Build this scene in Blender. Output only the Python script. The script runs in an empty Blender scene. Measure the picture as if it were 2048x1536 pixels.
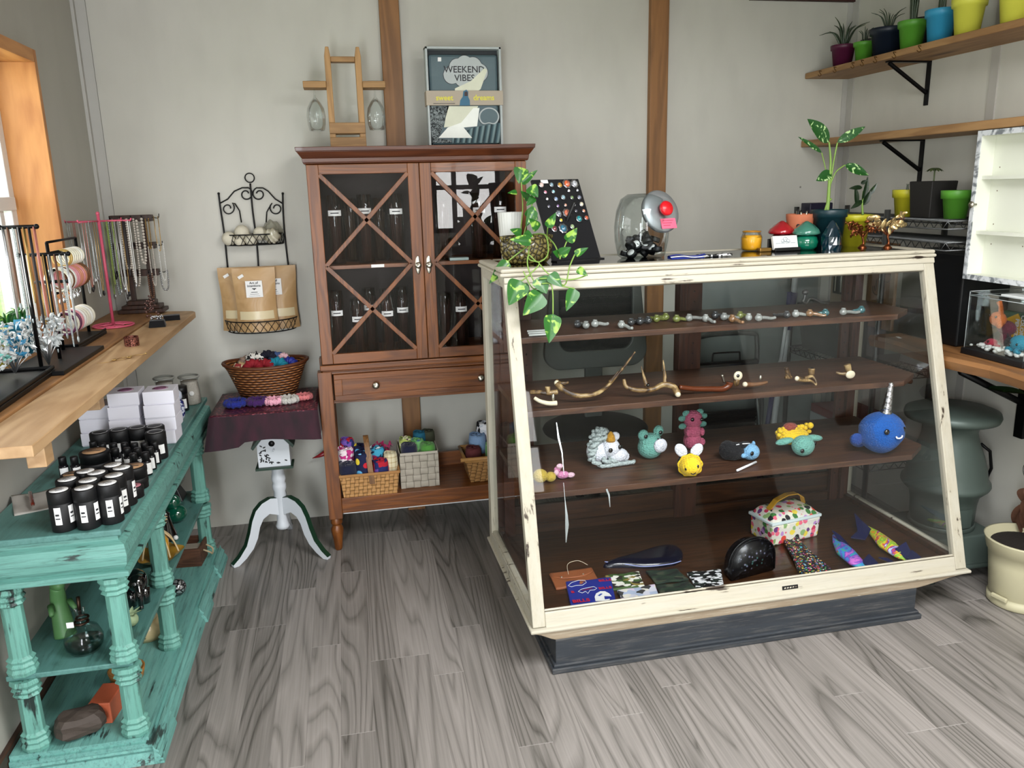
import bpy, math, random
from mathutils import Vector, Matrix
PI = math.pi
sc = bpy.context.scene
COL = sc.collection
R = math.radians
# ---------------- camera ----------------
FPX, CY, CH = 1612.2, -3.7085, 1.5
YAW, PITCH, ROLL = R(11.3505), R(13.6473), R(1.4322)
_rt = Vector((math.cos(YAW), -math.sin(YAW), 0)); _fh = Vector((math.sin(YAW), math.cos(YAW), 0)); _up = Vector((0, 0, 1))
_F = _fh*math.cos(PITCH) - _up*math.sin(PITCH); _U = _up*math.cos(PITCH) + _fh*math.sin(PITCH)
_R = _rt*math.cos(ROLL) - _U*math.sin(ROLL); _UP = _rt*math.sin(ROLL) + _U*math.cos(ROLL)
CP = Vector((0, CY, CH))
cd = bpy.data.cameras.new('camera'); cam = bpy.data.objects.new('camera', cd); COL.objects.link(cam)
cd.sensor_width = 36; cd.lens = FPX*36/2048; cd.clip_start = .02
m = Matrix.Identity(4)
for i in range(3):
    m[i][0] = _R[i]; m[i][1] = _UP[i]; m[i][2] = -_F[i]; m[i][3] = CP[i]
cam.matrix_world = m
sc.camera = cam
# ---------------- sky, daylight, exposure ----------------
sc.view_settings.view_transform = 'Standard'; sc.view_settings.look = 'None'
sc.view_settings.gamma = 1; sc.view_settings.use_curve_mapping = False
sc.view_settings.exposure = 0.84
sc.cycles.transparent_max_bounces = 32; sc.cycles.max_bounces = 10; sc.cycles.diffuse_bounces = 6
W = bpy.data.worlds.new('sky'); sc.world = W; W.use_nodes = True
nt = W.node_tree; bg = nt.nodes['Background']
tc = nt.nodes.new('ShaderNodeTexCoord'); sx = nt.nodes.new('ShaderNodeSeparateXYZ'); rp = nt.nodes.new('ShaderNodeValToRGB')
nt.links.new(tc.outputs['Generated'], sx.inputs[0]); nt.links.new(sx.outputs[2], rp.inputs[0]); nt.links.new(rp.outputs[0], bg.inputs[0])
rp.color_ramp.elements[0].color = (.95, .97, 1, 1); rp.color_ramp.elements[1].color = (.85, .92, 1, 1)
bg.inputs[1].default_value = 1.3
def daylight(name, loc, rot, sx, sy, power, col=(1, 1, 1), spread=PI):
    l = bpy.data.lights.new(name, 'AREA'); l.shape = 'RECTANGLE'; l.size = sx; l.size_y = sy; l.energy = power; l.color = col; l.spread = spread
    o = bpy.data.objects.new(name, l); COL.objects.link(o); o.location = loc; o.rotation_euler = rot; return o
# added roof and rear fill lamps, windows behind the camera and on the left
daylight('added_roof_fill', (1.15, -2.95, 2.39), (0, 0, 0), 1.3, 1.2, 60, (.98, .985, 1))  # unseen fill lamp, added for soft light from above
daylight('daylight_rear_window', (1.11, -4.56, 1.55), (R(90), 0, 0), .62, .85, 16, (1, .98, .95))
daylight('added_rear_fill', (-.55, -4.56, 1.02), (R(90), 0, 0), .56, 1.9, 44, (.90, .95, 1))  # low cool fill lamp, added to brighten the lower walls
daylight('daylight_left_window', (-1.30, -1.25, 1.5), (0, R(-90), 0), 1.0, 1.25, 10, (1, 1, .97))
# ---------------- pixel rays onto real surfaces (to read off positions) ----------------
def ray(u, v): return _F + _R*((u-1024)/FPX) - _UP*((v-768)/FPX)
def _pl(u, v, ax, val):
    k = ray(u, v); t = (val-CP[ax])/k[ax]; return CP + k*t
def px(u, v, X): return _pl(u, v, 0, X)
def py(u, v, Y): return _pl(u, v, 1, Y)
def pz(u, v, Z): return _pl(u, v, 2, Z)
# ---------------- materials ----------------
MATS = {}
def rgb(h):
    h = h.lstrip('#'); c = [int(h[i:i+2], 16)/255 for i in (0, 2, 4)]
    return tuple((x/12.92 if x <= .04045 else ((x+.055)/1.055)**2.4) for x in c) + (1,)
class NT:
    def __init__(s, name):
        s.m = bpy.data.materials.new(name); s.m.use_nodes = True; s.t = s.m.node_tree; s.b = s.t.nodes['Principled BSDF']
        s.co = None
    def n(s, typ, ins=None, **kw):
        x = s.t.nodes.new('ShaderNode'+typ)
        for k, v in kw.items(): setattr(x, k, v)
        for k, v in (ins or {}).items(): s.l(v, x.inputs[k])
        return x
    def l(s, v, sock):
        if isinstance(v, bpy.types.Node): v = v.outputs[0]
        if isinstance(v, bpy.types.NodeSocket): s.t.links.new(v, sock)
        else: sock.default_value = v
    def obj(s):
        if not s.co: s.co = s.n('TexCoord')
        return s.co.outputs['Object']
    def map(s, scale=(1, 1, 1), loc=(0, 0, 0), rot=(0, 0, 0), src=None):
        return s.n('Mapping', {'Vector': src or s.obj(), 'Scale': scale, 'Location': loc, 'Rotation': rot})
    def noise(s, v, sc=5, det=3, dist=0, rough=.5): return s.n('TexNoise', {'Vector': v, 'Scale': sc, 'Detail': det, 'Distortion': dist, 'Roughness': rough})
    def math(s, op, a, b=0, c=0):
        x = s.n('Math', operation=op); s.l(a, x.inputs[0]); s.l(b, x.inputs[1])
        if op in ('MULTIPLY_ADD', 'COMPARE'): s.l(c, x.inputs[2])
        return x.outputs[0]
    def ramp(s, f, *stops, interp='LINEAR'):
        x = s.n('ValToRGB', {'Fac': f}); x.color_ramp.interpolation = interp; e = x.color_ramp.elements
        while len(e) < len(stops): e.new(.5)
        for i, (p, c) in enumerate(stops):
            e[i].position = p; e[i].color = rgb(c) if isinstance(c, str) else (c, c, c, 1)
        return x.outputs[0]
    def mix(s, f, a, b, mode='MIX'):
        x = s.n('Mix', data_type='RGBA', blend_type=mode); s.l(f, x.inputs[0])
        s.l(rgb(a) if isinstance(a, str) else a, x.inputs[6]); s.l(rgb(b) if isinstance(b, str) else b, x.inputs[7]); return x.outputs[2]
    def bump(s, h, strength=.3, dist=.01):
        x = s.n('Bump', {'Height': h, 'Strength': strength, 'Distance': dist}); s.t.links.new(x.outputs[0], s.b.inputs['Normal']); return x
    def col(s, c): s.l(rgb(c) if isinstance(c, str) else c, s.b.inputs['Base Color'])
    def set(s, **k):
        for a, v in k.items(): s.l(v, s.b.inputs[a.replace('_', ' ')])
def mat(name, c, rough=.5, metal=0, var=0, vs=8, bump=0, bs=60, spec=.5, coat=0, trans=0, alpha=1, ior=1.45, sheen=0, sss=0):
    if name in MATS: return MATS[name]
    g = NT(name); MATS[name] = g.m
    if var:
        a = rgb(c); dk = tuple(x*(1-var) for x in a[:3])+(1,); lt = tuple(min(1, x*(1+var*.6)) for x in a[:3])+(1,)
        g.l(g.mix(g.noise(g.map(), vs, 4).outputs[0], dk, lt), g.b.inputs['Base Color'])
    else: g.col(c)
    if bump: g.bump(g.noise(g.map(), bs, 3).outputs[0], bump, .004)
    g.set(Roughness=rough, Metallic=metal, IOR=ior)
    g.b.inputs['Specular IOR Level'].default_value = spec; g.b.inputs['Coat Weight'].default_value = coat
    g.b.inputs['Transmission Weight'].default_value = trans; g.b.inputs['Alpha'].default_value = alpha
    if sheen: g.b.inputs['Sheen Weight'].default_value = sheen
    return g.m
def wood(name, c1, c2, axis=0, scale=12, rough=.5, stretch=8, knots=None, c3=None, bump=.15, coat=0):
    if name in MATS: return MATS[name]
    g = NT(name); MATS[name] = g.m
    sc_ = [scale]*3; sc_[axis] = scale/stretch
    v = g.map(tuple(sc_))
    n1 = g.noise(v, 1, 3, .6); n2 = g.noise(v, 6, 6, .3, .65)
    wv = g.math('SINE', g.math('MULTIPLY', n1.outputs[0], 38)); wv = g.math('MULTIPLY_ADD', wv, .5, .5)
    f = g.math('MULTIPLY_ADD', wv, .45, g.math('MULTIPLY', n2.outputs[0], .6))
    c = g.ramp(f, (.15, c1), (.85, c2))
    big = g.noise(g.map((2.2,)*3), 1, 2); c = g.mix(g.math('MULTIPLY', big.outputs[0], .5), c, c3 or c1)
    if knots:
        vo = g.n('TexVoronoi', {'Vector': g.map(tuple(3.2*(.35 if i == axis else 1.6) for i in range(3))), 'Scale': 1.0, 'Randomness': 1})
        k = g.ramp(vo.outputs['Distance'], (.05, 1.0), (.13, 0.0)); c = g.mix(k, c, knots)
    g.l(c, g.b.inputs['Base Color'])
    g.bump(f, bump, .003); g.set(Roughness=rough); g.b.inputs['Coat Weight'].default_value = coat
    return g.m
def painted(name, paint, under, amount=.5, axis=0, streak=14, rough=.5, fine=.5, c2=None):
    """brushed paint with worn spots along the grain"""
    if name in MATS: return MATS[name]
    g = NT(name); MATS[name] = g.m
    s3 = [streak*6]*3; s3[axis] = streak*.6
    n = g.noise(g.map(tuple(s3)), 1, 5, .3, .6); n2 = g.noise(g.map((9,)*3), 1, 4)
    f = g.math('ADD', g.math('MULTIPLY', n.outputs[0], .7), g.math('MULTIPLY', n2.outputs[0], .5))
    wear = g.ramp(f, (amount, 0.0), (amount+.05, 1.0))
    s4 = [streak*16]*3; s4[axis] = streak*.9; fs_ = g.noise(g.map(tuple(s4)), 1, 6, .2, .75); wear = g.math('MAXIMUM', wear, g.math('MULTIPLY', g.ramp(fs_.outputs[0], (.50, 0.0), (.68, 1.0)), fine))
    p = g.mix(g.ramp(n.outputs[0], (.35, 0.0), (.65, 1.0)), paint, c2 or paint)
    g.l(g.mix(wear, p, under), g.b.inputs['Base Color']); g.bump(f, .25, .002); g.set(Roughness=rough)
    return g.m
def yarn(name, c, c2=None, scale=130, rough=.9):
    if name in MATS: return MATS[name]
    g = NT(name); MATS[name] = g.m
    vo = g.n('TexVoronoi', {'Vector': g.map((1, 1, 1.5)), 'Scale': scale, 'Randomness': .45})
    a = rgb(c); dk = tuple(x*.8 for x in a[:3])+(1,)
    g.l(g.mix(g.noise(g.map(), 300, 2).outputs[0], rgb(c2) if c2 else dk, a), g.b.inputs['Base Color'])
    g.bump(g.math('SUBTRACT', 1, vo.outputs['Distance']), .75, .006); g.set(Roughness=rough); g.b.inputs['Sheen Weight'].default_value = .08
    return g.m
def cells(name, colors, scale=60, rough=.8, base=None, stretch=(1, 1, 1), smooth=False, thr=.28, bump=0):
    """printed fabric: scattered spots / patches of several colours, over base when given"""
    if name in MATS: return MATS[name]
    g = NT(name); MATS[name] = g.m
    w = g.noise(g.map(), scale*.7, 2); mx = g.n('Mix', data_type='VECTOR')
    v = g.n('VectorMath', {0: w.outputs['Color'], 1: (.012,)*3}, operation='MULTIPLY'); v2 = g.n('VectorMath', {0: g.map(stretch).outputs[0], 1: v.outputs[0]}, operation='ADD')
    vo = g.n('TexVoronoi', {'Vector': v2.outputs[0], 'Scale': scale})
    sp = g.n('SeparateColor', {0: vo.outputs['Color']})
    n = len(colors); c = g.ramp(sp.outputs[0], *[(i/n, k) for i, k in enumerate(colors)], interp='CONSTANT')
    if base: c = g.mix(g.ramp(vo.outputs['Distance'], (thr, 1.0), (thr+.04, 0.0)), base, c)
    g.l(c, g.b.inputs['Base Color']); g.set(Roughness=rough)
    if bump: g.bump(g.noise(g.map(), 200, 3).outputs[0], bump, .003)
    return g.m
def glass(name, c='#ffffff', rough=0, refl=.8, ior=1.45):
    """thin clear pane: mostly see-through with a mirror coat"""
    if name in MATS: return MATS[name]
    g = NT(name); MATS[name] = g.m; t = g.t
    tr = g.n('BsdfTransparent', {'Color': rgb(c)}); gl = g.n('BsdfGlossy', {'Roughness': rough})
    fr = g.math('MINIMUM', g.math('MULTIPLY', g.n('Fresnel', {'IOR': ior}).outputs[0], refl), .45); mx = g.n('MixShader', {0: fr, 1: tr.outputs[0], 2: gl.outputs[0]})
    t.links.new(mx.outputs[0], t.nodes['Material Output'].inputs[0]); return g.m
# ---------------- mesh building ----------------
class B:
    """collects shapes into one mesh; s.T is a transform applied to what is added"""
    def __init__(s): s.v = []; s.f = []; s.mi = []; s.sm = []; s.k = 0; s.T = Matrix.Identity(4)
    def add(s, vs, fs, smooth=False):
        o = len(s.v); s.v += [tuple(s.T @ Vector(p)) for p in vs]
        for f in fs: s.f.append(tuple(i+o for i in f)); s.mi.append(s.k); s.sm.append(smooth)
        return s
    def box(s, x0, x1, y0, y1, z0, z1):
        return s.add([(x, y, z) for x in (x0, x1) for y in (y0, y1) for z in (z0, z1)], [(0, 1, 3, 2), (4, 6, 7, 5), (0, 4, 5, 1), (2, 3, 7, 6), (0, 2, 6, 4), (1, 5, 7, 3)])
    def cbox(s, c, d): return s.box(c[0]-d[0]/2, c[0]+d[0]/2, c[1]-d[1]/2, c[1]+d[1]/2, c[2]-d[2]/2, c[2]+d[2]/2)
    def hexa(s, bot, top):
        return s.add(list(bot)+list(top), [(3, 2, 1, 0), (4, 5, 6, 7), (0, 1, 5, 4), (1, 2, 6, 5), (2, 3, 7, 6), (3, 0, 4, 7)])
    def lathe(s, prof, n=24, smooth=True, c=(0, 0, 0), axis='Z', rot=0):
        vs = []; fs = []
        for r, z in prof:
            for i in range(n):
                a = 2*PI*i/n+rot; x, y = r*math.cos(a), r*math.sin(a)
                p = (x, y, z) if axis == 'Z' else ((z, x, y) if axis == 'X' else (x, z, y))
                vs.append((p[0]+c[0], p[1]+c[1], p[2]+c[2]))
        for j in range(len(prof)-1):
            for i in range(n): fs.append((j*n+i, j*n+(i+1) % n, (j+1)*n+(i+1) % n, (j+1)*n+i))
        fs.append(tuple(range(n))[::-1]); fs.append(tuple((len(prof)-1)*n+i for i in range(n)))
        return s.add(vs, fs, smooth)
    def cyl(s, r, z0, z1, n=20, c=(0, 0, 0), axis='Z', r2=None, smooth=True): return s.lathe([(r, z0), (r if r2 is None else r2, z1)], n, smooth, c, axis)
    def sph(s, c, r, nu=20, nv=12, fn=None):
        if not hasattr(r, '__len__'): r = (r, r, r)
        vs = []; fs = []
        for j in range(1, nv):
            t = PI*j/nv
            for i in range(nu):
                a = 2*PI*i/nu; d = (math.sin(t)*math.cos(a), math.sin(t)*math.sin(a), math.cos(t)); k = fn(d) if fn else 1
                vs.append((c[0]+r[0]*d[0]*k, c[1]+r[1]*d[1]*k, c[2]+r[2]*d[2]*k))
        k = fn((0, 0, 1)) if fn else 1; vs.append((c[0], c[1], c[2]+r[2]*k)); k = fn((0, 0, -1)) if fn else 1; vs.append((c[0], c[1], c[2]-r[2]*k))
        N = (nv-1)*nu
        for i in range(nu):
            fs.append((N, i, (i+1) % nu)); fs.append((N+1, (nv-2)*nu+(i+1) % nu, (nv-2)*nu+i))
            for j in range(nv-2): fs.append((j*nu+i, (j+1)*nu+i, (j+1)*nu+(i+1) % nu, j*nu+(i+1) % nu))
        return s.add(vs, fs, True)
    def tube(s, pts, r, n=8, close=False, flat=None, smooth=True):
        pts = [Vector(p) for p in pts]; m = len(pts)
        if m < 2: return s
        rs = list(r) if hasattr(r, '__len__') else [r]*m
        vs = []; fs = []; nrm = None
        for i, p in enumerate(pts):
            a = pts[(i-1) % m] if (i or close) else p; b = pts[(i+1) % m] if (i < m-1 or close) else p
            t = (b-a)
            if t.length < 1e-9: t = Vector((0, 0, 1))
            t.normalize()
            if nrm is None: nrm = t.orthogonal() if abs(t.z) > .9 else t.cross(Vector((0, 0, 1))).cross(t)
            nrm = nrm - t*nrm.dot(t)
            if nrm.length < 1e-6: nrm = t.orthogonal()
            nrm.normalize(); bi = t.cross(nrm)
            for k in range(n):
                w = 2*PI*k/n; q = p+nrm*(rs[i]*math.cos(w)*(flat or 1))+bi*(rs[i]*math.sin(w)); vs.append(tuple(q))
        L = m if close else m-1
        for i in range(L):
            for k in range(n):
                j = (i+1) % m; fs.append((i*n+k, i*n+(k+1) % n, j*n+(k+1) % n, j*n+k))
        if not close: fs.append(tuple(range(n))[::-1]); fs.append(tuple((m-1)*n+k for k in range(n)))
        return s.add(vs, fs, smooth)
    def torus(s, c, R_, r, axis='Z', nu=24, nv=8, arc=1.0):
        P_ = []
        for i in range(nu if arc == 1 else nu+1):
            a = 2*PI*arc*i/nu; x, y = R_*math.cos(a), R_*math.sin(a)
            p = (x, y, 0) if axis == 'Z' else ((0, x, y) if axis == 'X' else (x, 0, y)); P_.append((c[0]+p[0], c[1]+p[1], c[2]+p[2]))
        return s.tube(P_, r, nv, close=(arc == 1))
    def prism(s, poly, a0, a1, axis='Y'):
        """2D outline pushed along an axis; outline coords are the two other axes in order"""
        def q(p, a): return (p[0], a, p[1]) if axis == 'Y' else ((a, p[0], p[1]) if axis == 'X' else (p[0], p[1], a))
        n = len(poly); vs = [q(p, a0) for p in poly]+[q(p, a1) for p in poly]
        return s.add(vs, [tuple(range(n)), tuple(range(2*n-1, n-1, -1))]+[(i, i+n, (i+1) % n+n, (i+1) % n) for i in range(n)])
    def grid(s, fn, nu, nv, smooth=True, closeu=False):
        vs = [fn(i/nu, j/nv) for j in range(nv+1) for i in range(nu+1)]
        return s.add(vs, [(j*(nu+1)+i, j*(nu+1)+i+1, (j+1)*(nu+1)+i+1, (j+1)*(nu+1)+i) for j in range(nv) for i in range(nu)], smooth)
    def slab(s, fn, nu, nv, th, smooth=True):
        """grid surface with thickness th downward along z of fn"""
        a = [Vector(fn(i/nu, j/nv)) for j in range(nv+1) for i in range(nu+1)]; b = [p-Vector((0, 0, th)) for p in a]; N = len(a); W_ = nu+1
        fs = [(j*W_+i, j*W_+i+1, (j+1)*W_+i+1, (j+1)*W_+i) for j in range(nv) for i in range(nu)]
        fs += [tuple(k+N for k in f[::-1]) for f in fs]
        rim = [i for i in range(nu+1)]+[j*W_+nu for j in range(1, nv+1)]+[nv*W_+i for i in range(nu-1, -1, -1)]+[j*W_ for j in range(nv-1, 0, -1)]
        fs += [(rim[k], rim[k]+N, rim[(k+1) % len(rim)]+N, rim[(k+1) % len(rim)]) for k in range(len(rim))]
        return s.add([tuple(p) for p in a+b], fs, smooth)
    def ribbon(s, pts, w, up=(0, 0, 1), th=.002):
        """flat strip of width w along pts"""
        pts = [Vector(p) for p in pts]; up = Vector(up); vs = []; fs = []
        for i, p in enumerate(pts):
            t = pts[min(i+1, len(pts)-1)]-pts[max(i-1, 0)]; t.normalize(); sd = t.cross(up); sd.normalize(); nn = sd.cross(t)
            ww = w[i] if hasattr(w, '__len__') else w
            for a, b in ((-1, -1), (1, -1), (1, 1), (-1, 1)): vs.append(tuple(p+sd*(a*ww/2)+nn*(b*th/2)))
        for i in range(len(pts)-1):
            for k in range(4): fs.append((i*4+k, i*4+(k+1) % 4, (i+1)*4+(k+1) % 4, (i+1)*4+k))
        fs += [(3, 2, 1, 0), tuple(4*(len(pts)-1)+k for k in range(4))]
        return s.add(vs, fs)
def T(loc=(0, 0, 0), rx=0, ry=0, rz=0, s=1):
    m = Matrix.Translation(loc) @ Matrix.Rotation(rz, 4, 'Z') @ Matrix.Rotation(ry, 4, 'Y') @ Matrix.Rotation(rx, 4, 'X')
    S = Matrix.Diagonal((*(s if hasattr(s, '__len__') else (s, s, s)), 1)); return m @ S
def obj(name, b, mats, parent=None, bevel=0, label=None, kind=None, subd=0):
    me = bpy.data.meshes.new(name); me.from_pydata(b.v, [], b.f)
    mats = mats if isinstance(mats, (list, tuple)) else [mats]
    for mm in mats: me.materials.append(mm)
    me.polygons.foreach_set('material_index', b.mi); me.polygons.foreach_set('use_smooth', b.sm); me.update()
    o = bpy.data.objects.new(name, me); COL.objects.link(o); o.parent = parent
    if bevel:
        md = o.modifiers.new('b', 'BEVEL'); md.width = bevel; md.segments = 2; md.limit_method = 'ANGLE'; md.angle_limit = R(40)
    if subd: md = o.modifiers.new('s', 'SUBSURF'); md.levels = md.render_levels = subd
    if label: o['label'] = label
    if kind: o['kind'] = kind
    return o
def thing(name, label, cat, loc=(0, 0, 0), rz=0, group=None, scale=1):
    o = bpy.data.objects.new(name, None); COL.objects.link(o); o.location = loc; o.rotation_euler = (0, 0, rz); o.empty_display_size = .05
    if hasattr(scale, '__len__'): o.scale = scale
    else: o.scale = (scale,)*3
    o['label'] = label; o['category'] = cat
    if group: o['group'] = group
    return o
def tag(o, label, cat, group=None, loc=None, rz=0):
    o['label'] = label; o['category'] = cat
    if group: o['group'] = group
    if loc is not None: o.location = loc
    if rz: o.rotation_euler[2] = rz
    return o
def one(name, b, mats, label, cat, loc=(0, 0, 0), rz=0, group=None, bevel=0, subd=0):
    return tag(obj(name, b, mats, None, bevel, subd=subd), label, cat, group, loc, rz)
def dup(root, loc, rot=None, label=None, group=None, scale=None, mat=None):
    r = root.copy(); COL.objects.link(r); r.location = loc
    if rot is not None: r.rotation_euler = rot if hasattr(rot, '__len__') else (0, 0, rot)
    if scale is not None: r.scale = scale if hasattr(scale, '__len__') else (scale,)*3
    if label: r['label'] = label
    if group: r['group'] = group
    for ch in list(root.children):
        c = ch.copy(); COL.objects.link(c); c.parent = r
        for g2 in ch.children:
            e = g2.copy(); COL.objects.link(e); e.parent = c
    return r
def remat(o, old, new):
    """give a copied thing its own material in place of another"""
    for q in [o]+list(o.children)+[k for c in o.children for k in c.children]:
        if q.type in ('MESH', 'FONT') and any(sl.material == old for sl in q.material_slots):
            for sl in q.material_slots:
                if sl.material == old: sl.link = 'OBJECT'; sl.material = new
def struct(name, b, m, bevel=0): return obj(name, b, m, None, bevel, kind='structure')
def text(name, body, size, m, loc, rot, parent=None, th=.0004, align='CENTER', bold=0):
    c = bpy.data.curves.new(name, 'FONT'); c.body = body; c.size = size; c.align_x = align; c.align_y = 'CENTER'; c.extrude = th; c.offset = bold*size
    c.resolution_u = 3; c.materials.append(m)
    q = bpy.data.objects.new(name, c); me = bpy.data.meshes.new_from_object(q); bpy.data.objects.remove(q); bpy.data.curves.remove(c)
    o = bpy.data.objects.new(name, me); COL.objects.link(o); o.location = loc; o.rotation_euler = rot; o.parent = parent; return o
rnd = random.Random(7)
# ================= ROOM =================
XL, XR, YR, ZC = -.9825, 2.4359, -4.5, 2.335
def wallmat(name, c, c2):
    g = NT(name); n = g.noise(g.map(), 1.4, 3); n2 = g.noise(g.map((1, 1, .4)), 9, 4)
    c_ = g.mix(g.ramp(n.outputs[0], (.35, 0.0), (.65, 1.0)), c, c2)
    c_ = g.mix(g.math('MULTIPLY', g.ramp(n2.outputs[0], (.45, 0.0), (.7, 1.0)), .12), c_, '#8f8d86')
    vo = g.n('TexVoronoi', {'Vector': g.map(), 'Scale': 3.1}); k = g.ramp(vo.outputs['Distance'], (.012, 1.0), (.018, 0.0)); c_ = g.mix(g.math('MULTIPLY', k, .7), c_, '#4a4540')
    g.l(c_, g.b.inputs['Base Color']); g.set(Roughness=.55); g.bump(n2.outputs[0], .05, .003); return g.m
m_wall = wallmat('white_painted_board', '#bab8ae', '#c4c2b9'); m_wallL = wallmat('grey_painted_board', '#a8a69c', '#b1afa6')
# floor of grey wood-look planks
g = NT('grey_plank_vinyl'); s = g.n('SeparateXYZ', {0: g.obj()}); PWD, PLN = .0965, 1.03
colf = g.math('DIVIDE', g.math('ADD', s.outputs[0], .012), PWD); row = g.math('FLOOR', colf)
key = g.math('FRACT', g.math('ADD', g.math('DIVIDE', row, 10), .0005))
offs = {-5: -.985, -4: -.727, -3: -1.165, -2: -.625, -1: -.884, 0: -1.297, 1: -1.426, 2: -1.155, 3: -.79, 4: -1.60}
st = [None]*10
for k_, y_ in offs.items(): st[k_ % 10] = (y_ % PLN)/PLN
of = g.ramp(key, *[(i/10, st[i]) for i in range(10)], interp='CONSTANT')
lin = g.math('SUBTRACT', g.math('DIVIDE', s.outputs[1], PLN), of)
pid = g.math('FLOOR', lin)
wn = g.n('TexWhiteNoise', {'Vector': g.n('CombineXYZ', {0: row, 1: pid}).outputs[0]}, noise_dimensions='3D')
sh = g.n('VectorMath', {0: wn.outputs['Color'], 1: (17, 17, 17)}, operation='MULTIPLY')
vv = g.n('VectorMath', {0: g.map((9, .75, 1)).outputs[0], 1: sh.outputs[0]}, operation='ADD')
n1 = g.noise(vv.outputs[0], .5, 1.5, .35); rings = g.math('FRACT', g.math('MULTIPLY', n1.outputs[0], 24))
line = g.ramp(rings, (0, .30), (.15, .78), (.7, 1.0), (1, .42))
vf = g.n('VectorMath', {0: g.map((150, 3, 1)).outputs[0], 1: sh.outputs[0]}, operation='ADD'); fine = g.noise(vf.outputs[0], 1, 4, .2, .6)
tone = g.math('MULTIPLY_ADD', wn.outputs['Value'], .2, .0)
f = g.math('ADD', g.math('MULTIPLY', line, .34), g.math('ADD', g.math('MULTIPLY', fine.outputs[0], .38), tone))
c = g.ramp(f, (.28, '#47443f'), (.56, '#7b7671'), (.95, '#a39c97'))
fx = g.math('FRACT', colf); e1 = g.math('LESS_THAN', fx, .016); fy = g.math('FRACT', lin); e2 = g.math('LESS_THAN', fy, .0018)
c = g.mix(g.math('MULTIPLY', g.math('MAXIMUM', e1, 0), .25), c, '#3f3c3b'); c = g.mix(g.math('MULTIPLY', e2, .5), c, '#b5b0ac')
g.l(c, g.b.inputs['Base Color']); g.set(Roughness=.42); g.b.inputs['Specular IOR Level'].default_value = .35; g.bump(line, .05, .002)
m_floor = g.m
struct('floor', B().box(XL-.1, XR+.1, YR-.1, .1, -.05, 0), m_floor)
m_ceil = mat('ceiling_white', '#b9b4aa', .8, var=.05)
b = B(); b.box(XL-.1, .5, YR-.1, .1, ZC, ZC+.06); b.box(1.8, XR+.1, YR-.1, .1, ZC, ZC+.06); b.box(.5, 1.8, YR-.1, -3.55, ZC, ZC+.06); b.box(.5, 1.8, -2.35, .1, ZC, ZC+.06)
struct('ceiling', b, m_ceil)  # left open for the added roof lamp
struct('wall_back', B().box(XL-.1, XR+.1, 0, .1, 0, ZC), m_wall)
b = B(); b.box(XR, XR+.1, -3.2, 0, 0, ZC); b.box(XR, XR+.1, YR-.1, -4.3, 0, ZC); b.box(XR, XR+.1, -4.3, -3.2, 2.08, ZC); struct('wall_right', b, m_wall)
b = B(); b.box(XR+.03, XR+.07, -4.3, -3.2, 0, 2.08); struct('added_door_1', b, mat('added_door_brown', '#3a2a20', .5))  # unseen dark door, added to shut the opening and keep reflections dark
# left wall with the window opening
WY0, WY1, WZ0, WZ1 = -2.05, -.585, .98, 1.965
b = B(); x0 = XL-.16
b.box(x0, XL, YR-.1, WY0, 0, ZC); b.box(x0, XL, WY1, 0, 0, ZC); b.box(x0, XL, WY0, WY1, 0, WZ0); b.box(x0, XL, WY0, WY1, WZ1, ZC)
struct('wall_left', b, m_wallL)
# wall behind the camera: window opening, and an added opening for the rear fill
b = B(); y0, y1 = YR-.1, YR
b.box(XL, -.85, y0, y1, 0, ZC); b.box(-.25, .8, y0, y1, 0, ZC); b.box(1.42, XR, y0, y1, 0, ZC)
b.box(-.85, -.25, y0, y1, 2.0, ZC); b.box(.8, 1.42, y0, y1, 0, 1.12); b.box(.8, 1.42, y0, y1, 1.98, ZC)
struct('wall_rear', b, m_wall)
b = B(); m_df = mat('dark_window_frame', '#34302c', .5)
for q in (.8, .98, 1.38): b.box(q, q+.04, y0+.06, y0+.1, 1.12, 1.98)
for q in (1.12, 1.50, 1.94): b.box(.8, 1.42, y0+.06, y0+.1, q, q+.04)
struct('window_2', b, m_df)
b = B()
for q in (-.85, -.30): b.box(q, q+.05, y0+.06, y0+.1, 0, 2.0)
for q in (0, .95, 1.93): b.box(-.80, -.30, y0+.06, y0+.1, q, q+.07)
struct('added_door_2', b, m_df)  # unseen glazed door, added to frame the rear fill lamp
# posts on the back wall, corner strips, ceiling edge, base board
pine = wood('pine_post', '#6e4a28', '#97693c', axis=2, scale=9, stretch=9, knots='#4a2a14', rough=.55, c3='#7d5530')
struct('trim_1', B().box(.2113, .2939, -.036, 0, 0, ZC), pine, .003)
struct('trim_2', B().box(1.4131, 1.4986, -.036, 0, 0, ZC), pine, .003)
m_strip = mat('pale_corner_strip', '#b0aea8', .5, var=.08)
b = B(); b.prism([(XL, 0), (XL+.014, 0), (XL+.05, -.004), (XL+.05, 0)], 0, ZC, 'Z'); b.box(XL, XL+.012, -.028, 0, 0, ZC); b.box(XL, XL+.05, -.006, 0, 0, ZC)
struct('trim_3', b, m_strip)
b = B(); b.box(XR-.03, XR, -.004, 0, 0, ZC); b.box(XR-.005, XR, -.05, -.006, 0, ZC); struct('trim_4', b, m_strip)
struct('trim_5', B().box(1.9, XR, -.022, 0, 2.312, ZC), mat('dark_red_wood_strip', '#3a1d18', .6))
struct('trim_6', B().box(XR-.006, XR, -.95, -.91, 0, ZC), mat('right_wall_batten', '#aaa7a0', .6))
struct('baseboard_left', B().box(XL, XL+.016, YR, -.03, 0, .085), wood('dark_base_board', '#2c1c13', '#4a3122', axis=1, scale=14), .003)
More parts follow.
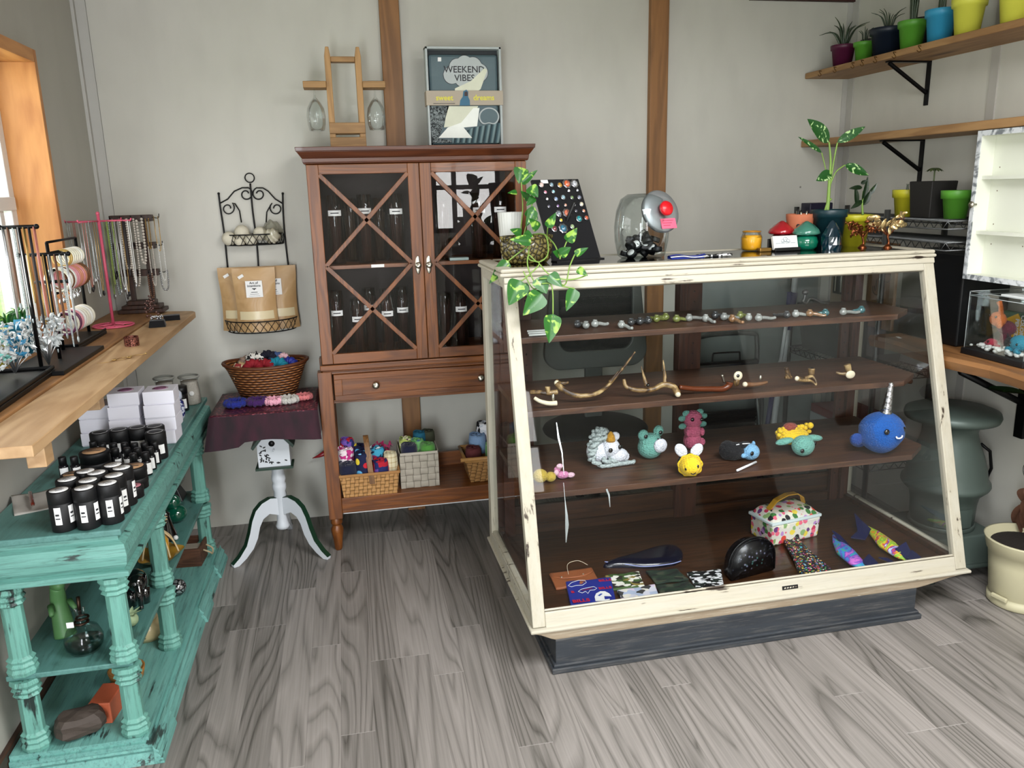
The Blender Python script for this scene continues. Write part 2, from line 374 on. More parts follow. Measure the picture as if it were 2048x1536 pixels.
# window_1 : wooden jambs, white sashes
jw = wood('cedar_window_board', '#9a5d28', '#cf9354', axis=2, scale=7, stretch=7, knots='#5d3014', c3='#b8793f', rough=.5)
jw2 = wood('cedar_window_board_flat', '#9a5d28', '#cf9354', axis=1, scale=7, stretch=7, knots='#5d3014', c3='#b8793f', rough=.5)
b = B(); b.box(XL-.16, XL+.022, WY1-.022, WY1+.004, WZ0, WZ1+.02); b.box(XL-.16, XL+.022, WY0, WY0+.022, WZ0, WZ1); b.k = 1
b.box(XL-.16, XL+.022, WY0, WY1-.022, WZ1-.022, WZ1+.02); b.box(XL-.16, XL+.004, WY0+.022, WY1-.022, WZ0, WZ0+.02)
w1 = struct('window_1', b, [jw, jw2], .002)
m_vinyl = mat('white_vinyl', '#d9dcdb', .35)
b = B(); xa = XL-.155; xb = XL-.105; ya, yb = WY0+.022, WY1-.022; za, zb = WZ0+.02, WZ1-.022
for q in ((ya, ya+.045, za, zb), (yb-.045, yb, za, zb), (ya, yb, za, za+.05), (ya, yb, zb-.04, zb), ((ya+yb)/2-.03, (ya+yb)/2+.03, za, zb)): b.box(xa, xb, *q)
zm = 1.49
b.box(xa+.01, xb+.012, ya+.03, yb-.03, zm-.022, zm+.022)
for yy in ((ya+yb)/2+.03, ya+.045):
    for q in ((yy, yy+.035, za+.05, zm), (yy+.545, yy+.58, za+.05, zm)): b.box(xa+.012, xb-.004, *q)
    b.box(xa+.012, xb-.006, yy, yy+.58, za+.05, za+.085)
obj('sash', b, m_vinyl, w1, .003)
b = B(); b.box(xa+.02, xa+.024, ya+.04, yb-.04, za+.04, zb-.03); obj('pane', b, glass('window_pane_glass'), w1)
b = B()
for yy in ((ya+yb)/2+.32,):
    b.box(xa+.026, xa+.036, yy-.008, yy+.008, zm, zb-.04)
b.box(xa+.026, xa+.036, (ya+yb)/2+.03, yb-.045, 1.715, 1.729); obj('muntin', b, m_vinyl, w1)
# outside
g = NT('lawn_grass'); n = g.noise(g.map(), 3, 5); g.l(g.ramp(n.outputs[0], (.3, '#7fae3c'), (.7, '#b4dd66')), g.b.inputs['Base Color']); g.set(Roughness=.9)
b = B(); b.box(-60, XL-.17, -40, 40, -.35, -.3); o = struct('lawn_outside', b, g.m)
# ================= GLAZED CABINET =================
oakV = wood('cabinet_wood_upright', '#47230a', '#834a17', axis=2, scale=16, stretch=12, rough=.4, c3='#6c3a0f', coat=.08)
oakH = wood('cabinet_wood_level', '#47230a', '#834a17', axis=0, scale=16, stretch=12, rough=.4, c3='#6c3a0f', coat=.08)
crownM = wood('cabinet_crown_wood', '#3c1c0e', '#62331a', axis=0, scale=16, stretch=12, rough=.38, c3='#502713', coat=.15)
darkin = mat('cabinet_dark_inside', '#241410', .6, var=.2)
m_glass = glass('cabinet_glass_pane', refl=.55)
m_nick = mat('brushed_nickel', '#b8b3a6', .3, 1)
black = mat('black_plastic', '#0c0c0e', .45)
white = mat('white_paper_label', '#e4e4e2', .6)
ink = mat('dark_print_ink', '#26262a', .6)
cab = thing('display_cabinet', 'tall reddish-brown wooden cabinet with crossed glass doors, one drawer and open bottom shelf', 'cabinet')
X0, X1, YF, YB = -.125, .742, -.42, -.06
b = B(); pr = [(-.0, .0), (-.0, .022), (.004, .026), (.004, .05), (.028, .058), (.028, .064)]
for (z0, z1, e0, e1) in ((1.608, 1.614, .006, .01), (1.614, 1.63, .01, .012), (1.63, 1.655, .012, .03), (1.655, 1.671, .032, .034)):
    b.hexa([(X0-e0, YF-e0+.01, z0), (X1+e0, YF-e0+.01, z0), (X1+e0, YB, z0), (X0-e0, YB, z0)], [(X0-e1, YF-e1+.01, z1), (X1+e1, YF-e1+.01, z1), (X1+e1, YB, z1), (X0-e1, YB, z1)])
obj('crown', b, crownM, cab, .002)
b = B(); b.box(X0, X0+.02, YF+.022, YB, .82, 1.608); b.box(X1-.02, X1, YF+.022, YB, .82, 1.608); b.k = 1
b.box(X0, X1, YF+.022, YB, .815, .835); b.box(X0, X1, YF+.022, YB, 1.595, 1.608); b.k = 2; b.box(X0+.02, X1-.02, YB-.008, YB, .835, 1.595)
obj('carcass', b, [oakV, oakH, darkin], cab, .002)
b = B().box(X0+.02, X1-.02, YF+.04, YB-.01, 1.2, 1.215); obj('shelf', b, oakH, cab, .001)
def cdoor(a0, a1, hs):
    d = B(); z0, z1, w = .822, 1.606, .045
    d.box(a0, a0+w, YF, YF+.02, z0, z1); d.box(a1-w, a1, YF, YF+.02, z0, z1)
    d.k = 1; d.box(a0+w, a1-w, YF+.001, YF+.019, z0, z0+w-.004); d.box(a0+w, a1-w, YF+.001, YF+.019, z1-w+.008, z1)
    o = obj('door', d, [oakV, oakH], cab, .002); i0, i1, q0, q1 = a0+w, a1-w, z0+w-.004, z1-w+.008; qm = (q0+q1)/2
    g_ = B().box(i0, i1, YF+.012, YF+.015, q0, q1); obj('glass_pane', g_, m_glass, o)
    l = B()
    for (za, zb) in ((q0, qm), (qm, q1)):
        for (p, q) in (((i0, za), (i1, zb)), ((i0, zb), (i1, za))):
            dx, dz = q[0]-p[0], q[1]-p[1]; L_ = math.hypot(dx, dz); l.T = T(((p[0]+q[0])/2, YF+.004, (p[1]+q[1])/2), ry=-math.atan2(dz, dx))
            l.box(-L_/2, L_/2, -.004, .006, -.0085, .0085)
    obj('lattice', l, oakV, o, .0015)
    h = B(); xh = hs; h.T = T((xh, YF, 1.208))
    h.sph((0, -.001, 0), (.011, .004, .037), 16, 14); h.lathe([(.005, 0), (.005, .014), (.0125, .016), (.013, .02), (.008, .024), (.0, .0245)], 18, c=(0, 0, 0), axis='Y')
    h.v = [(x, YF-(y-YF), z) if y > YF+.002 else (x, y, z) for (x, y, z) in h.v]
    obj('handle', h, m_nick, o); return o
mid = .309
cdoor(X0+.002, mid-.001, mid-.024); cdoor(mid+.001, X1-.002, mid+.02)
b = B().box(X0-.008, X1+.008, YF-.004, YB, .795, .818); b.box(X0, X1, YF+.002, YB, .788, .795); obj('moulding', b, oakH, cab, .003)
# stand: drawer box, legs, lower shelf
LX0, LX1 = -.145, .735
b = B(); b.box(LX0+.02, LX0+.04, YF+.05, YB-.03, .655, .79); b.box(LX1-.04, LX1-.02, YF+.05, YB-.03, .655, .79); b.box(LX0+.05, LX1-.05, YB-.03, YB-.01, .655, .79)
b.box(LX0+.05, LX1-.05, YF+.012, YF+.03, .655, .668); b.box(LX0+.05, LX1-.05, YF+.012, YF+.03, .778, .79)
obj('drawer_case', b, oakH, cab, .001)
d = B(); d.box(LX0+.063, LX1-.063, YF+.003, YF+.02, .668, .777)
for q in ((LX0+.063, LX1-.063, .668, .69), (LX0+.063, LX1-.063, .756, .777), (LX0+.063, LX0+.095, .69, .756), (LX1-.095, LX1-.063, .69, .756)): d.box(q[0], q[1], YF-.004, YF+.004, q[2], q[3])
dr = obj('drawer', d, oakH, cab, .0015)
for xk in (.086, .525):
    k = B(); k.lathe([(.005, 0), (.005, .008), (.014, .011), (.015, .016), (.009, .02), (0, .021)], 20, c=(0, 0, 0), axis='Y'); k.v = [(x+xk, YF-.003-y, z+.725) for (x, y, z) in k.v]
    obj('knob', k, m_nick, dr)
for lx in (LX0, LX1-.056):
    for ly in (YF-.002, YB-.06):
        l = B(); l.box(lx, lx+.056, ly, ly+.056, .15, .79)
        l.lathe([(.013, 0), (.017, .01), (.02, .05), (.026, .085), (.0265, .1), (.021, .112), (.019, .118), (.025, .124), (.025, .13), (.0235, .15)], 20, c=(lx+.028, ly+.028, 0))
        obj('leg', l, oakV, cab, .002)
b = B(); b.box(LX0+.056, LX1-.056, YF+.01, YB-.02, .222, .235); b.box(LX0+.03, LX0+.06, YF+.055, YB-.06, .222, .234); b.box(LX1-.06, LX1-.03, YF+.055, YB-.06, .222, .234)
b.box(LX0+.056, LX1-.056, YF+.004, YF+.024, .172, .239); b.box(LX0+.056, LX1-.056, YB-.035, YB-.02, .172, .30); obj('lower_shelf', b, oakH, cab, .002)
obj('pale_strip', B().box(LX0+.06, LX1-.06, YF+.03, YF+.05, .158, .1725), white, cab, label='white strip under the bottom shelf')
# incense jars
m_jar = glass('jar_glass', '#eef2f1'); m_inc = wood('incense_sticks', '#3a1c18', '#6a4038', axis=2, scale=60, stretch=30, rough=.8); m_inc2 = wood('tan_incense_sticks', '#4a3226', '#7a5a44', axis=2, scale=60, stretch=30, rough=.8)
def inc_jar(x, y, z, h, lz, label, lab=True, rr=.033, im=m_inc):
    t = thing('incense_jar', label, 'jar', (x, y, z), group=None)
    j = B(); j.lathe([(.001, 0), (rr, 0), (rr, h*.93), (rr*.9, h*.95), (rr*.9, h), (rr*.86, h), (rr*.86, .004), (.001, .004)], 20); obj('glass_body', j, m_jar, t)
    s_ = B()
    for i in range(16):
        a = rnd.random()*6.28; q = rr*.45*rnd.random()**.5; a2 = a+rnd.uniform(-.8, .8); q2 = rr*.8*rnd.uniform(.5, 1)
        s_.tube([(q*math.cos(a), q*math.sin(a), .006), (q2*math.cos(a2), q2*math.sin(a2), h*rnd.uniform(.72, .9))], .0032, 5)
    obj('incense_sticks', s_, im, t)
    if lab:
        l = B(); l.grid(lambda u, v: ((rr+.0008)*math.sin((u-.5)*1.7), -(rr+.0008)*math.cos((u-.5)*1.7), lz-.011+v*.022), 8, 1); lo = obj('label', l, white, t)
        l = B(); l.grid(lambda u, v: ((rr+.0012)*math.sin((u-.5)*1.0), -(rr+.0012)*math.cos((u-.5)*1.0), lz-.002+v*.004), 8, 1); obj('print', l, ink, lo)
pos = ['beside the outer frame', 'behind the first lattice crossing', 'nearest the middle stile']
for x, lz, w in ((-.03, .205, 'beside the hinged outer frame'), (.09, .21, 'behind the lattice crossing'), (.215, .205, 'next to the door handle')):
    inc_jar(x, -.30, 1.215, .275, lz, 'dark incense jar, upper shelf, first door, '+w, True)
for x in (.03, .15): inc_jar(x, -.2, 1.215, .26, .2, 'unlabelled incense jar at the back of the upper shelf, '+('nearer the hinges' if x < .1 else 'nearer the handle'), False, im=m_inc2)
for x, w in ((.41, 'nearest the door handle'), (.56, 'in the middle'), (.65, 'furthest from the handle')): inc_jar(x, -.29, 1.215, .27, .2, 'dark incense jar, upper shelf, second door, '+w, x > .5)
for i, (x, lz, y, w) in enumerate(((-.05, .18, -.3, 'against the outer frame'), (.033, .155, -.33, 'low label, second from the outer frame'), (.085, .19, -.25, 'set back behind the crossing'), (.155, .17, -.32, 'wide white label'), (.222, .175, -.27, 'next to the middle stile'))):
    inc_jar(x, y, .836, .27 if i != 1 else .24, lz, 'labelled incense jar, bottom, first door, '+w, True, .03)
for x, w, lb in ((.40, 'near the middle stile', False), (.468, 'white label behind the lattice', True), (.58, 'partly behind the white showcase', False)): inc_jar(x, -.3, .836, .24, .17, 'incense jar on the cabinet bottom behind the second door, '+w, lb, .031)
one('clear_blister_pack', B().box(0, .08, -.02, .02, 0, .012), mat('frosted_plastic', '#9fb0ac', .3), 'pale flat plastic pack lying on the inner cabinet shelf', 'packet', (.42, -.36, 1.2155), bevel=.003)
one('shelf_price_label', B().box(0, .052, -.002, 0, 0, .012), white, 'small white label on the front edge of the inner shelf', 'label', (.1, YF+.04, 1.202))
b = B()
for i, z in enumerate((0, .03, .06, .09)): b.cbox((0, 0, z+.0135), (.085, .05, .027)); 
one('stack_of_small_black_boxes', b, black, 'small dark boxes piled inside the second glass door', 'box', (.62, -.2, .836))
# ---- on top of the cabinet ----
lp = wood('light_pine', '#8a6538', '#b48a56', axis=2, scale=14, stretch=9, rough=.55, c3='#9c7645'); lpx = wood('light_pine_level', '#7d5a31', '#a67e4c', axis=0, scale=14, stretch=9, rough=.55, c3='#8f6b3d')
t = thing('wine_caddy', 'light wooden bottle caddy with side arms holding two upturned wine glasses', 'caddy', (0, -.2, 1.671))
for xp in (-.026, .093):
    b = B(); b.prism([(xp, 0), (xp+.024, 0), (xp+.024, .355), (xp+.019, .39), (xp+.006, .39), (xp, .355)], -.03, .03); obj('upright', b, lp, t, .002)
b = B(); b.box(-.002, .093, -.022, .022, .335, .355); obj('handle_bar', b, lpx, t, .002)
b = B()
for z in (.004, .06): 
    b.box(-.026, .117, -.045, -.031, z, z+.042); b.box(-.026, .117, .031, .045, z, z+.042)
b.box(-.002, .093, -.03, .03, .0, .01); obj('bottle_box', b, lpx, t, .002)
for sg, xa, xb in ((-1, -.116, -.026), (1, .117, .207)):
    b = B(); b.box(xa, xb, -.045, -.006, .235, .26); b.box(xa, xb, .006, .045, .235, .26); b.box(min(xa, xb) if sg > 0 else xb-.03, (xa+.03) if sg > 0 else xb, -.006, .006, .235, .26); obj('glass_arm', b, lpx, t, .002)
gm = glass('wine_glass_clear', '#fbfdfd', refl=.5)
def wineglass(x, lab):
    P_ = [(.0, .186), (.035, .1865), (.036, .188), (.006, .194), (.0032, .2), (.003, .16), (.0045, .128), (.02, .112), (.034, .085), (.038, .055), (.036, .025), (.030, .0), (.0292, .0), (.035, .025), (.037, .055), (.033, .084), (.019, .11), (.0, .122)]
    P_ = [(.0, .186), (.035, .1865), (.036, .188), (.02, .1855), (.006, .180), (.003, .165), (.003, .145), (.0045, .128)] + P_[7:]
    b = B(); b.lathe(P_, 28); return one('wine_glass', b, gm, lab, 'glass', (x, -.2, 1.671+.2605-.1855), group='upturned wine glasses on the caddy')
wineglass(-.075, 'upturned clear wine glass on the caddy arm over bare wall, away from the boxed blanket')
wineglass(.165, 'upturned clear wine glass on the caddy arm in front of the wall post')
# boxed blanket set
def fc(cx, cy, s_, Y):
    def f(*pts): 
        r_ = []
        for u, v in pts: q = py(cx+u/s_, cy+v/s_, Y); r_.append((q.x, q.z))
        return r_
    return f
YK = -.2; F6 = fc(580, 60, 4.096, YK)
bs = thing('boxed_blanket_set', 'boxed grey-blue blanket gift set with yellow sweet dreams band, on top of cabinet', 'gift box')
bx0, bx1, bz0, bz1 = .376, .69, 1.673, 2.068
m_bg = mat('box_teal_grey_print', '#4c6066', .5, var=.06, vs=20); m_pale = mat('pale_grey_card', '#a9b0b0', .5); m_dk = mat('box_inner_dark_card', '#23282b', .6)  # inner backing card is plain dark grey
b = B(); e = .009
for q in ((bx0, bx0+e, bz0, bz1), (bx1-e, bx1, bz0, bz1), (bx0, bx1, bz0, bz0+e), (bx0, bx1, bz1-e, bz1)): b.box(q[0], q[1], YK-.012, YK+.05, q[2], q[3])
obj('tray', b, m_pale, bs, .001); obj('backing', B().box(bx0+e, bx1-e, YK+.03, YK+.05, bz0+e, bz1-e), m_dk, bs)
obj('blanket', B().box(bx0+.014, bx1-.014, YK, YK+.03, bz0+.012, bz1-.028), m_bg, bs, .01, label='grey-blue folded blanket face')
def decal(name, poly, m, par, y0, th=.0012, **k): return obj(name, B().prism(poly, y0-th, y0), m, par, **k)
def blob(cx_, cz_, rs, n=40, ph=0):
    return [(cx_+rs(a)[0], cz_+rs(a)[1]) for a in [2*PI*i/n+ph for i in range(n)]]
cl = []
cxx, czz = F6((1432, 345))[0]
CC = ((-.055, -.012, .034), (-.03, .018, .034), (.0, .03, .034), (.035, .022, .036), (.06, -.002, .036), (.03, -.022, .03), (-.01, -.024, .034))
for i in range(120):
    a = 2*PI*i/120; dx, dz = math.cos(a), math.sin(a); t_ = 0
    for x_, z_, q_ in CC:
        b_ = x_*dx+z_*dz; d_ = b_*b_-(x_*x_+z_*z_-q_*q_)
        if d_ >= 0: t_ = max(t_, b_+math.sqrt(d_))
    cl.append((cxx+t_*dx, czz+t_*dz))
decal('cloud_outline', [(cxx+(x-cxx)*1.025, czz+(z-czz)*1.04) for x, z in cl], ink, bs, YK-.0005, .0008); decal('cloud_print', cl, m_pale, bs, YK-.0012, .001)
text('lettering', 'WEEKEND', .036, ink, (cxx-.002, YK-.0028, czz+.009), (R(90), 0, 0), bs, bold=.01); text('lettering', 'VIBES', .036, ink, (cxx-.002, YK-.0028, czz-.024), (R(90), 0, 0), bs, bold=.01)
decal('price_sticker', F6((1210, 225), (1238, 225), (1238, 258), (1210, 258)), white, bs, YK-.001)
g = NT('grey_sherpa_fleece'); n = g.noise(g.map(), 130, 2, 1.5); g.l(g.ramp(n.outputs[0], (.42, '#1f2426'), (.58, '#8e9798')), g.b.inputs['Base Color']); g.bump(n.outputs[0], .8, .01); g.set(Roughness=.9)
decal('sherpa_panel', F6((1150, 625), (1300, 625), (1262, 760), (1215, 890), (1330, 905), (1320, 925), (1165, 925), (1150, 800)), g.m, bs, YK-.002, .004)
g = NT('teal_stripe_fleece'); s = g.n('SeparateXYZ', {0: g.map(rot=(0, R(-12), 0))}); w = g.math('FRACT', g.math('MULTIPLY', s.outputs[0], 42)); g.l(g.ramp(w, (.0, '#16262b'), (.35, '#39525a'), (.7, '#7f9698'), (1, '#1b2c31')), g.b.inputs['Base Color']); g.set(Roughness=.8)
decal('striped_panel', F6((1330, 880), (1500, 800), (1720, 760), (1722, 925), (1330, 925)), g.m, bs, YK-.002, .003)
cream = mat('cream_satin_cloth', '#c9cbb4', .35, var=.12, vs=22, bump=.3, bs=30); pwhite = mat('white_satin_cloth', '#dfe2da', .28, var=.1, vs=25, bump=.3, bs=30)
decal('hood_cloth', F6((1350, 480), (1480, 420), (1590, 315), (1615, 330), (1560, 485), (1540, 500), (1350, 500)), cream, bs, YK-.003, .003, label='cream folded hood')
decal('folded_cloth', F6((1290, 625), (1540, 625), (1500, 700), (1400, 780), (1260, 800)), cream, bs, YK-.003, .003); decal('folded_cloth', F6((1500, 640), (1550, 640), (1530, 790), (1420, 800), (1490, 885), (1215, 885), (1290, 800), (1400, 760)), pwhite, bs, YK-.005, .003)
mk = F6(*[(1628+84*math.cos(a)*(1-.18*max(0, -math.sin(a))**4*0), 712-76*math.sin(a)*(1-.3*max(0, -math.sin(a))**10)) for a in [2*PI*i/32 for i in range(32)]])
decal('eye_mask', mk, m_pale, bs, YK-.004, .003); mc = (sum(p[0] for p in mk)/32, sum(p[1] for p in mk)/32); decal('eye_mask_face', [(mc[0]+(x-mc[0])*.86, mc[1]+(z-mc[1])*.86) for x, z in mk], m_bg, bs, YK-.0065, .002)
bz = F6((1110, 500), (1745, 490), (1745, 622), (1115, 632)); zb0, zb1 = bz[2][1]+.002, bz[0][1]
band = obj('paper_band', B().box(bx0-.004, bx1+.004, YK-.0155, YK+.052, zb0, zb1), mat('beige_paper_band', '#a89c8b', .55), bs, .001)
yel = mat('yellow_print', '#d8cf3a', .5); zc = (zb0+zb1)/2
text('lettering', 'sweet', .03, yel, (.447, YK-.0168, zc), (R(90), 0, 0), band, bold=.02); text('lettering', 'dreams', .03, yel, (.612, YK-.0168, zc), (R(90), 0, 0), band, bold=.02)
decal('printed_small_text', [(.40, zb0+.006), (.49, zb0+.006), (.49, zb0+.008), (.40, zb0+.008)], ink, band, YK-.0156)
fg = F6((1385, 622), (1390, 580), (1410, 550), (1415, 505), (1440, 492), (1455, 510), (1455, 550), (1468, 580), (1470, 622)); decal('hooded_figure_print', fg, mat('blue_print', '#27607c', .5), band, YK-.0156)
decal('hooded_figure_face', F6((1424, 545), (1424, 515), (1440, 505), (1450, 518), (1450, 545)), mat('dark_brown_print', '#3a2c2c', .6), band, YK-.017, .001)
obj('plastic_film', B().add([(bx0+.004, YK-.0132, bz0+.004), (bx1-.004, YK-.0132, bz0+.004), (bx1-.004, YK-.0132, bz1-.004), (bx0+.004, YK-.0132, bz1-.004)], [(0, 1, 2, 3)]), glass('clear_film', '#ffffff', .02, refl=.02), bs)
# ---- baskets on the bottom shelf ----
def weave(name, c1, c2, nx, nz, dark='#2a1a0c'):
    g = NT(name); s = g.n('SeparateXYZ', {0: g.obj()}); u = g.math('MULTIPLY', g.math('ADD', s.outputs[0], s.outputs[1]), nx); v = g.math('MULTIPLY', s.outputs[2], nz)
    fu, fv = g.math('FRACT', u), g.math('FRACT', v); ch = g.math('MODULO', g.math('ABSOLUTE', g.math('ADD', g.math('FLOOR', u), g.math('FLOOR', v))), 2)
    hu, hv = g.math('SINE', g.math('MULTIPLY', fu, PI)), g.math('SINE', g.math('MULTIPLY', fv, PI))
    h = g.math('ADD', g.math('MULTIPLY', ch, g.math('POWER', hv, .5)), g.math('MULTIPLY', g.math('SUBTRACT', 1, ch), g.math('POWER', hu, .5)))
    hh = g.math('MULTIPLY', h, g.math('MULTIPLY_ADD', ch, .25, .75))
    n = g.noise(g.map((30, 30, 90)), 1, 3); c = g.mix(n.outputs[0], c1, c2); g.l(g.mix(g.ramp(hh, (.15, 1.0), (.5, 0.0)), c, dark), g.b.inputs['Base Color']); g.bump(hh, .9, .006); g.set(Roughness=.7); return g.m
w_spl = weave('tan_splint_weave', '#9a6a38', '#c99a60', 55, 62); w_gry = weave('grey_ribbon_weave', '#9b9384', '#b3ab9d', 31, 34, '#6e675c'); w_wic = weave('honey_wicker_weave', '#8a5f30', '#b98a50', 40, 120); w_brn = weave('brown_wicker_weave', '#6d3d1c', '#a5683a', 34, 105, '#2c1609')
t = thing('splint_basket', 'square tan woven basket with upright hoop handle on the cabinet bottom shelf', 'basket', (.035, -.335, .235))
def tapbox(b, w0, d0, w1, d1, h, th=.005):
    A = lambda w, d, z: [(-w/2, -d/2, z), (w/2, -d/2, z), (w/2, d/2, z), (-w/2, d/2, z)]
    for k in range(4):
        p0, p1 = A(w0, d0, 0)[k], A(w0, d0, 0)[(k+1) % 4]; q0, q1 = A(w1, d1, h)[k], A(w1, d1, h)[(k+1) % 4]
        i0, i1 = A(w0-2*th, d0-2*th, .004)[k], A(w0-2*th, d0-2*th, .004)[(k+1) % 4]; j0, j1 = A(w1-2*th, d1-2*th, h)[k], A(w1-2*th, d1-2*th, h)[(k+1) % 4]
        b.add([p0, p1, q1, q0, i0, i1, j1, j0], [(0, 1, 2, 3), (5, 4, 7, 6), (3, 2, 6, 7), (1, 0, 4, 5)])
    b.add(A(w0, d0, 0), [(3, 2, 1, 0)]); return b
obj('basket_body', tapbox(B(), .225, .15, .25, .17, .105), w_spl, t)
b = B(); b.ribbon([(.008, -.084+.084*(1-math.cos(a)), .09+.2*math.sin(a)) if 0 else (.01-.018*math.sin(a), -.083*math.cos(a), .075+.195*math.sin(a)) for a in [PI*i/16 for i in range(17)]], .022, up=(1, 0, 0), th=.004)
b = B()
pp = [(.01-.015*math.sin(a), -.086*math.cos(a), .06+.19*math.sin(a)) for a in [PI*i/20 for i in range(21)]]
for i in range(20):
    (xa_, ya_, za_), (xb_, yb_, zb_) = pp[i], pp[i+1]; b.add([(xa_-.011, ya_, za_), (xa_+.011, ya_, za_), (xb_+.011, yb_, zb_), (xb_-.011, yb_, zb_), (xa_-.011, ya_*.95, za_-.003), (xa_+.011, ya_*.95, za_-.003), (xb_+.011, yb_*.95, zb_-.003), (xb_-.011, yb_*.95, zb_-.003)], [(0, 1, 2, 3), (7, 6, 5, 4), (0, 3, 7, 4), (1, 5, 6, 2)])
obj('hoop_handle', b, wood('splint_handle_wood', '#5c3b1c', '#94693c', axis=2, scale=30), t, label='brown wooden hoop handle')
b = B()
for dx, dy, w_, d_ in ((0, -.087, .255, .006), (0, .087, .255, .006), (-.126, 0, .006, .175), (.126, 0, .006, .175)): b.cbox((dx, dy, .103), (w_, d_, .012))
obj('rim', b, mat('splint_rim', '#a4743f', .6, var=.2, vs=40), t, .002)
def roll(name, x, y, z, r, h, ms, lab, cat='socks', rx=0, ry=0, rz=0, grp=None):
    """a rolled-up pair of socks: spiral end, soft body"""
    b = B(); b.T = T((0, 0, 0), rx, ry, rz)
    b.lathe([(r*.5, 0), (r*.92, h*.05), (r, h*.3), (r*1.02, h*.7), (r*.95, h*.92), (r*.8, h), (r*.7, h*.97), (r*.66, h*.99), (r*.5, h*1.0), (r*.45, h*.95), (r*.3, h*.97), (r*.1, h*.94), (0, h*.94)], 24)
    P_ = []
    for i in range(46):
        a = i*.38; rr = r*(.12+.018*i); P_.append((rr*math.cos(a), rr*math.sin(a), h*.985+.003*math.sin(i)))
    b.tube(P_, r*.09, 5)
    return one(name, b, ms, lab, cat, (x, y, z), group=grp)
navy = mat('navy_knit', '#0c1230', .9, bump=.4, bs=220, sheen=.3)
dots = cells('navy_dotted_fleece', ['#e8571f', '#c61f2e', '#f0d53a', '#64b5e8', '#c61f2e', '#7cc4f0'], 22, .9, '#10183f', thr=.3); redblue = cells('red_and_blue_fleece', ['#b3172e', '#1c2660', '#b3172e', '#2c1a4a', '#6a4aa0'], 45, .9)
plaid = NT('cream_plaid_fleece'); s = plaid.n('SeparateXYZ', {0: plaid.obj()}); a1 = plaid.math('LESS_THAN', plaid.math('FRACT', plaid.math('MULTIPLY', s.outputs[0], 60)), .2); a2 = plaid.math('LESS_THAN', plaid.math('FRACT', plaid.math('MULTIPLY', s.outputs[2], 45)), .2)
plaid.l(plaid.mix(plaid.math('MULTIPLY', plaid.math('ADD', a1, a2), .5), '#d9cfae', '#a78b56'), plaid.b.inputs['Base Color']); plaid.set(Roughness=.9); plaid = plaid.m
pinkw = cells('pink_and_white_fleece', ['#e8d8dc', '#c2307f', '#efe6ea', '#8f2a68'], 60, .9); magenta = mat('magenta_fleece', '#9c1450', .9, bump=.4, bs=150, sheen=.3); multi = cells('blue_multicolour_fleece', ['#1d3f6d', '#3f9fc0', '#d9e6ec', '#7a1f52', '#15203f'], 50, .9)
bz_ = .245
for a in (('sock_roll', -.055, -.37, bz_+.05, .042, .085, navy, 'plain navy rolled sock bulging over the splint basket edge'),
          ('sock_roll', .012, -.375, bz_+.03, .034, .15, dots, 'navy rolled fleece sock with blue and orange dots under the hoop handle'),
          ('sock_roll', -.06, -.315, bz_+.1, .036, .085, pinkw, 'pink and white rolled fleece sock behind the plain navy one'),
          ('sock_roll', -.05, -.275, bz_+.13, .03, .085, redblue, 'red fleece sock roll at the back corner by the cabinet leg'),
          ('sock_roll', .085, -.375, bz_+.02, .034, .12, redblue, 'purple and red rolled fleece sock beside the hoop handle, near the basket front'),
          ('sock_roll', .13, -.35, bz_+.03, .03, .13, plaid, 'cream plaid rolled fleece sock at the basket corner'),
          ('sock_roll', .075, -.31, bz_+.09, .034, .085, multi, 'blue patterned sock roll behind the hoop handle'),
          ('sock_roll', .01, -.29, bz_+.10, .034, .085, dots, 'navy dotted sock roll at the back of the splint basket'),
          ): roll(*a, grp='fleece socks in the splint basket')
b = B(); rr = random.Random(3)
b.sph((0, 0, .02), (.04, .03, .028), 16, 10)
for i in range(9):
    a = rr.random()*6; b.tube([(.025*math.cos(a), .02*math.sin(a), .035), (.035*math.cos(a), .025*math.sin(a), .06+rr.random()*.015), (.045*math.cos(a+.5), .03*math.sin(a+.5), .05)], .006, 6)
one('fringed_fleece_sock', b, magenta, 'magenta fringed fleece bundle on top of the splint basket', 'socks', (.1, -.265, .355))
# grey woven bin
t = thing('woven_storage_bin', 'grey woven ribbon bin on the cabinet shelf, between the two baskets', 'bin', (.252, -.26, .2355))
b = tapbox(B(), .168, .2, .168, .2, .158, .003); obj('bin_body', b, w_gry, t)
b = B()
for q in ((-.086, .086, -.102, -.098), (-.086, .086, .098, .102), (-.086, -.082, -.102, .102), (.082, .086, -.102, .102)): b.box(*q, .152, .162)
obj('rim_tape', b, mat('grey_tape', '#b5ad9f', .7), t)
grn = mat('bright_green_fleece', '#4f8f3a', .9, bump=.4, bs=150, sheen=.3); lime = cells('lime_patterned_fleece', ['#b9c76a', '#7d8f4a', '#e2e3b4', '#5a2a4f'], 60, .9); tealf = mat('teal_fleece', '#1c5f78', .9, bump=.4, bs=150); olive = mat('dark_olive_fleece', '#3c3f2e', .9, bump=.4, bs=120); bgrn = cells('blue_green_fleece', ['#6fae6a', '#5b7f9a', '#8cc47e'], 50, .9)
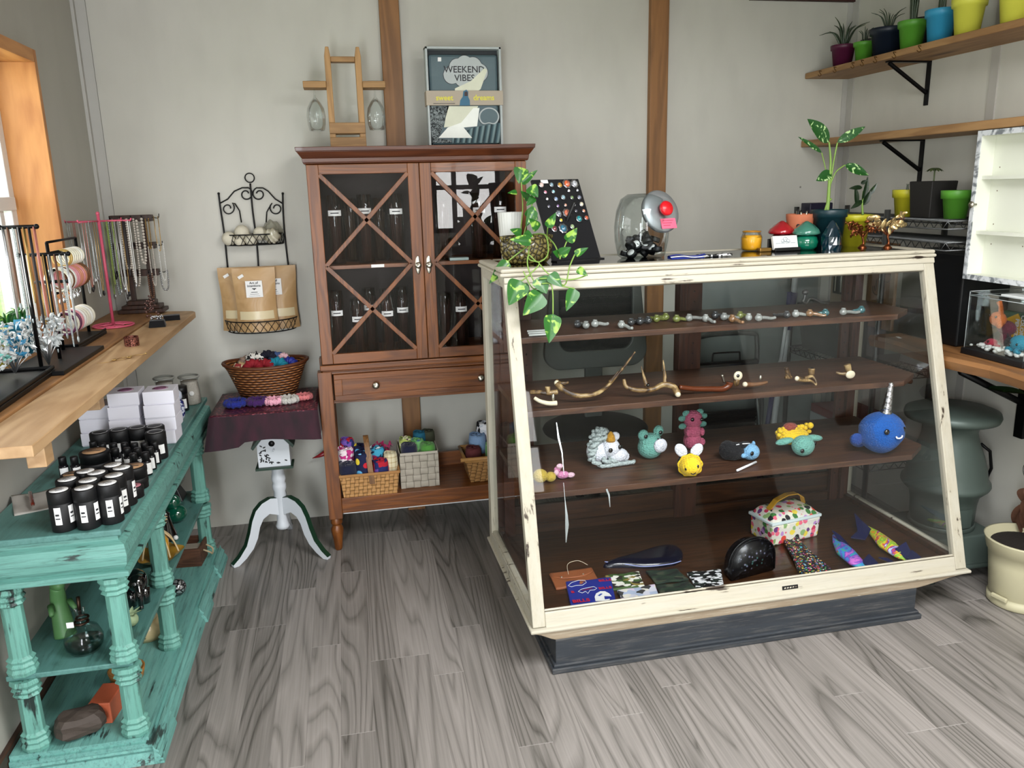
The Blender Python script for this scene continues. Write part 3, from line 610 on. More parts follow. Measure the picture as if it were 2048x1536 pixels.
for a in (('sock_roll', .213, -.32, .34, .036, .085, navy, 'plain navy rolled sock standing in the grey bin'), ('sock_roll', .295, -.315, .34, .034, .08, grn, 'green rolled fleece sock at the front corner of the grey bin'),
          ('sock_roll', .255, -.27, .34, .03, .088, bgrn, 'blue-green rolled fleece sock between the navy and green ones'), ('sock_roll', .205, -.25, .345, .03, .09, lime, 'lime patterned sock roll behind the navy one'),
          ('sock_roll', .27, -.21, .345, .03, .1, tealf, 'teal sock roll at the back of the grey bin'), ('sock_roll', .31, -.2, .345, .03, .1, olive, 'dark olive sock roll in the back corner of the grey bin')): roll(*a, grp='fleece socks in the grey bin')
# wicker basket
t = thing('wicker_basket', 'honey wicker basket with handle bar behind the showcase, far end of the bottom shelf', 'basket', (.575, -.27, .2355))
obj('basket_body', tapbox(B(), .2, .18, .24, .22, .105, .006), w_wic, t)
b = B(); 
for q in (((-.12, -.11), (.12, -.11)), ((.12, -.11), (.12, .11)), ((.12, .11), (-.12, .11)), ((-.12, .11), (-.12, -.11))): b.tube([(*q[0], .105), (*q[1], .105)], .007, 8)
b.tube([(-.145, -.115, .115), (.145, -.115, .115)], .009, 8); obj('rim', b, mat('honey_cane', '#a97c45', .5, var=.2, vs=60), t)
bluel = mat('light_blue_fleece', '#7f9cc0', .9, bump=.4, bs=150); bw = cells('black_and_white_fleece', ['#e3e3e6', '#15151a', '#c8ccd4'], 45, .9); brownf = mat('brown_red_fleece', '#5e2a2c', .9, bump=.4, bs=120); redf = mat('red_fleece', '#a82d22', .9, bump=.4, bs=150)
for a in (('sock_roll', .5, -.3, .28, .036, .1, brownf, 'reddish brown sock roll in the wicker basket'), ('sock_roll', .53, -.24, .33, .04, .09, bluel, 'light blue sock roll in the wicker basket'), ('sock_roll', .57, -.2, .37, .038, .09, bw, 'black and white sock roll topping the wicker basket'),
          ('sock_roll', .59, -.3, .29, .036, .1, grn, 'green sock roll in the wicker basket'), ('sock_roll', .6, -.255, .34, .028, .08, redf, 'red sock roll in the wicker basket')): roll(*a, grp='fleece socks in the wicker basket')
b = B(); b.tube([(.0, 0, 0), (.03, 0, .008), (.09, 0, .035)], [.0015, .008, .02], 10); b.tube([(.075, 0, .03), (.075, 0, 0), (.08, 0, -.02)], .003, 6)
one('red_umbrella_tip', b, mat('red_glossy_cloth', '#8e1a22', .35), 'pointed red furled umbrella tip poking out behind the cabinet leg', 'umbrella', (-.215, -.05, .31))
# ================= WHITE SHOWCASE =================
STH = R(.7504); SO = Vector((.4922, -1.4962, 0)); SLK = .2934
def S(a, b, z): return Vector((SO.x+math.cos(STH)*a-math.sin(STH)*b, SO.y+math.sin(STH)*a+math.cos(STH)*b, z))
SM = Matrix.Translation(SO) @ Matrix.Rotation(STH, 4, 'Z')
def fr(z): return (z-.149)*SLK
SW, SD = 1.574, .7164
cream_p = painted('chipped_cream_paint_level', '#b9b4a5', '#3c3026', .705, axis=0, streak=7, rough=.55, fine=.12, c2='#b5ae9b')
cream_v = painted('chipped_cream_paint_upright', '#b6b1a1', '#3c3026', .71, axis=2, streak=7, rough=.55, fine=.12, c2='#b0a996')
tan_p = painted('worn_tan_paint', '#a3937d', '#c9c2b0', .72, axis=0, streak=8, rough=.6, c2='#93836d')
slate = painted('worn_slate_paint', '#33383e', '#6d6a66', .78, axis=0, streak=5, rough=.5, c2='#2b2f34')
dwood = wood('showcase_dark_wood', '#24150d', '#4d2f1b', axis=0, scale=18, stretch=14, rough=.35, coat=.3, c3='#38210f'); dwoodV = wood('showcase_dark_wood_upright', '#24120b', '#4d2a1a', axis=2, scale=18, stretch=14, rough=.4, c3='#38190f')
case = thing('showcase', 'large cream-painted display case with sloping glass front on a dark grey plinth', 'display case', SO, STH)
def quad(b, P4, t, flip=1):
    """panel through 4 points, thickness t along the panel normal"""
    P4 = [Vector(p) for p in P4]; n = (P4[1]-P4[0]).cross(P4[3]-P4[0]).normalized()*t*flip
    return b.add([tuple(p) for p in P4]+[tuple(p+n) for p in P4], [(0, 3, 2, 1), (4, 5, 6, 7), (0, 1, 5, 4), (1, 2, 6, 5), (2, 3, 7, 6), (3, 0, 4, 7)])
b = B()
for a0, a1 in ((0, .042), (SW-.042, SW)): quad(b, [(a0, fr(.16), .16), (a1, fr(.16), .16), (a1, fr(1.222), 1.222), (a0, fr(1.222), 1.222)], -.03)
b.k = 1
quad(b, [(.042, fr(.155), .155), (SW-.042, fr(.155), .155), (SW-.042, fr(.203), .203), (.042, fr(.203), .203)], -.03)
quad(b, [(.042, fr(1.18)-.001, 1.18), (SW-.042, fr(1.18)-.001, 1.18), (SW-.042, fr(1.224)-.001, 1.224), (.042, fr(1.224)-.001, 1.224)], -.03)
quad(b, [(.0, fr(1.205)-.006, 1.205), (SW, fr(1.205)-.006, 1.205), (SW, fr(1.224)-.006, 1.224), (.0, fr(1.224)-.006, 1.224)], -.01)
quad(b, [(.042, fr(.203)+.006, .203), (SW-.042, fr(.203)+.006, .203), (SW-.042, fr(.209)+.006, .209), (.042, fr(.209)+.006, .209)], -.01)
obj('front_frame', b, [cream_v, cream_p], case, .003)
for a0, a1, sgn in ((0, .028, 1), (SW-.028, SW, -1)):
    b = B(); b.box(a0, a1, SD-.045, SD, .155, 1.225); b.k = 1
    b.box(a0, a1, fr(.155)+.03, SD-.045, .155, .195); b.box(a0, a1, fr(1.19)+.03, SD-.045, 1.19, 1.225); b.box(a0+.004, a1-.004, fr(.195)+.02, SD-.045, .195, .203)
    obj('side_frame', b, [cream_v, cream_p], case, .002)
b = B(); b.box(-.012, SW+.012, fr(1.25)-.012, SD+.005, 1.224, 1.2365); b.box(-.008, SW+.008, fr(1.25)-.008, fr(1.25)+.045, 1.2365, 1.25); b.box(-.008, .04, fr(1.25)+.045, SD, 1.2365, 1.25); b.box(SW-.04, SW+.008, fr(1.25)+.045, SD, 1.2365, 1.25); b.box(.04, SW-.04, SD-.03, SD, 1.2365, 1.25)
obj('top_frame', b, cream_p, case, .006)
obj('top_panel', B().box(.04, SW-.04, fr(1.25)+.045, SD-.03, 1.2375, 1.2475), mat('black_glass_top', '#0b0c0d', .12, coat=.5), case, label='black glossy glass top panel')
b = B(); b.box(-.01, SW+.01, -.012, SD+.01, .146, .157); obj('lip', b, cream_p, case, .004)
# cove under the lip and plinth
PL0, PL1, PF, PB = .072, 1.377, .0, .66
b = B()
O_ = [(-.004, -.006), (SW+.004, -.006), (SW+.004, SD), (-.004, SD)]; I_ = [(PL0, PF), (PL1, PF), (PL1, PB), (PL0, PB)]
zs = [(0, .146), (.35, .137), (.8, .118), (1, .112)]
vs = []; 
for t_, z_ in zs:
    for k in range(4): vs.append((O_[k][0]+(I_[k][0]-O_[k][0])*t_, O_[k][1]+(I_[k][1]-O_[k][1])*t_, z_))
b.add(vs, [(0, 1, 2, 3), (15, 14, 13, 12)]+[(4*j+k, 4*j+4+k, 4*j+4+(k+1) % 4, 4*j+(k+1) % 4) for j in range(3) for k in range(4)])
obj('cove', b, tan_p, case, .002, label='worn tan cove moulding')
b = B(); b.box(PL0, PL1, PF, PB, .02, .113); b.box(PL0-.016, PL1+.016, PF-.018, PB+.01, 0, .018); b.box(PL0-.009, PL1+.009, PF-.01, PB+.006, .018, .028)
obj('plinth', b, slate, case, .003, label='dark slate grey plinth')
# inside: floor, shelves, back uprights with peg holes, sliding doors
b = B(); b.box(.028, SW-.028, fr(.17)+.02, SD-.05, .157, .18); b.box(.028, .05, fr(.18)+.04, SD-.05, .18, .2); b.box(SW-.05, SW-.028, fr(.18)+.04, SD-.05, .18, .2); obj('inner_floor', b, dwood, case, .001)
for z, fb in ((1.03, .29), (.80, .225), (.547, .15)):
    b = B(); b.prism([(.034, fb), (1.43, fb), (SW-.034, fb+.09), (SW-.034, .64), (.034, .64)], z-.02, z, 'Z'); obj('shelf', b, wood('shelf_brown_wood', '#30201a', '#5a3d2b', axis=0, scale=18, stretch=14, rough=.45, c3='#462c1e'), case, .0015)
for a0, a1 in ((.05, .09), (.125, .17), (.755, .845), (1.455, 1.49), (1.505, 1.54)):
    b = B(); b.box(a0, a1, .648, .665 if a1-a0 < .08 else .70, .18, 1.19); b.k = 1
    if a0 > .12 and a0 < 1.5:
        for i in range(22): b.cyl(.0035, 0, .002, 8, (0, 0, 0), 'Y'); n_ = 16; b.v[-n_:] = [(x+(a0+a1)/2+(.012 if a1-a0 > .08 else 0), .6465+y, .3+i*.04+z) for x, y, z in b.v[-n_:]]
    obj('back_upright', b, [dwoodV, black], case, .001)
for a0, a1, y_ in ((.028, .82, .672), (.78, SW-.028, .69)):
    d = B(); d.box(a0, a0+.05, y_, y_+.015, .185, 1.19); d.box(a1-.05, a1, y_, y_+.015, .185, 1.19); d.k = 1; d.box(a0+.05, a1-.05, y_, y_+.015, .185, .29); d.box(a0+.05, a1-.05, y_, y_+.015, 1.14, 1.19); d.box(a0+.05, a1-.05, y_-.001, y_+.0155, .425, .455) if 0 else None
    o = obj('sliding_door', d, [dwoodV, dwood], case, .001); obj('glass_pane', B().box(a0+.05, a1-.05, y_+.006, y_+.009, .29, 1.14), glass('showcase_back_glass', '#f8faf9', refl=.3), o)
obj('top_rail', B().box(.028, SW-.028, .66, .70, 1.19, 1.224), dwood, case); d = B(); d.box(.028, SW-.028, .66, .675, .18, .215); obj('door_track', d, dwood, case, kind=None)
# panes
sg = glass('showcase_glass', '#fbfcfc', refl=.28); F = B(); quad(F, [(.042, fr(.203)+.014, .203), (SW-.042, fr(.203)+.014, .203), (SW-.042, fr(1.18)+.014, 1.18), (.042, fr(1.18)+.014, 1.18)], -.004); obj('front_glass', F, sg, case)
for a0 in (.013, SW-.016):
    F = B(); F.add([(a0, fr(.195)+.03, .195), (a0, SD-.045, .195), (a0, SD-.045, 1.19), (a0, fr(1.19)+.03, 1.19), (a0+.003, fr(.195)+.03, .195), (a0+.003, SD-.045, .195), (a0+.003, SD-.045, 1.19), (a0+.003, fr(1.19)+.03, 1.19)], [(0, 1, 2, 3), (7, 6, 5, 4), (0, 4, 5, 1), (2, 6, 7, 3), (1, 5, 6, 2), (3, 7, 4, 0)]); obj('side_glass', F, sg, case)
b = B(); quad(b, [(.86, fr(.172)-.001, .172), (.918, fr(.172)-.001, .172), (.918, fr(.184)-.001, .184), (.86, fr(.184)-.001, .184)], .001); pq = obj('maker_plate', b, black, case, label='small black plate on the bottom rail')
for i in range(5): obj('plate_mark', B().add([(.866+i*.01, fr(.176)-.0026, .176), (.872+i*.01, fr(.176)-.0026, .176), (.874+i*.01, fr(.18)-.0026, .18), (.868+i*.01, fr(.18)-.0026, .18)], [(0, 1, 2, 3)]), cream_p, pq)
b = B()
for a_, l_ in ((0, 0),):
    b.tube([(.36, .4, .52), (.36, .4, .3)], .0012, 5)
# ================= CROCHET TOYS =================
Z3 = .5475
eye = mat('glossy_black_bead', '#050506', .08, coat=1)
def E_(t, pts, r, name='eye', m=eye, flat=.6):
    for p in pts: b = B(); b.sph((0, 0, 0), (r, r*flat, r), 12, 8); o = obj(name, b, m, t); o.location = p
y_white = yarn('white_yarn', '#dfe1ea'); y_silver = yarn('silvery_white_yarn', '#c9d4d2', '#6d7a7a', 110); y_mint = yarn('mint_yarn', '#6aa699'); y_pink = yarn('pink_yarn', '#c4607e'); y_yel = yarn('yellow_yarn', '#e6bf1e'); y_blk = yarn('black_yarn', '#0c0c10'); y_lb = yarn('light_blue_yarn', '#7fb2d8'); y_blue = yarn('royal_blue_yarn', '#0a4f9c', scale=150); y_dblue = yarn('deep_blue_yarn', '#0d3f8c'); y_gold = yarn('gold_yarn', '#b9a03e'); y_amber = yarn('amber_yarn', '#b98620'); y_rust = yarn('rust_yarn', '#8a3c30'); y_purple = yarn('purple_pink_yarn', '#a8447c', '#d9a0c0')
m_smile = mat('white_thread', '#e8e8ea', .7)
def at(u, v, z): p = pz(u, v, z); return (p.x, p.y, z)
def add_part(t, name, m, fn, label=None): b = B(); fn(b); return obj(name, b, m, t, label=label)
# unicorn
t = thing('crochet_unicorn', 'white crochet unicorn with gold horn and curly silver mane', 'stuffed toy', at(1212, 928, Z3), R(8))
add_part(t, 'body', y_white, lambda b: (b.sph((-.02, .015, .045), (.045, .042, .045), 24, 16), b.sph((.012, -.012, .062), (.033, .034, .034), 24, 16), b.sph((.036, -.022, .036), (.036, .028, .024), 24, 16), b.sph((.06, -.02, .027), (.02, .018, .017), 16, 12)))
def curls(b):
    r_ = random.Random(5)
    for i in range(10):
        a = i/9; cx_, cz_ = -.06+.055*a-.01*math.sin(a*3), .05+.07*math.sin(a*1.9)-.01
        pts = [(cx_+.010*math.cos(k*1.2)*1.0, -.012+.010*math.sin(k*1.2)+i % 2*.012, cz_+k*.0035-.02) for k in range(14)]; b.tube(pts, .007, 8)
    for x0, n_ in ((-.07, 9), (-.03, 12), (-.005, 10)):
        pts = [(x0+.006*k*.9+.007*math.cos(k*1.5), -.035+.007*math.sin(k*1.5), max(.008, .034-.0035*k)) for k in range(n_+8)]; b.tube(pts, .0075, 8)
add_part(t, 'curly_mane', y_silver, curls, 'curled silvery mane and tail')
add_part(t, 'horn', y_amber, lambda b: b.lathe([(.016, 0), (.016, .008), (.013, .02), (.007, .032), (.001, .036)], 16, c=(.008, -.02, .089)), 'gold horn')
add_part(t, 'ear', y_white, lambda b: b.sph((.032, -.002, .098), (.020, .008, .017), 16, 10)); E_(t, [(-.004, -.044, .064), (.034, -.04, .07)], .0085)
for p in ((.075, -.03, .03),): E_(t, [p], .003, 'nostril')
# mint frog-like hippo
t = thing('crochet_frog', 'mint green crochet frog with big white round snout', 'stuffed toy', at(1300, 915, Z3), R(10))
add_part(t, 'body', y_mint, lambda b: (b.sph((0, 0, .04), (.046, .042, .042), 24, 16), b.sph((0, 0, .062), (.042, .036, .03), 24, 14), b.sph((-.032, -.004, .09), (.02, .014, .02), 16, 12), b.sph((.03, -.004, .097), (.02, .014, .021), 16, 12)))
add_part(t, 'snout', y_white, lambda b: b.sph((.016, -.042, .055), (.026, .016, .026), 20, 14), 'white round snout'); E_(t, [(-.03, -.02, .088), (.03, -.02, .095)], .0075); add_part(t, 'nose_stitch', black, lambda b: b.tube([(.004, -.042, .082), (.012, -.042, .078), (.022, -.042, .083)], .002, 5))
# axolotl
t = thing('crochet_axolotl', 'pink crochet axolotl with mint gills, standing behind the bee', 'stuffed toy', at(1384, 898, Z3), R(6))
def axb(b): b.sph((0, 0, .035), (.034, .03, .035), 20, 14); b.sph((0, 0, .07), (.032, .028, .035), 20, 14); b.sph((0, 0, .115), (.036, .03, .034), 24, 14); b.sph((.03, -.012, .028), (.016, .014, .016), 12, 8); b.sph((-.028, -.016, .07), (.01, .01, .016), 12, 8); b.sph((.03, -.016, .068), (.01, .01, .016), 12, 8)
add_part(t, 'body', y_pink, axb)
for sx in (-1, 1):
    for dz, dx in ((.14, .028), (.122, .044), (.092, .042)): add_part(t, 'gill', y_mint, lambda b: b.sph((sx*dx, 0, dz), (.016, .007, .011), 12, 8))
E_(t, [(-.017, -.027, .122), (.022, -.026, .118)], .0075)
# bee
t = thing('crochet_bee', 'yellow and black striped crochet bee with white wings at the shelf edge', 'stuffed toy', at(1379, 950, Z3), R(-14))
add_part(t, 'body', y_yel, lambda b: b.sph((0, 0, .036), (.038, .044, .037), 28, 18)); add_part(t, 'black_stripe', y_blk, lambda b: b.lathe([(.020, -.002), (.0385, .0), (.0405, .006), (.0405, .012), (.038, .018), (.02, .02)], 28, c=(0, .002, .036), axis='Y'))
for i in range(14):
    pass
add_part(t, 'frill', y_yel, lambda b: b.tube([(.0385*math.cos(a)*(1+.04*math.sin(9*a)), -.006, .036+.0375*math.sin(a)*(1+.04*math.sin(9*a))) for a in [2*PI*i/72 for i in range(72)]], .0035, 6, close=True))
for sx in (-1, 1): add_part(t, 'wing', y_white, lambda b: (setattr(b, 'T', T((sx*.026-.004, .004, .086), ry=sx*.6)), b.sph((0, 0, 0), (.019, .007, .026), 16, 12)))
E_(t, [(-.016, -.035, .034), (.018, -.034, .042)], .007); add_part(t, 'smile', black, lambda b: b.tube([(-.004, -.043, .022), (.004, -.044, .018), (.013, -.042, .023)], .0018, 5))
# blue and black dog-like toy
t = thing('crochet_puppy', 'small light blue and black crochet toy lying on the shelf, white stick before it', 'stuffed toy', at(1487, 918, Z3), R(20))
add_part(t, 'head', y_lb, lambda b: (b.sph((.012, -.02, .03), (.032, .03, .029), 22, 14), b.sph((-.024, -.024, .024), (.014, .008, .009), 12, 8), b.sph((.04, -.006, .05), (.008, .006, .011), 10, 8)))
add_part(t, 'body', y_blk, lambda b: (b.sph((-.03, .02, .03), (.045, .04, .032), 22, 14), b.sph((-.05, .03, .035), (.03, .03, .035), 16, 10), b.sph((.0, .0, .052), (.03, .02, .012), 14, 10))); E_(t, [(-.008, -.045, .034)], .008); add_part(t, 'white_stitches', m_smile, lambda b: (b.tube([(-.02, -.01, .063), (.01, -.016, .06)], .0018, 5), b.tube([(-.04, .0, .06), (-.03, -.005, .062)], .0018, 5)))
p0, p1 = at(1474, 941, Z3+.006), at(1512, 924, Z3+.006); b = B(); b.tube([(0, 0, 0), tuple(Vector(p1)-Vector(p0))], .0042, 8); one('white_stick', b, m_smile, 'short white stick lying on the toy shelf in front of the blue and black toy', 'stick', p0)
# turtle
t = thing('crochet_turtle', 'mint crochet turtle with bumpy yellow shell', 'stuffed toy', at(1598, 908, Z3), R(4))
add_part(t, 'head', y_mint, lambda b: b.sph((0, -.02, .038), (.041, .036, .037), 28, 18)); 
for sx in (-1, 1): add_part(t, 'flipper', y_mint, lambda b: (setattr(b, 'T', T((sx*.06, .004, .053), ry=sx*.12)), b.sph((0, 0, 0), (.036, .016, .012), 18, 10)))
def shell(b):
    b.sph((0, .045, .055), (.062, .045, .03), 24, 14); r_ = random.Random(2)
    for i in range(46):
        a = -.1+3.4*r_.random(); q = r_.uniform(.5, 1); b.sph((-.068+.136*r_.random(), .03+.03*r_.random(), .066+.02*r_.random()), .009, 8, 6)
    b.sph((.062, .03, .092), (.012, .01, .012), 8, 6)
add_part(t, 'shell', y_yel, shell, 'bumpy yellow shell'); add_part(t, 'shell_knob', y_rust, lambda b: b.sph((-.012, .045, .09), (.028, .02, .016), 16, 10)); E_(t, [(-.024, -.052, .03), (.038, -.032, .044)], .0078)
# narwhal
t = thing('crochet_narwhal', 'large royal blue crochet narwhal with silver twisted horn', 'stuffed toy', at(1757, 905, Z3), R(2))
def nb(d):
    x, y, z = d; k = 1.0+.06*x*(1 if z > -.3 else .3)
    if z > .25: k *= 1+.05*abs(x)
    return k*(1-.10*max(0, -z)*abs(x))
add_part(t, 'body', y_blue, lambda b: b.sph((0, 0, .075), (.080, .07, .075), 36, 24, nb)); 
add_part(t, 'fin', y_dblue, lambda b: (setattr(b, 'T', T((-.085, .01, .055), ry=.5)), b.sph((0, 0, 0), (.026, .012, .022), 16, 10))); add_part(t, 'fin', y_dblue, lambda b: (setattr(b, 'T', T((.086, .0, .062), ry=-.3)), b.sph((0, 0, 0), (.014, .012, .026), 16, 10)))
add_part(t, 'tail', y_dblue, lambda b: (b.sph((-.045, .055, .035), (.03, .03, .026), 16, 10)))
m_silv = mat('crinkled_silver_foil', '#bfc0c4', .25, 1, bump=.3, bs=90)
def horn(b):
    prof = []; n_ = 40
    for i in range(n_+1): z = i/n_; prof.append(((.0175*(1-z*.6))*(1+.16*abs(math.sin(z*PI*5.5))), z*.115))
    prof += [(.0055, .117), (.001, .12)]; b.T = T((.012, -.005, .140), ry=.10); b.lathe(prof, 20)
    b.T = T((.012, -.005, .140), ry=.10)
    b.tube([((.018*(1-z*.6))*math.cos(z*18), (.018*(1-z*.6))*math.sin(z*18), z*.114) for z in [i/70 for i in range(70)]], .0022, 5)
add_part(t, 'horn', m_silv, horn, 'silver twisted horn'); E_(t, [(-.026, -.066, .098), (.052, -.05, .096)], .0105); add_part(t, 'smile', m_smile, lambda b: b.tube([(.004, -.077, .082), (.008, -.0775, .076), (.018, -.077, .074), (.028, -.075, .076), (.032, -.073, .082)], .0028, 6))
# two tiny toys at the left post
t = thing('crochet_bumblebee_pair', 'small gold crochet ball toy beside the front post, two lobes', 'stuffed toy', at(1081, 964, Z3))
add_part(t, 'body', y_gold, lambda b: (b.sph((0, 0, .022), (.025, .022, .023), 20, 14), b.sph((.034, -.002, .016), (.019, .018, .017), 16, 12)))
t = thing('crochet_butterfly', 'tiny pink and purple crochet butterfly toy beside the gold one', 'stuffed toy', at(1126, 958, Z3)); add_part(t, 'body', y_purple, lambda b: (b.sph((0, 0, .015), (.022, .014, .013), 14, 10), b.sph((-.018, .004, .034), (.012, .008, .011), 12, 8))); add_part(t, 'wing', yarn('pale_pink_yarn', '#e0b8c8'), lambda b: (b.sph((-.024, -.004, .026), (.009, .007, .01), 10, 8), b.sph((-.012, -.004, .048), (.012, .006, .009), 10, 8), b.sph((.026, -.006, .014), (.014, .01, .009), 10, 8)))
# cellophane tags hanging inside the front glass
m_cello = glass('cellophane', '#f2f4f4', .12)
def sliver(name, pts, off, w, lab):
    P_ = []
    for u, v in pts:
        rr_ = ray(u, v); N = Vector((math.sin(STH)*-1, math.cos(STH), -SLK)); const = (Vector((SO.x, SO.y, .149)).dot(N))+off; t_ = (const-N.dot(CP))/N.dot(rr_); P_.append(CP+rr_*t_)
    b = B(); o0 = P_[0]; b.ribbon([tuple(p-o0) for p in P_], w, up=(0, 1, 0), th=.0006); return one(name, b, mat('crinkled_clear_plastic', '#aab0b2', .15, .6), lab, 'plastic strip', tuple(o0))
sliver('plastic_wrap_strip', [(1113, 845), (1117, 875), (1124, 905), (1128, 950)], .035, [.002, .006, .004, .001], 'thin crinkled plastic strip hanging behind the front glass by the left post')
sliver('plastic_wrap_strip', [(1127, 965), (1130, 1000), (1133, 1030), (1134, 1050), (1132, 1085)], .03, [.001, .002, .008, .012, .002], 'silvery plastic strip twisting down below the toy shelf')
sliver('plastic_wrap_strip', [(1213, 978), (1218, 990), (1220, 1014)], .03, [.006, .006, .002], 'short shiny plastic strip under the unicorn')
# ================= ON TOP OF THE SHOWCASE =================
ZT = 1.2475
def SL(a, b, z=ZT): p = S(a, b, z); return (p.x, p.y, p.z)
def pS(u, v, b_):
    """pixel ray onto the upright plane at depth b_ of the showcase"""
    N = Vector((-math.sin(STH), math.cos(STH), 0)); k = ray(u, v); q = Vector((SO.x, SO.y, 0)); return CP+k*((b_-N.dot(CP-q))/N.dot(k))
def leafmat(name, dark, light, amt=.55, sc_=25):
    if name in MATS: return MATS[name]
    g = NT(name); n = g.noise(g.map(), sc_, 4, .8); g.l(g.mix(g.ramp(n.outputs[0], (amt, 0.0), (amt+.06, 1.0)), dark, light), g.b.inputs['Base Color']); g.set(Roughness=.35); MATS[name] = g.m; return g.m
l_pothos = leafmat('variegated_pothos_leaf', '#1f5b17', '#8fb54a', .56, 30); l_dief = leafmat('speckled_dieffenbachia_leaf', '#164a18', '#a9c98a', .57, 60); l_dark = leafmat('dark_green_leaf', '#10240f', '#2c4a20', .6); l_stem = mat('green_stem', '#7a9a45', .5, var=.15); l_agave = leafmat('grey_green_blade', '#2f3d2a', '#55643f', .6, 14)
def leaf(b, base, tip, w, face=(0, -1, .35), curl=.12, fold=.15, heart=.55):
    base, tip = Vector(base), Vector(tip); d = tip-base; L_ = d.length; d.normalize(); n = Vector(face).normalized(); sd = d.cross(n).normalized(); n = sd.cross(d)
    def fn(u, v):
        t_ = v; prof = (math.sin(PI*min(1, t_**heart))**.85) if 0 < t_ < 1 else 0; s_ = (u-.5)*2
        p = base+d*(L_*t_)-n*(L_*curl*(t_**2))+sd*(s_*prof*w/2)+n*(abs(s_)*prof*w*fold); return tuple(p)
    b.grid(fn, 6, 12)
def poly_tube(b, pts, r, n=6):
    P_ = [Vector(p) for p in pts]; out = []
    for i in range(len(P_)-1):
        p0 = P_[max(i-1, 0)]; p1 = P_[i]; p2 = P_[i+1]; p3 = P_[min(i+2, len(P_)-1)]
        for k in range(6):
            t_ = k/6; out.append(.5*((2*p1)+(-p0+p2)*t_+(2*p0-5*p1+4*p2-p3)*t_*t_+(-p0+3*p1-3*p2+p3)*t_**3))
    out.append(P_[-1]); m_ = len(out); rs = [r]*m_ if not hasattr(r, '__len__') else [r[0]+(r[1]-r[0])*i/(m_-1) for i in range(m_)]
    b.tube(out, rs, n)
soil = mat('dark_potting_soil', '#1c140f', .95, var=.5, vs=80, bump=.8, bs=120)
# planter with trailing pothos
g = NT('olive_embossed_glaze'); vo = g.n('TexVoronoi', {'Vector': g.map((1, 1, 1)), 'Scale': 62}, feature='DISTANCE_TO_EDGE'); g.l(g.ramp(vo.outputs['Distance'], (.02, '#1c160a'), (.2, '#6f6436'), (.5, '#9a8c52')), g.b.inputs['Base Color']); g.bump(vo.outputs['Distance'], .8, .006); g.set(Roughness=.25)
pc = SL(.128, .53)
t = thing('pothos_planter', 'trailing variegated pothos in an oval olive embossed planter at the showcase corner', 'potted plant', pc, STH)
b = B(); pr = [(.01, 0), (.07, 0), (.082, .012), (.09, .04), (.092, .068), (.088, .08), (.094, .086), (.094, .094), (.086, .094), (.082, .084), (.01, .078)]
b.lathe(pr, 40); b.v = [(x, y*.62, z) for x, y, z in b.v]; obj('planter', b, g.m, t)
b = B(); b.lathe([(.001, .084), (.083, .084), (.083, .086), (.001, .088)], 30); b.v = [(x, y*.62, z) for x, y, z in b.v]; obj('soil', b, soil, t)
def C1(u, v, bb): p = pS(960+u/4.042, 320+v/4.042, bb)-Vector(pc); c_, s_ = math.cos(STH), math.sin(STH); return (c_*p.x+s_*p.y, -s_*p.x+c_*p.y, p.z)
LV = [((335, 60), (315, 190), 120, .56), ((330, 190), (465, 80), 62, .56), ((400, 215), (470, 300), 100, .5), ((395, 320), (330, 250), 60, .53), ((380, 400), (470, 480), 100, .5), ((440, 400), (370, 540), 80, .48),
      ((230, 815), (75, 1000), 95, .42), ((330, 975), (235, 1175), 160, .24), ((500, 1080), (350, 1255), 150, .22), ((590, 1245), (562, 1482), 130, .2), ((765, 1040), (700, 1222), 100, .22), ((470, 950), (540, 1080), 130, .23),
      ((560, 925), (665, 1025), 95, .22), ((785, 880), (872, 935), 60, .24), ((765, 765), (875, 708), 55, .28), ((645, 765), (735, 705), 80, .32), ((640, 765), (590, 740), 60, .33), ((705, 660), (785, 550), 85, .33),
      ((545, 545), (615, 425), 70, .4), ((415, 655), (245, 640), 85, .42), ((335, 600), (245, 560), 70, .45), ((300, 260), (225, 265), 40, .55), ((470, 560), (400, 470), 80, .45), ((360, 590), (430, 620), 60, .44), ((420, 1100), (520, 1060), 70, .24), ((345, 1000), (395, 1110), 70, .26), ((440, 300), (375, 370), 60, .5)]
for i, (p, q, w, bb) in enumerate(LV):
    b = B(); leaf(b, C1(*p, bb), C1(*q, bb-.02), w*.00044*1.0, face=(0, -1, .25), curl=.06, fold=.12, heart=.5); obj('leaf', b, l_pothos, t)
b = B()
for pts in ([(320, 620, .5), (345, 400, .53), (335, 190, .55), (335, 60, .56)], [(350, 620, .5), (400, 430, .5), (440, 300, .5)], [(430, 600, .48), (530, 610, .4), (548, 760, .33), (470, 825, .3), (395, 770, .3), (385, 850, .28), (420, 950, .26), (500, 1080, .25)],
            [(520, 600, .48), (600, 680, .36), (650, 800, .32)], [(540, 620, .45), (548, 545, .4)], [(400, 700, .4), (395, 800, .3), (480, 840, .26), (360, 960, .25), (330, 975, .24)], [(765, 765, .28), (725, 860, .26), (685, 1010, .23), (590, 960, .22), (480, 960, .22)],
            [(700, 660, .33), (660, 760, .32), (645, 800, .31)], [(480, 840, .26), (560, 925, .23), (680, 965, .22), (780, 960, .23), (865, 930, .24)], [(500, 1000, .22), (580, 1020, .21), (590, 1245, .2)], [(660, 1020, .22), (765, 1040, .22)], [(230, 815, .42), (300, 760, .43), (380, 700, .45)], [(350, 900, .26), (430, 1040, .24), (520, 1000, .23)]):
    poly_tube(b, [C1(*p) for p in pts], .0022)
obj('vines', b, l_stem, t)
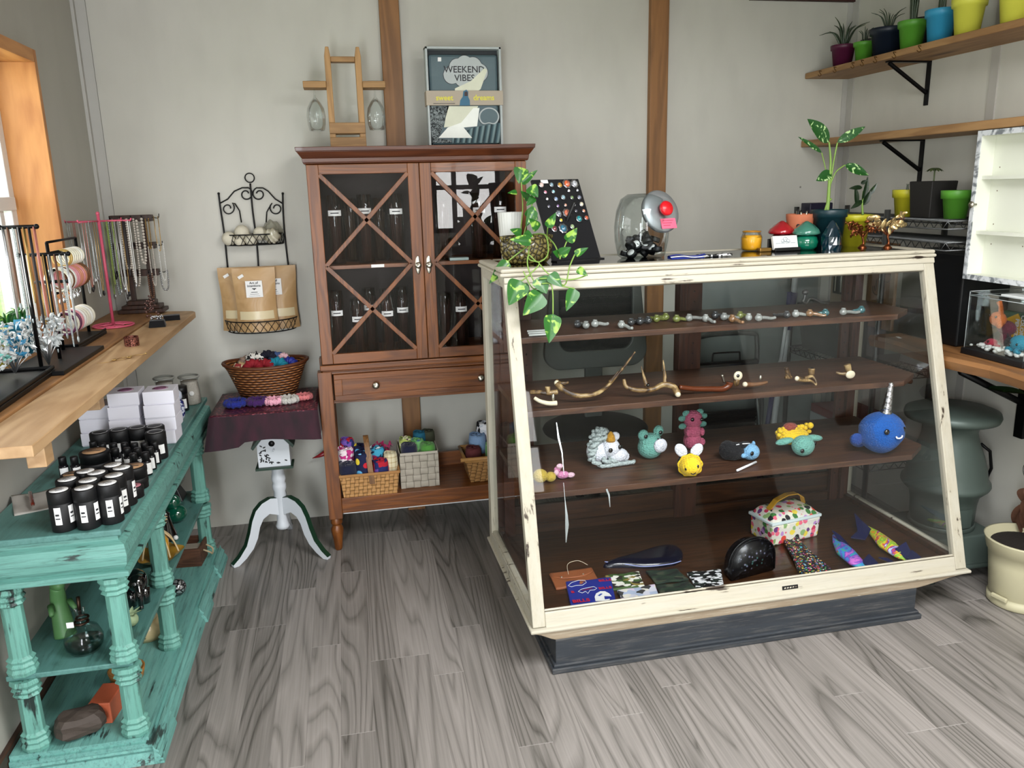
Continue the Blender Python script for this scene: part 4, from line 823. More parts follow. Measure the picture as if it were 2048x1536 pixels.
t = thing('ribbed_white_pot', 'white ribbed pot standing behind the trailing pothos', 'pot', SL(.1, .655)); b = B(); b.lathe([(.001, 0), (.032, 0)]+[(.032+.012*k/12, .17*k/12) for k in range(13)]+[(.038, .17), (.036, .14), (.001, .14)], 48, smooth=False); b.v = [(x*(1+.02*(i % 2)), y*(1+.02*(i % 2)), z) for i, (x, y, z) in enumerate(b.v)]; obj('pot_body', b, mat('white_ceramic', '#c8c9c4', .35), t); obj('soil', B().cyl(.0375, .141, .144, 20), soil, t)
# ring display board
RBZ, TL = R(17)+STH, R(27)
rb = thing('ring_display_board', 'black velvet board on an easel holding rows of colourful rings', 'jewellery display', SL(.318, .545), RBZ)
velv = mat('black_velvet', '#050509', .95, sheen=.15)
BM = T((0, 0, 0), rx=-TL)
b = B(); b.T = BM; b.box(-.1, .1, 0, .012, 0, .315); obj('velvet_board', b, velv, rb, .003); b = B(); b.tube([(0, .02, .2), (0, .17, 0.003)], .006, 6); b.box(-.1, .1, -.02, .02, 0, .004); obj('easel_leg', b, black, rb)
m_ringm = mat('ring_silver', '#a9aab0', .3, 1)
RG = [(555, 205, 25, '#e0c4bc', 0), (650, 205, 22, '#7f9aa8', 0), (727, 210, 26, '#b98a2a', 0), (797, 200, 38, '#d4643a', 1), (872, 200, 34, '#b9bcc2', 1), (582, 265, 17, '#d88aa0', 0), (657, 262, 18, '#8fc0cc', 0), (805, 258, 15, '#e6e4e0', 0), (888, 257, 14, '#c0c4cc', 0), (590, 320, 14, '#e6e6e6', 0), (672, 322, 21, '#8298b8', 0), (742, 310, 24, '#89a8b4', 0), (825, 315, 19, '#6f8a5a', 0), (895, 315, 21, '#7c8296', 0), (597, 380, 15, '#5a5a6c', 0), (680, 380, 15, '#8a6aa0', 0), (752, 375, 16, '#d8a08a', 0), (835, 375, 16, '#d0d4dc', 0), (905, 372, 23, '#d8d0b8', 0), (680, 440, 27, '#77828a', 1), (755, 440, 38, '#d8765a', 1), (845, 425, 15, '#4a4c58', 0), (915, 428, 17, '#d8987c', 0), (620, 498, 20, '#c4c8cc', 0), (690, 495, 18, '#d8c040', 0), (860, 490, 32, '#1f8c92', 0), (930, 485, 22, '#c2583a', 0), (620, 558, 26, '#7c2e34', 1), (700, 560, 40, '#2f6a84', 1), (785, 550, 24, '#9aae80', 0)]
for u, v, r_, c_, fl in RG:
    t_ = (v-155)/660; xl_ = 475+t_*110; xr_ = 925+t_*85; s_ = (u-xl_)/(xr_-xl_); x_, z_ = -.1+.2*s_, .315*(1-t_); rr = r_*.00042
    t = thing('ring', 'ring with '+('flower-shaped' if fl else 'oval')+' setting in the black velvet board', 'ring', (0, 0, 0), group='rings on the velvet board')
    w = Matrix.Translation(SL(.318, .545)) @ Matrix.Rotation(RBZ, 4, 'Z') @ BM @ Matrix.Translation((x_, -.003, z_)); t.matrix_world = w
    b = B(); b.torus((0, .001, 0), rr*.7, .0012, 'X', 14, 5); b.lathe([(rr, 0), (rr*1.05, .002), (rr*.8, .003)], 14 if not fl else 16, c=(0, 0, 0), axis='Y', smooth=not fl)
    b.v = [(x*(1+.13*(i % 2)*fl), -y if i >= 70 else y, z*(1+.13*(i % 2)*fl)) for i, (x, y, z) in enumerate(b.v)]; obj('band', b, m_ringm, t)
    b = B(); b.sph((0, -.003, 0), (rr*.72, rr*.4, rr*.8), 12, 8); obj('stone', b, mat('stone_'+c_[1:], c_, .12, coat=1, var=.15, vs=200), t)
b = B(); b.T = BM; b.box(-.065, -.036, -.003, -.001, .298, .311); obj('price_tag', b, white, rb)
# globe jar of lip balms
t = thing('glass_globe_jar', 'slant-mouth clear glass jar with steel lid and red knob, full of black tins', 'jar', SL(.548, .53), STH+R(12))
jr = glass('clear_jar', '#eef3f3', refl=1.0)
b = B(); b.lathe([(.001, 0), (.07, 0), (.084, .01), (.094, .06), (.097, .11), (.09, .165), (.075, .205), (.05, .222), (.001, .224)], 40); obj('globe', b, jr, t)
LM = T((.036, -.052, .158), rx=R(70), rz=R(4))
b = B(); b.T = LM; b.lathe([(.001, .0), (.074, .0), (.076, .012), (.07, .018), (.05, .022), (.02, .024), (.001, .024)], 36); obj('lid', b, mat('brushed_steel_lid', '#a2a5a8', .45, .75), t, label='brushed steel slanted lid')
b = B(); b.T = LM; b.lathe([(.012, .022), (.012, .03), (.024, .036), (.026, .046), (.022, .052), (.001, .055)], 24); obj('knob', b, mat('red_plastic_knob', '#c4151f', .3), t, label='bright red knob')
b = B(); b.T = LM; b.box(-.02, .045, -.066, -.03, .0235, .0245); nt_ = obj('pink_note', b, mat('pink_sticky_note', '#e0607c', .6), t)
b = B(); b.T = LM
for k in range(3): b.box(-.012, .035-.008*k, -.038-.009*k, -.0365-.009*k, .0247, .0249)
obj('handwriting', b, mat('red_brown_ink', '#8a2238', .6), nt_)
r_ = random.Random(9)
for i in range(26):
    a = r_.random()*6.28; q = .062*r_.random()**.5; z = .012+.014*(i//6)+.006*r_.random(); tt = thing('lip_balm_tin', 'small round black tin with white lid label inside the slant-mouth jar', 'tin', (0, 0, 0), group='black tins in the slant-mouth jar')
    tt.matrix_world = Matrix.Translation(SL(.548, .53)) @ T((q*math.cos(a), q*math.sin(a), z+.004), rx=r_.uniform(-.9, .9), ry=r_.uniform(-.9, .9))
    b = B(); b.lathe([(.001, -.008), (.018, -.008), (.019, -.006), (.019, .006), (.018, .008), (.001, .008)], 20); obj('tin_body', b, black, tt); b = B(); b.cyl(.013, .008, .0086, 18); obj('lid_label', b, white, tt)
# key fobs
blu = mat('royal_blue_vinyl', '#142a86', .35, var=.1, vs=30)
t = thing('blue_key_fob', 'folded blue fabric key fob with white trim on the showcase edge', 'key fob', SL(.665, .41), STH); b = B(); b.grid(lambda u, v: (-.065+.13*u, -.02+.04*v, .012+.004*math.sin(7*u)+.003*math.sin(5*v)), 14, 5); b.grid(lambda u, v: (-.065+.13*u, -.02+.04*v, .003), 4, 2); b.box(-.06, .06, -.018, .018, .002, .011); obj('fob_body', b, blu, t); b = B(); poly_tube(b, [(-.065, -.021, .01), (-.02, -.022, .012), (.02, -.021, .007), (.068, -.018, .009)], .0018); obj('white_trim', b, white, t)
bwc = cells('black_white_camo', ['#e6e6e6', '#0e0e10', '#0e0e10', '#d0d0d0'], 75, .5)
t = thing('black_white_key_fob', 'flat black and white patterned key fob beside the blue one', 'key fob', SL(.79, .45), STH); b = B(); b.slab(lambda u, v: (-.06+.12*u, -.02+.04*v, .009+.002*math.sin(9*u)), 12, 4, .007); obj('fob_body', b, bwc, t); b = B(); b.torus((-.068, 0, .006), .009, .0012, 'Z', 16, 5); obj('split_ring', b, m_nick, t)
# candle, tin, card holder
t = thing('yellow_candle', 'yellow wax candle in a round clear glass jar', 'candle', SL(1.025, .62)); b = B(); b.lathe([(.001, .003), (.03, .003), (.036, .012), (.037, .05), (.034, .058), (.001, .058)], 28); obj('wax', b, mat('yellow_wax', '#e3a520', .35, sss=0), t); b = B(); b.lathe([(.001, 0), (.032, 0), (.039, .012), (.04, .05), (.034, .064), (.034, .074), (.032, .074), (.032, .064), (.0375, .05)], 28); obj('jar', b, gm, t); b = B(); b.torus((0, 0, .072), .033, .0022, 'Z', 28, 6); obj('rim', b, mat('amber_rim', '#c98d2a', .2, trans=.4), t)
t = thing('small_gold_tin', 'tiny square gold-lidded tin in front of the yellow candle', 'tin', SL(1.045, .56), STH); obj('tin_body', B().box(-.024, .024, -.014, .014, 0, .014), mat('dull_gold_tin', '#8a6a34', .35, .7), t, .003)
t = thing('business_card_holder', 'black card holder with a stack of white business cards printed in grey script', 'card holder', SL(1.125, .56), STH+R(3)); b = B(); b.box(-.054, .054, -.03, .03, 0, .006); b.box(-.054, .054, -.03, -.024, 0, .014); b.box(-.054, .054, .02, .026, 0, .045); obj('holder', b, black, t, .002)
b = B(); b.T = T((0, -.018, .008), rx=-.3); b.box(-.051, .051, 0, .012, 0, .05); ca = obj('business_cards', b, white, t, label='white business cards')
gi = mat('grey_print', '#8a989e', .6)
b = B(); b.T = T((0, -.0188, .008), rx=-.3); b.torus((0, 0, .036), .009, .0009, 'Y', 16, 4, .5); b.torus((-.012, 0, .031), .006, .0008, 'Y', 14, 4); b.torus((.012, 0, .031), .006, .0008, 'Y', 14, 4); b.torus((0, 0, .033), .005, .0008, 'Y', 12, 4)
for x0_, x1_, z_ in ((-.018, .022, .026), (-.042, -.022, .0215), (-.020, -.004, .0215), (.0, .018, .0215), (.022, .042, .0215)): b.box(x0_, x1_, -.0003, .0003, z_, z_+.0015)
obj('emblem', b, gi, ca)
def mush(name, lab, a, bb, mc, mb, sc_=1):
    t = thing(name, lab, 'jar', SL(a, bb), 0, scale=sc_); b = B(); b.lathe([(.001, 0), (.032, 0), (.042, .012), (.045, .03), (.04, .046), (.03, .054), (.001, .055)], 28); obj('jar_body', b, mb, t)
    b = B(); b.lathe([(.03, .055), (.046, .056), (.052, .062), (.046, .074), (.032, .086), (.016, .097), (.006, .103), (.001, .104)], 28); b.v = [(x, y, z+.0025*math.sin(i*1.7)*(z > .064)) for i, (x, y, z) in enumerate(b.v)]; obj('cap_lid', b, mc, t); return t
gg = mat('green_glazed', '#0d6a50', .15, coat=1, var=.25, vs=40); mush('mushroom_jar', 'glossy green mushroom-shaped lidded jar', 1.222, .57, mat('clear_green_cap', '#3f7a68', .18, coat=1, var=.3, vs=30), gg); mush('mushroom_jar', 'red-capped mushroom jar behind the business cards', 1.17, .655, mat('red_glazed', '#9c1420', .15, coat=1), mat('red_glazed_body', '#7c141c', .2, coat=1))
# terracotta face cup with pens
cupc = SL(1.24, .645); t = thing('terracotta_pen_cup', 'terracotta face pot with dark eye holes holding pens', 'pen cup', cupc); terr = mat('terracotta', '#b4694a', .8, var=.12, vs=20)
b = B(); b.lathe([(.001, 0), (.036, 0), (.05, .1), (.053, .118), (.053, .13), (.048, .13), (.046, .1), (.001, .1)], 32); obj('cup_body', b, terr, t)
for a in (-.65, .1): b = B(); b.T = T((.0465*math.sin(a), -.0465*math.cos(a), .088), rz=a); b.sph((0, 0, 0), (.009, .003, .012), 14, 8); obj('eye_hole', b, black, t)
r_ = random.Random(4)
for i in range(10):
    a = r_.random()*6.28; q = .034*r_.random()**.3; h_ = r_.uniform(.035, .05); tt = thing('pen', 'pen standing in the terracotta face pot', 'pen', (cupc[0]+q*math.cos(a), cupc[1]+q*math.sin(a), cupc[2]+.1), group='pens in the terracotta pot'); b = B(); b.tube([(0, 0, 0), (.01*math.cos(a), .01*math.sin(a), h_)], .0038, 8); obj('barrel', b, black if i % 3 else m_nick, tt)
# tapered pots
def pot(t, r0, r1, h, m, rim=.2, parent_soil=True):
    b = B(); k = r0+(r1-r0)*(1-rim); b.lathe([(.001, 0), (r0, 0), (k*.98, h*(1-rim)), (r1*1.03, h*(1-rim)+.001), (r1*1.07, h*.99), (r1*1.05, h), (r1*.95, h), (r1*.92, h*.86), (.001, h*.86)], 32); o = obj('pot_body', b, m, t); b = B(); b.cyl(r1*.93, h*.86, h*.88, 24); obj('soil', b, soil, t); return o
t = thing('dieffenbachia_pot', 'tall speckled-leaf dieffenbachia in a big dark teal pot', 'potted plant', SL(1.325, .585)); pot(t, .048, .062, .145, mat('dark_teal_plastic', '#0f2c33', .4))
pc2 = Vector(SL(1.325, .585))
def C4(u, v, bb=.59): return tuple(pS(1560+u/4.197, 220+v/4.197, bb)-pc2)
for p, q, w in (((410, 268), (240, 72), 135), ((480, 272), (722, 135), 78), ((350, 358), (160, 220), 45), ((432, 522), (308, 592), 90), ((545, 462), (752, 545), 88)):
    b = B(); leaf(b, C4(*p), C4(*q, .57), w*.00045, face=(0, -1, .3), curl=.05, fold=.1, heart=.75); obj('leaf', b, l_dief, t)
b = B(); poly_tube(b, [C4(395, 860), C4(405, 760), C4(415, 600), C4(425, 430), C4(412, 268)], (.0085, .003)); poly_tube(b, [C4(420, 640), C4(440, 500), C4(460, 380), C4(482, 275)], .003); poly_tube(b, [C4(425, 620), C4(470, 520), C4(545, 462)], .0025); poly_tube(b, [C4(410, 600), C4(432, 522)], .002); poly_tube(b, [C4(410, 620), C4(380, 480), C4(350, 358)], .002); poly_tube(b, [C4(375, 850), C4(400, 780), C4(430, 745)], .004); obj('stem', b, l_stem, t)
t = thing('blue_glass_tree', 'small dark blue glass ornament shaped like a cone in front of the teal pot', 'ornament', SL(1.29, .51)); b = B(); b.lathe([(.001, 0), (.034, 0), (.036, .02), (.035, .05), (.024, .08), (.012, .1), (.004, .108), (.001, .109)], 16, smooth=False); b.v = [(x*(1+.07*math.sin(i*2.1)), y*(1+.07*math.cos(i*1.7)), z) for i, (x, y, z) in enumerate(b.v)]; obj('glass_body', b, mat('deep_blue_glass', '#123a4a', .1, trans=.6, coat=1), t)
yp = Vector(SL(1.475, .64)); t = thing('yellow_pot_plant', 'dark curly-leaved plant in a yellow pot on the showcase', 'potted plant', yp); pot(t, .042, .062, .12, mat('lime_yellow_plastic', '#b3ad25', .45))
def C5(u, v, bb=.64): return tuple(pS(1560+u/4.197, 220+v/4.197, bb)-yp)
b = B()
for p, q, w in (((690, 760), (610, 820), 45), ((640, 800), (650, 640), 50), ((690, 780), (760, 560), 50), ((740, 720), (820, 620), 40), ((690, 650), (600, 650), 40), ((680, 620), (730, 590), 35), ((700, 800), (770, 680), 55)): leaf(b, C5(*p), C5(*q, .62), w*.00045, curl=.2, heart=.8)
obj('leaves', b, l_dark, t); b = B(); poly_tube(b, [C5(695, 880), C5(690, 790), C5(700, 680)], (.005, .003)); obj('stem', b, l_stem, t)
copper = mat('copper_wire', '#8f5334', .3, .9); goldl = mat('gold_leaf_metal', '#dcc08a', .3, .8)
def wiretree(name, lab, pos, top, spr, nb_, lm, seed, lr=.004):
    t = thing(name, lab, 'ornament', pos); r_ = random.Random(seed); b = B(); lf = B(); P0 = [(0, 0, 0), (.004, 0, .02), (-.002, 0, .04), (0, 0, top*.5)]
    b.lathe([(.001, 0), (.018, 0), (.012, .006), (.005, .014)], 10); poly_tube(b, P0, (.005, .0035))
    for i in range(nb_):
        a = 2*PI*i/nb_+r_.random()*.4; e = spr*r_.uniform(.55, 1); z_ = top*r_.uniform(.55, 1.02); p1 = Vector((e*.45*math.cos(a), e*.3*math.sin(a), top*.62)); p2 = Vector((e*math.cos(a), e*.7*math.sin(a), z_)); poly_tube(b, [(0, 0, top*.35), p1, p2, p2+Vector((.006*math.cos(a), 0, -.014))], (.0016, .0008), 5)
        for k in range(5):
            q = p1.lerp(p2, .3+.18*k)+Vector((r_.uniform(-.01, .01), r_.uniform(-.01, .01), r_.uniform(-.012, .012))); s_ = lr*r_.uniform(.7, 1.2); lf.T = T(q, rx=r_.uniform(-1, 1), ry=r_.uniform(-1.5, 1.5)); lf.sph((0, 0, 0), (s_, s_*.3, s_*1.8), 8, 6)
    obj('wire_trunk', b, copper, t); obj('foliage', lf, lm, t)
wiretree('copper_wire_tree', 'small copper wire tree standing in front of the yellow pot', SL(1.44, .535), .105, .085, 13, copper, 3, .005)
wiretree('gold_leaf_wire_tree', 'copper wire tree with gold leaf shapes at the showcase end', SL(1.515, .49), .115, .085, 9, goldl, 6, .0085)
t = thing('small_black_planter', 'small dark planter box standing on the wire rack in the wall corner', 'pot', (2.23, -.13, 1.347)); obj('planter_box', B().box(-.06, .06, -.04, .04, 0, .05), mat('dark_purple_plastic', '#1d1a30', .4), t, .004)
# ================= UPPER SHELF: GLASS PIPES =================
Z1 = 1.0305
def sz(u, v, z, bmin): 
    p = pz(u, v, z); return (p.x, p.y, p.z)
pg = [mat('pipe_glass_'+n_, c_, .08, coat=1, trans=.5, var=.5, vs=120) for n_, c_ in (('clear', '#b9bdb8'), ('smoke', '#55585a'), ('green', '#9aa45a'), ('teal', '#4f8a90'), ('amber', '#b48a62'), ('white', '#d0d4cf'))]
def pipe(lab, pos, m_, L_=.07, ang=0, r=.012):
    t = thing('glass_pipe', lab, 'glass pipe', pos, ang); b = B(); b.sph((0, 0, r), (r*1.15, r, r), 14, 10); poly_tube(b, [(0, 0, r), (L_*.4, .002, r*.9), (L_*.75, 0, r*.55), (L_, 0, r*.7)], (r*.55, r*.42), 8); b.torus((0, 0, r*2), r*.5, r*.17, 'Z', 12, 6); obj('body', b, m_, t)
    b = B(); b.cyl(r*.35, r*1.9, r*2.02, 10); obj('bowl', b, black, t)
WH = ['nearest the front post', 'beside the pothos leaf']
PI_ = [(1155, 656, 1, 1.2, 'smoky glass pipe, first after the drooping pothos leaf'), (1172, 658, 0, 1.5, 'ribbed clear glass pipe between a smoky and a pale one'), (1190, 655, 5, .3, 'pale glass pipe ending the first small cluster'), (1243, 657, 5, -1.2, 'clear glass pipe with round mouth facing out, starting the long row'), (1262, 652, 1, .8, 'dark smoky pipe behind the round mouth'), (1280, 650, 1, .5, 'dark smoky pipe in front of the wooden wall post'), (1296, 648, 1, 2.2, 'smoky pipe just before the green ones'), (1313, 645, 2, .6, 'greenish pipe in the first green cluster'), (1331, 641, 2, 2.5, 'green pipe set slightly back'), (1353, 645, 2, .2, 'bright green pipe left of the back upright'), (1378, 643, 0, .3, 'clear pipe before the back upright'), (1411, 644, 5, -1.4, 'clear pipe with ring mouth facing out by the back upright'), (1430, 638, 1, .4, 'smoky pipe just past the back upright'), (1448, 641, 0, .1, 'clear pipe following the smoky one'), (1464, 645, 4, -1.3, 'round tan-mouthed pipe'), (1480, 638, 2, .5, 'yellow-green beaded pipe'), (1497, 642, 5, 1.1, 'clear goblet-like pipe end'), (1517, 643, 0, .15, 'clear pipe with long straight stem'), (1573, 637, 1, 2, 'dark swirled pipe past the white broom handle'), (1591, 635, 5, .1, 'milky white glass pipe'), (1619, 634, 4, -.6, 'rounded amber and clear pipe'), (1650, 633, 3, 2.8, 'teal blue glass pipe'), (1686, 631, 0, .1, 'clear beaded pipe near the shelf end'), (1722, 627, 3, 3.0, 'aqua pipe, last in the row')]
for u, v, k, a, lab in PI_: pipe(lab+' on the top shelf' if len(lab.split()) < 12 else lab, sz(u, v, Z1, 0), pg[k], .055 if k != 0 else .07, a, .0125)
for i in range(3):
    p = pz(1072+i*2, 664+i*4, Z1); b = B(); b.tube([(-.03, 0, .004), (.05, .0, .004)], .0035, 8); one('white_glass_tube', b, mat('white_glass', '#c9ccc8', .2), 'thin white tube lying beside the front post on the top shelf', 'tube', (p.x, p.y, p.z), group='white tubes on the top shelf')
b = B(); P_ = [pS(1340+u/5.12, 530+v/5.12, .60) for u, v in ((1385, 290), (1375, 340), (1360, 375), (1400, 385), (1430, 345), (1480, 350), (1560, 385), (1660, 420))]; o0 = P_[0]
poly_tube(b, [tuple(p-o0) for p in P_], (.006, .005)); b.sph(tuple((P_[0]+Vector((0, 0, .004)))-o0), (.014, .012, .012), 12, 8); one('bent_grey_pipe', b, mat('grey_metal_pipe', '#6a6c6b', .3, .5), 'grey bent swan-neck pipe resting on the back of the top shelf', 'pipe', tuple(o0))
# ================= MIDDLE SHELF: ANTLER PIECES =================
g = NT('antler_horn'); n = g.noise(g.map((1, 1, 1)), 30, 4, 1); g.l(g.ramp(n.outputs[0], (.38, '#33200f'), (.52, '#7a5f3a'), (.72, '#b89f70')), g.b.inputs['Base Color']); g.set(Roughness=.4); ant = g.m
bone = mat('bone_white_end', '#d8cdb2', .5, var=.1, vs=40); brw = mat('polished_brown_wood', '#5e2e18', .25, var=.25, vs=20)
C6 = lambda u, v, bb: pS(1020+u/4.655, 580+v/4.655, bb)
C7_ = lambda u, v, bb: pS(1340+u/5.12, 530+v/5.12, bb)
def antler(name, lab, cf, chains, m_=ant, parts=()):
    o0 = cf(*chains[0][0][0]); base = thing(name, lab, 'antler piece', tuple(o0))
    b = B()
    for pts, r in chains: poly_tube(b, [tuple(cf(*p)-o0) for p in pts], r, 8)
    obj('antler_body', b, m_, base)
    for nm, pp, r, mm in parts: b = B(); c = cf(*pp)-o0; b.sph(tuple(c), r, 14, 10); obj(nm, b, mm, base)
    return base
antler('long_antler', 'long curved antler with one raised tip on the middle shelf', C6, [([(440, 870, .32), (500, 930, .30), (640, 985, .28), (800, 965, .28), (900, 900, .3), (1000, 790, .3), (1080, 690, .3), (1165, 575, .3)], (.011, .0025)), ([(930, 860, .3), (975, 800, .3), (1010, 755, .3)], (.007, .002)), ([(430, 850, .33), (470, 870, .32), (545, 860, .32)], (.009, .004))], parts=(('cut_end', (435, 865, .32), .009, bone),))
antler('forked_antler', 'forked antler pipe with two upright tines on the middle shelf', C6, [([(1060, 830, .3), (1085, 900, .29), (1200, 935, .28), (1330, 925, .28), (1430, 880, .28), (1520, 900, .27), (1560, 965, .25)], (.006, .012)), ([(1275, 900, .28), (1250, 820, .29), (1222, 710, .3)], (.009, .0015)), ([(1445, 885, .28), (1440, 780, .29), (1425, 650, .3)], (.009, .0015))], parts=(('cut_end', (1563, 972, .245), .0095, bone), ('bowl_hole', (1285, 885, .265), .006, eye)))
antler('short_antler_pipe', 'short brown antler pipe beside the front post, upper one of two', C6, [([(190, 950, .3), (260, 950, .29), (350, 960, .28), (440, 950, .28)], (.007, .009)), ([(350, 955, .28), (350, 900, .28)], (.009, .009))])
antler('bone_pipe', 'pale bone pipe with metal knob at the shelf edge by the front post', C6, [([(228, 1005, .25), (280, 1035, .24), (360, 1055, .24), (435, 1052, .24)], (.006, .0085))], bone, (('metal_knob', (402, 1000, .245), (.006, .006, .013), m_nick),))
antler('antler_bowl_pipe', 'long brown wooden pipe ending in a cut antler bowl', C7_, [([(95, 1250, .27), (250, 1268, .27), (420, 1270, .27), (540, 1268, .27), (600, 1235, .27), (612, 1200, .27)], (.008, .0125))], brw, (('antler_bowl', (680, 1190, .27), (.011, .012, .018), ant), ('bowl_rim', (697, 1135, .265), (.0165, .008, .0165), bone), ('bowl_hole', (697, 1135, .258), (.006, .004, .006), eye)))
antler('metal_tipped_stub', 'small upright silver tube behind the brown wooden pipe', C7_, [([(555, 1200, .34), (532, 1125, .34)], (.0055, .0055))], m_nick)
antler('carved_wood_pipe', 'small mottled wooden pipe with pale cut end, mid shelf', C7_, [([(765, 1222, .27), (840, 1225, .27), (930, 1215, .27), (995, 1200, .27)], (.0095, .005))], mat('mottled_brown_wood', '#6c4a30', .4, var=.4, vs=60), (('cut_end', (768, 1222, .265), .009, bone), ('metal_bowl', (925, 1155, .28), (.006, .006, .01), m_nick)))
antler('antler_stub', 'rough brown antler stub standing upright on the middle shelf', C7_, [([(1215, 1155, .32), (1205, 1110, .32), (1190, 1050, .32)], (.010, .008)), ([(1180, 1150, .32), (1245, 1150, .32)], (.006, .006))])
antler('tine_pipe', 'antler pipe with forked curling tips and upright bowl', C7_, [([(1300, 1162, .27), (1370, 1180, .27), (1450, 1190, .27), (1500, 1235, .26)], (.0095, .002)), ([(1380, 1160, .28), (1450, 1140, .28), (1490, 1180, .27), (1502, 1230, .26)], (.007, .002)), ([(1445, 1140, .3), (1450, 1060, .3)], (.0105, .0125))], parts=(('cut_end', (1300, 1162, .26), (.0085, .006, .0085), bone), ('bowl_hole', (1452, 1052, .3), (.007, .007, .002), eye)))
antler('disc_antler_pipe', 'antler pipe with big pale round cut face near the shelf end', C7_, [([(1700, 1100, .3), (1760, 1112, .29), (1830, 1115, .28)], (.0035, .008)), ([(1825, 1085, .3), (1815, 1020, .3)], (.012, .013))], parts=(('cut_face', (1848, 1122, .265), (.0185, .006, .0145), bone),))
antler('brown_tapered_pipe', 'dark brown tapered wooden piece on the middle shelf beyond the narwhal horn', lambda u, v, bb: pS(1440+u/4.452, 580+v/4.452, bb), [([(1430, 860, .5), (1480, 810, .5), (1560, 790, .5), (1700, 815, .5)], (.004, .011))], brw)
# ================= CASE FLOOR: BAGS AND WALLETS =================
Z0 = .181
def flat(name, cr, m_, lab, cat, th=.008, parts=None, group=None, wav=.0015, bevel=.0025):
    """soft flat item whose four corners (pixels) rest on the case floor"""
    P_ = [pz(u, v, Z0+th) for u, v in cr]; c = sum(P_, Vector())/4; c.z = Z0; t = thing(name, lab, cat, tuple(c), group=group); P_ = [p-c for p in P_]
    b = B(); b.slab(lambda u, v: tuple(P_[0]*(1-u)*(1-v)+P_[1]*u*(1-v)+P_[2]*u*v+P_[3]*(1-u)*v+Vector((0, 0, wav*math.sin(9*u+4*v)))), 12, 8, th*.9); obj('cloth_body', b, m_, t, bevel)
    return t, P_
def on(P_, u, v, z=0): return P_[0]*(1-u)*(1-v)+P_[1]*u*(1-v)+P_[2]*u*v+P_[3]*(1-u)*v+Vector((0, 0, z))
lea = mat('tan_leather', '#8f5230', .5, var=.12, vs=30, bump=.2)
t, P_ = flat('leather_pouch', [(1098, 1147), (1184, 1135), (1200, 1164), (1112, 1176)], lea, 'tan leather snap pouch on the case floor', 'pouch', .01)
b = B(); b.slab(lambda u, v: tuple(on(P_, .02+.96*u, .03+v*(.5-.25*abs(2*u-1)**3), .003)), 12, 6, .002); obj('flap', b, lea, t)
for s_ in (.22, .72): b = B(); b.sph(tuple(on(P_, s_, .42, .004)), (.0035, .0035, .0025), 10, 6); obj('snap', b, m_nick, t)
b = B(); poly_tube(b, [on(P_, .4, .3, .004), on(P_, .45, -.1, .02), on(P_, .7, -.15, .025), on(P_, .9, 0, .012)], .0008); obj('cord', b, bone, t)
navb = mat('bright_blue_print', '#1c2a86', .55); redp = mat('red_print', '#b3163a', .6)
t, P_ = flat('team_wallet', [(1131, 1163), (1222, 1154), (1232, 1202), (1142, 1211)], navb, 'blue wallet printed with red BILLS lettering, charging buffalo and white helmet', 'wallet', .011)
xa = (P_[1]-P_[0]).normalized(); ang = math.atan2(xa.y, xa.x)
for tx, (u_, v_), s_ in (('BILLS', (.24, .88), .026), ('BILLS', (.82, .46), .02), ('B', (.10, .5), .02), ('BILLS', (.85, .14), .02)): text('printed_word', tx, s_, redp, tuple(on(P_, u_, v_, .0025)), (0, 0, ang), t, .0002, bold=.03)
def mark(name, pts, m_, z=.003): b = B(); b.add([tuple(on(P_, u, v, z)) for u, v in pts]+[tuple(on(P_, u, v, z-.001)) for u, v in pts], [tuple(range(len(pts)))[::-1], tuple(range(len(pts), 2*len(pts)))]); return obj(name, b, m_, t)
hel = [(.55, .95), (.55, .78), (.6, .65), (.7, .58), (.8, .6), (.88, .7), (.92, .82), (.86, .84), (.87, .95), (.78, .98)]
mark('helmet_print', hel, white, .0028); mark('helmet_face_opening', [(.76, .8), (.9, .83), (.88, .92), (.76, .93)], navb, .0034); mark('helmet_stripe', [(.62, .75), (.7, .68), (.74, .7), (.66, .78)], mat('blue_helmet_mark', '#2c4aa0', .5), .0034)
def outl(pts, m_, r=.0008): b = B(); b.tube([tuple(on(P_, u, v, .0025)) for u, v in pts], r, 5, close=True); obj('buffalo_print', b, m_, t)
outl([(.03, .22), (.12, .1), (.28, .03), (.42, .06), (.44, .16), (.34, .26), (.2, .24), (.1, .28)], white); outl([(.22, .5), (.3, .42), (.45, .38), (.58, .36), (.64, .44), (.58, .5), (.48, .5), (.42, .62), (.38, .52), (.3, .58)], white); outl([(.3, .48), (.45, .43), (.55, .42)], redp)
flat('camo_wallet', [(1209, 1150), (1278, 1142), (1290, 1172), (1224, 1178)], cells('white_green_camo', ['#e2e0d6', '#3f5a2c', '#e2e0d6', '#8a7a3c', '#2c2a22'], 48, .6, stretch=(1, 1.6, 1)), 'white and green camouflage fabric wallet', 'wallet', .009)
flat('pastel_wallet', [(1234, 1180), (1310, 1168), (1318, 1190), (1246, 1201)], cells('pastel_marble', ['#c8c8d4', '#a8b4cc', '#d8d4c8', '#3a3a3a', '#cfc0d4'], 40, .6), 'pale pastel marbled wallet in front of the camouflage one', 'wallet', .011)
gcam = cells('dark_green_camo', ['#13241a', '#1d3020', '#0b130d', '#3a4030'], 40, .8, stretch=(1, 2.2, 1))
flat('green_camo_wallet', [(1291, 1141), (1354, 1137), (1378, 1158), (1312, 1166)], gcam, 'dark green camouflage wallet, upper one of two', 'wallet', .008); flat('green_camo_wallet', [(1312, 1170), (1378, 1162), (1396, 1178), (1322, 1188)], gcam, 'dark green camouflage wallet nearer the glass', 'wallet', .01)
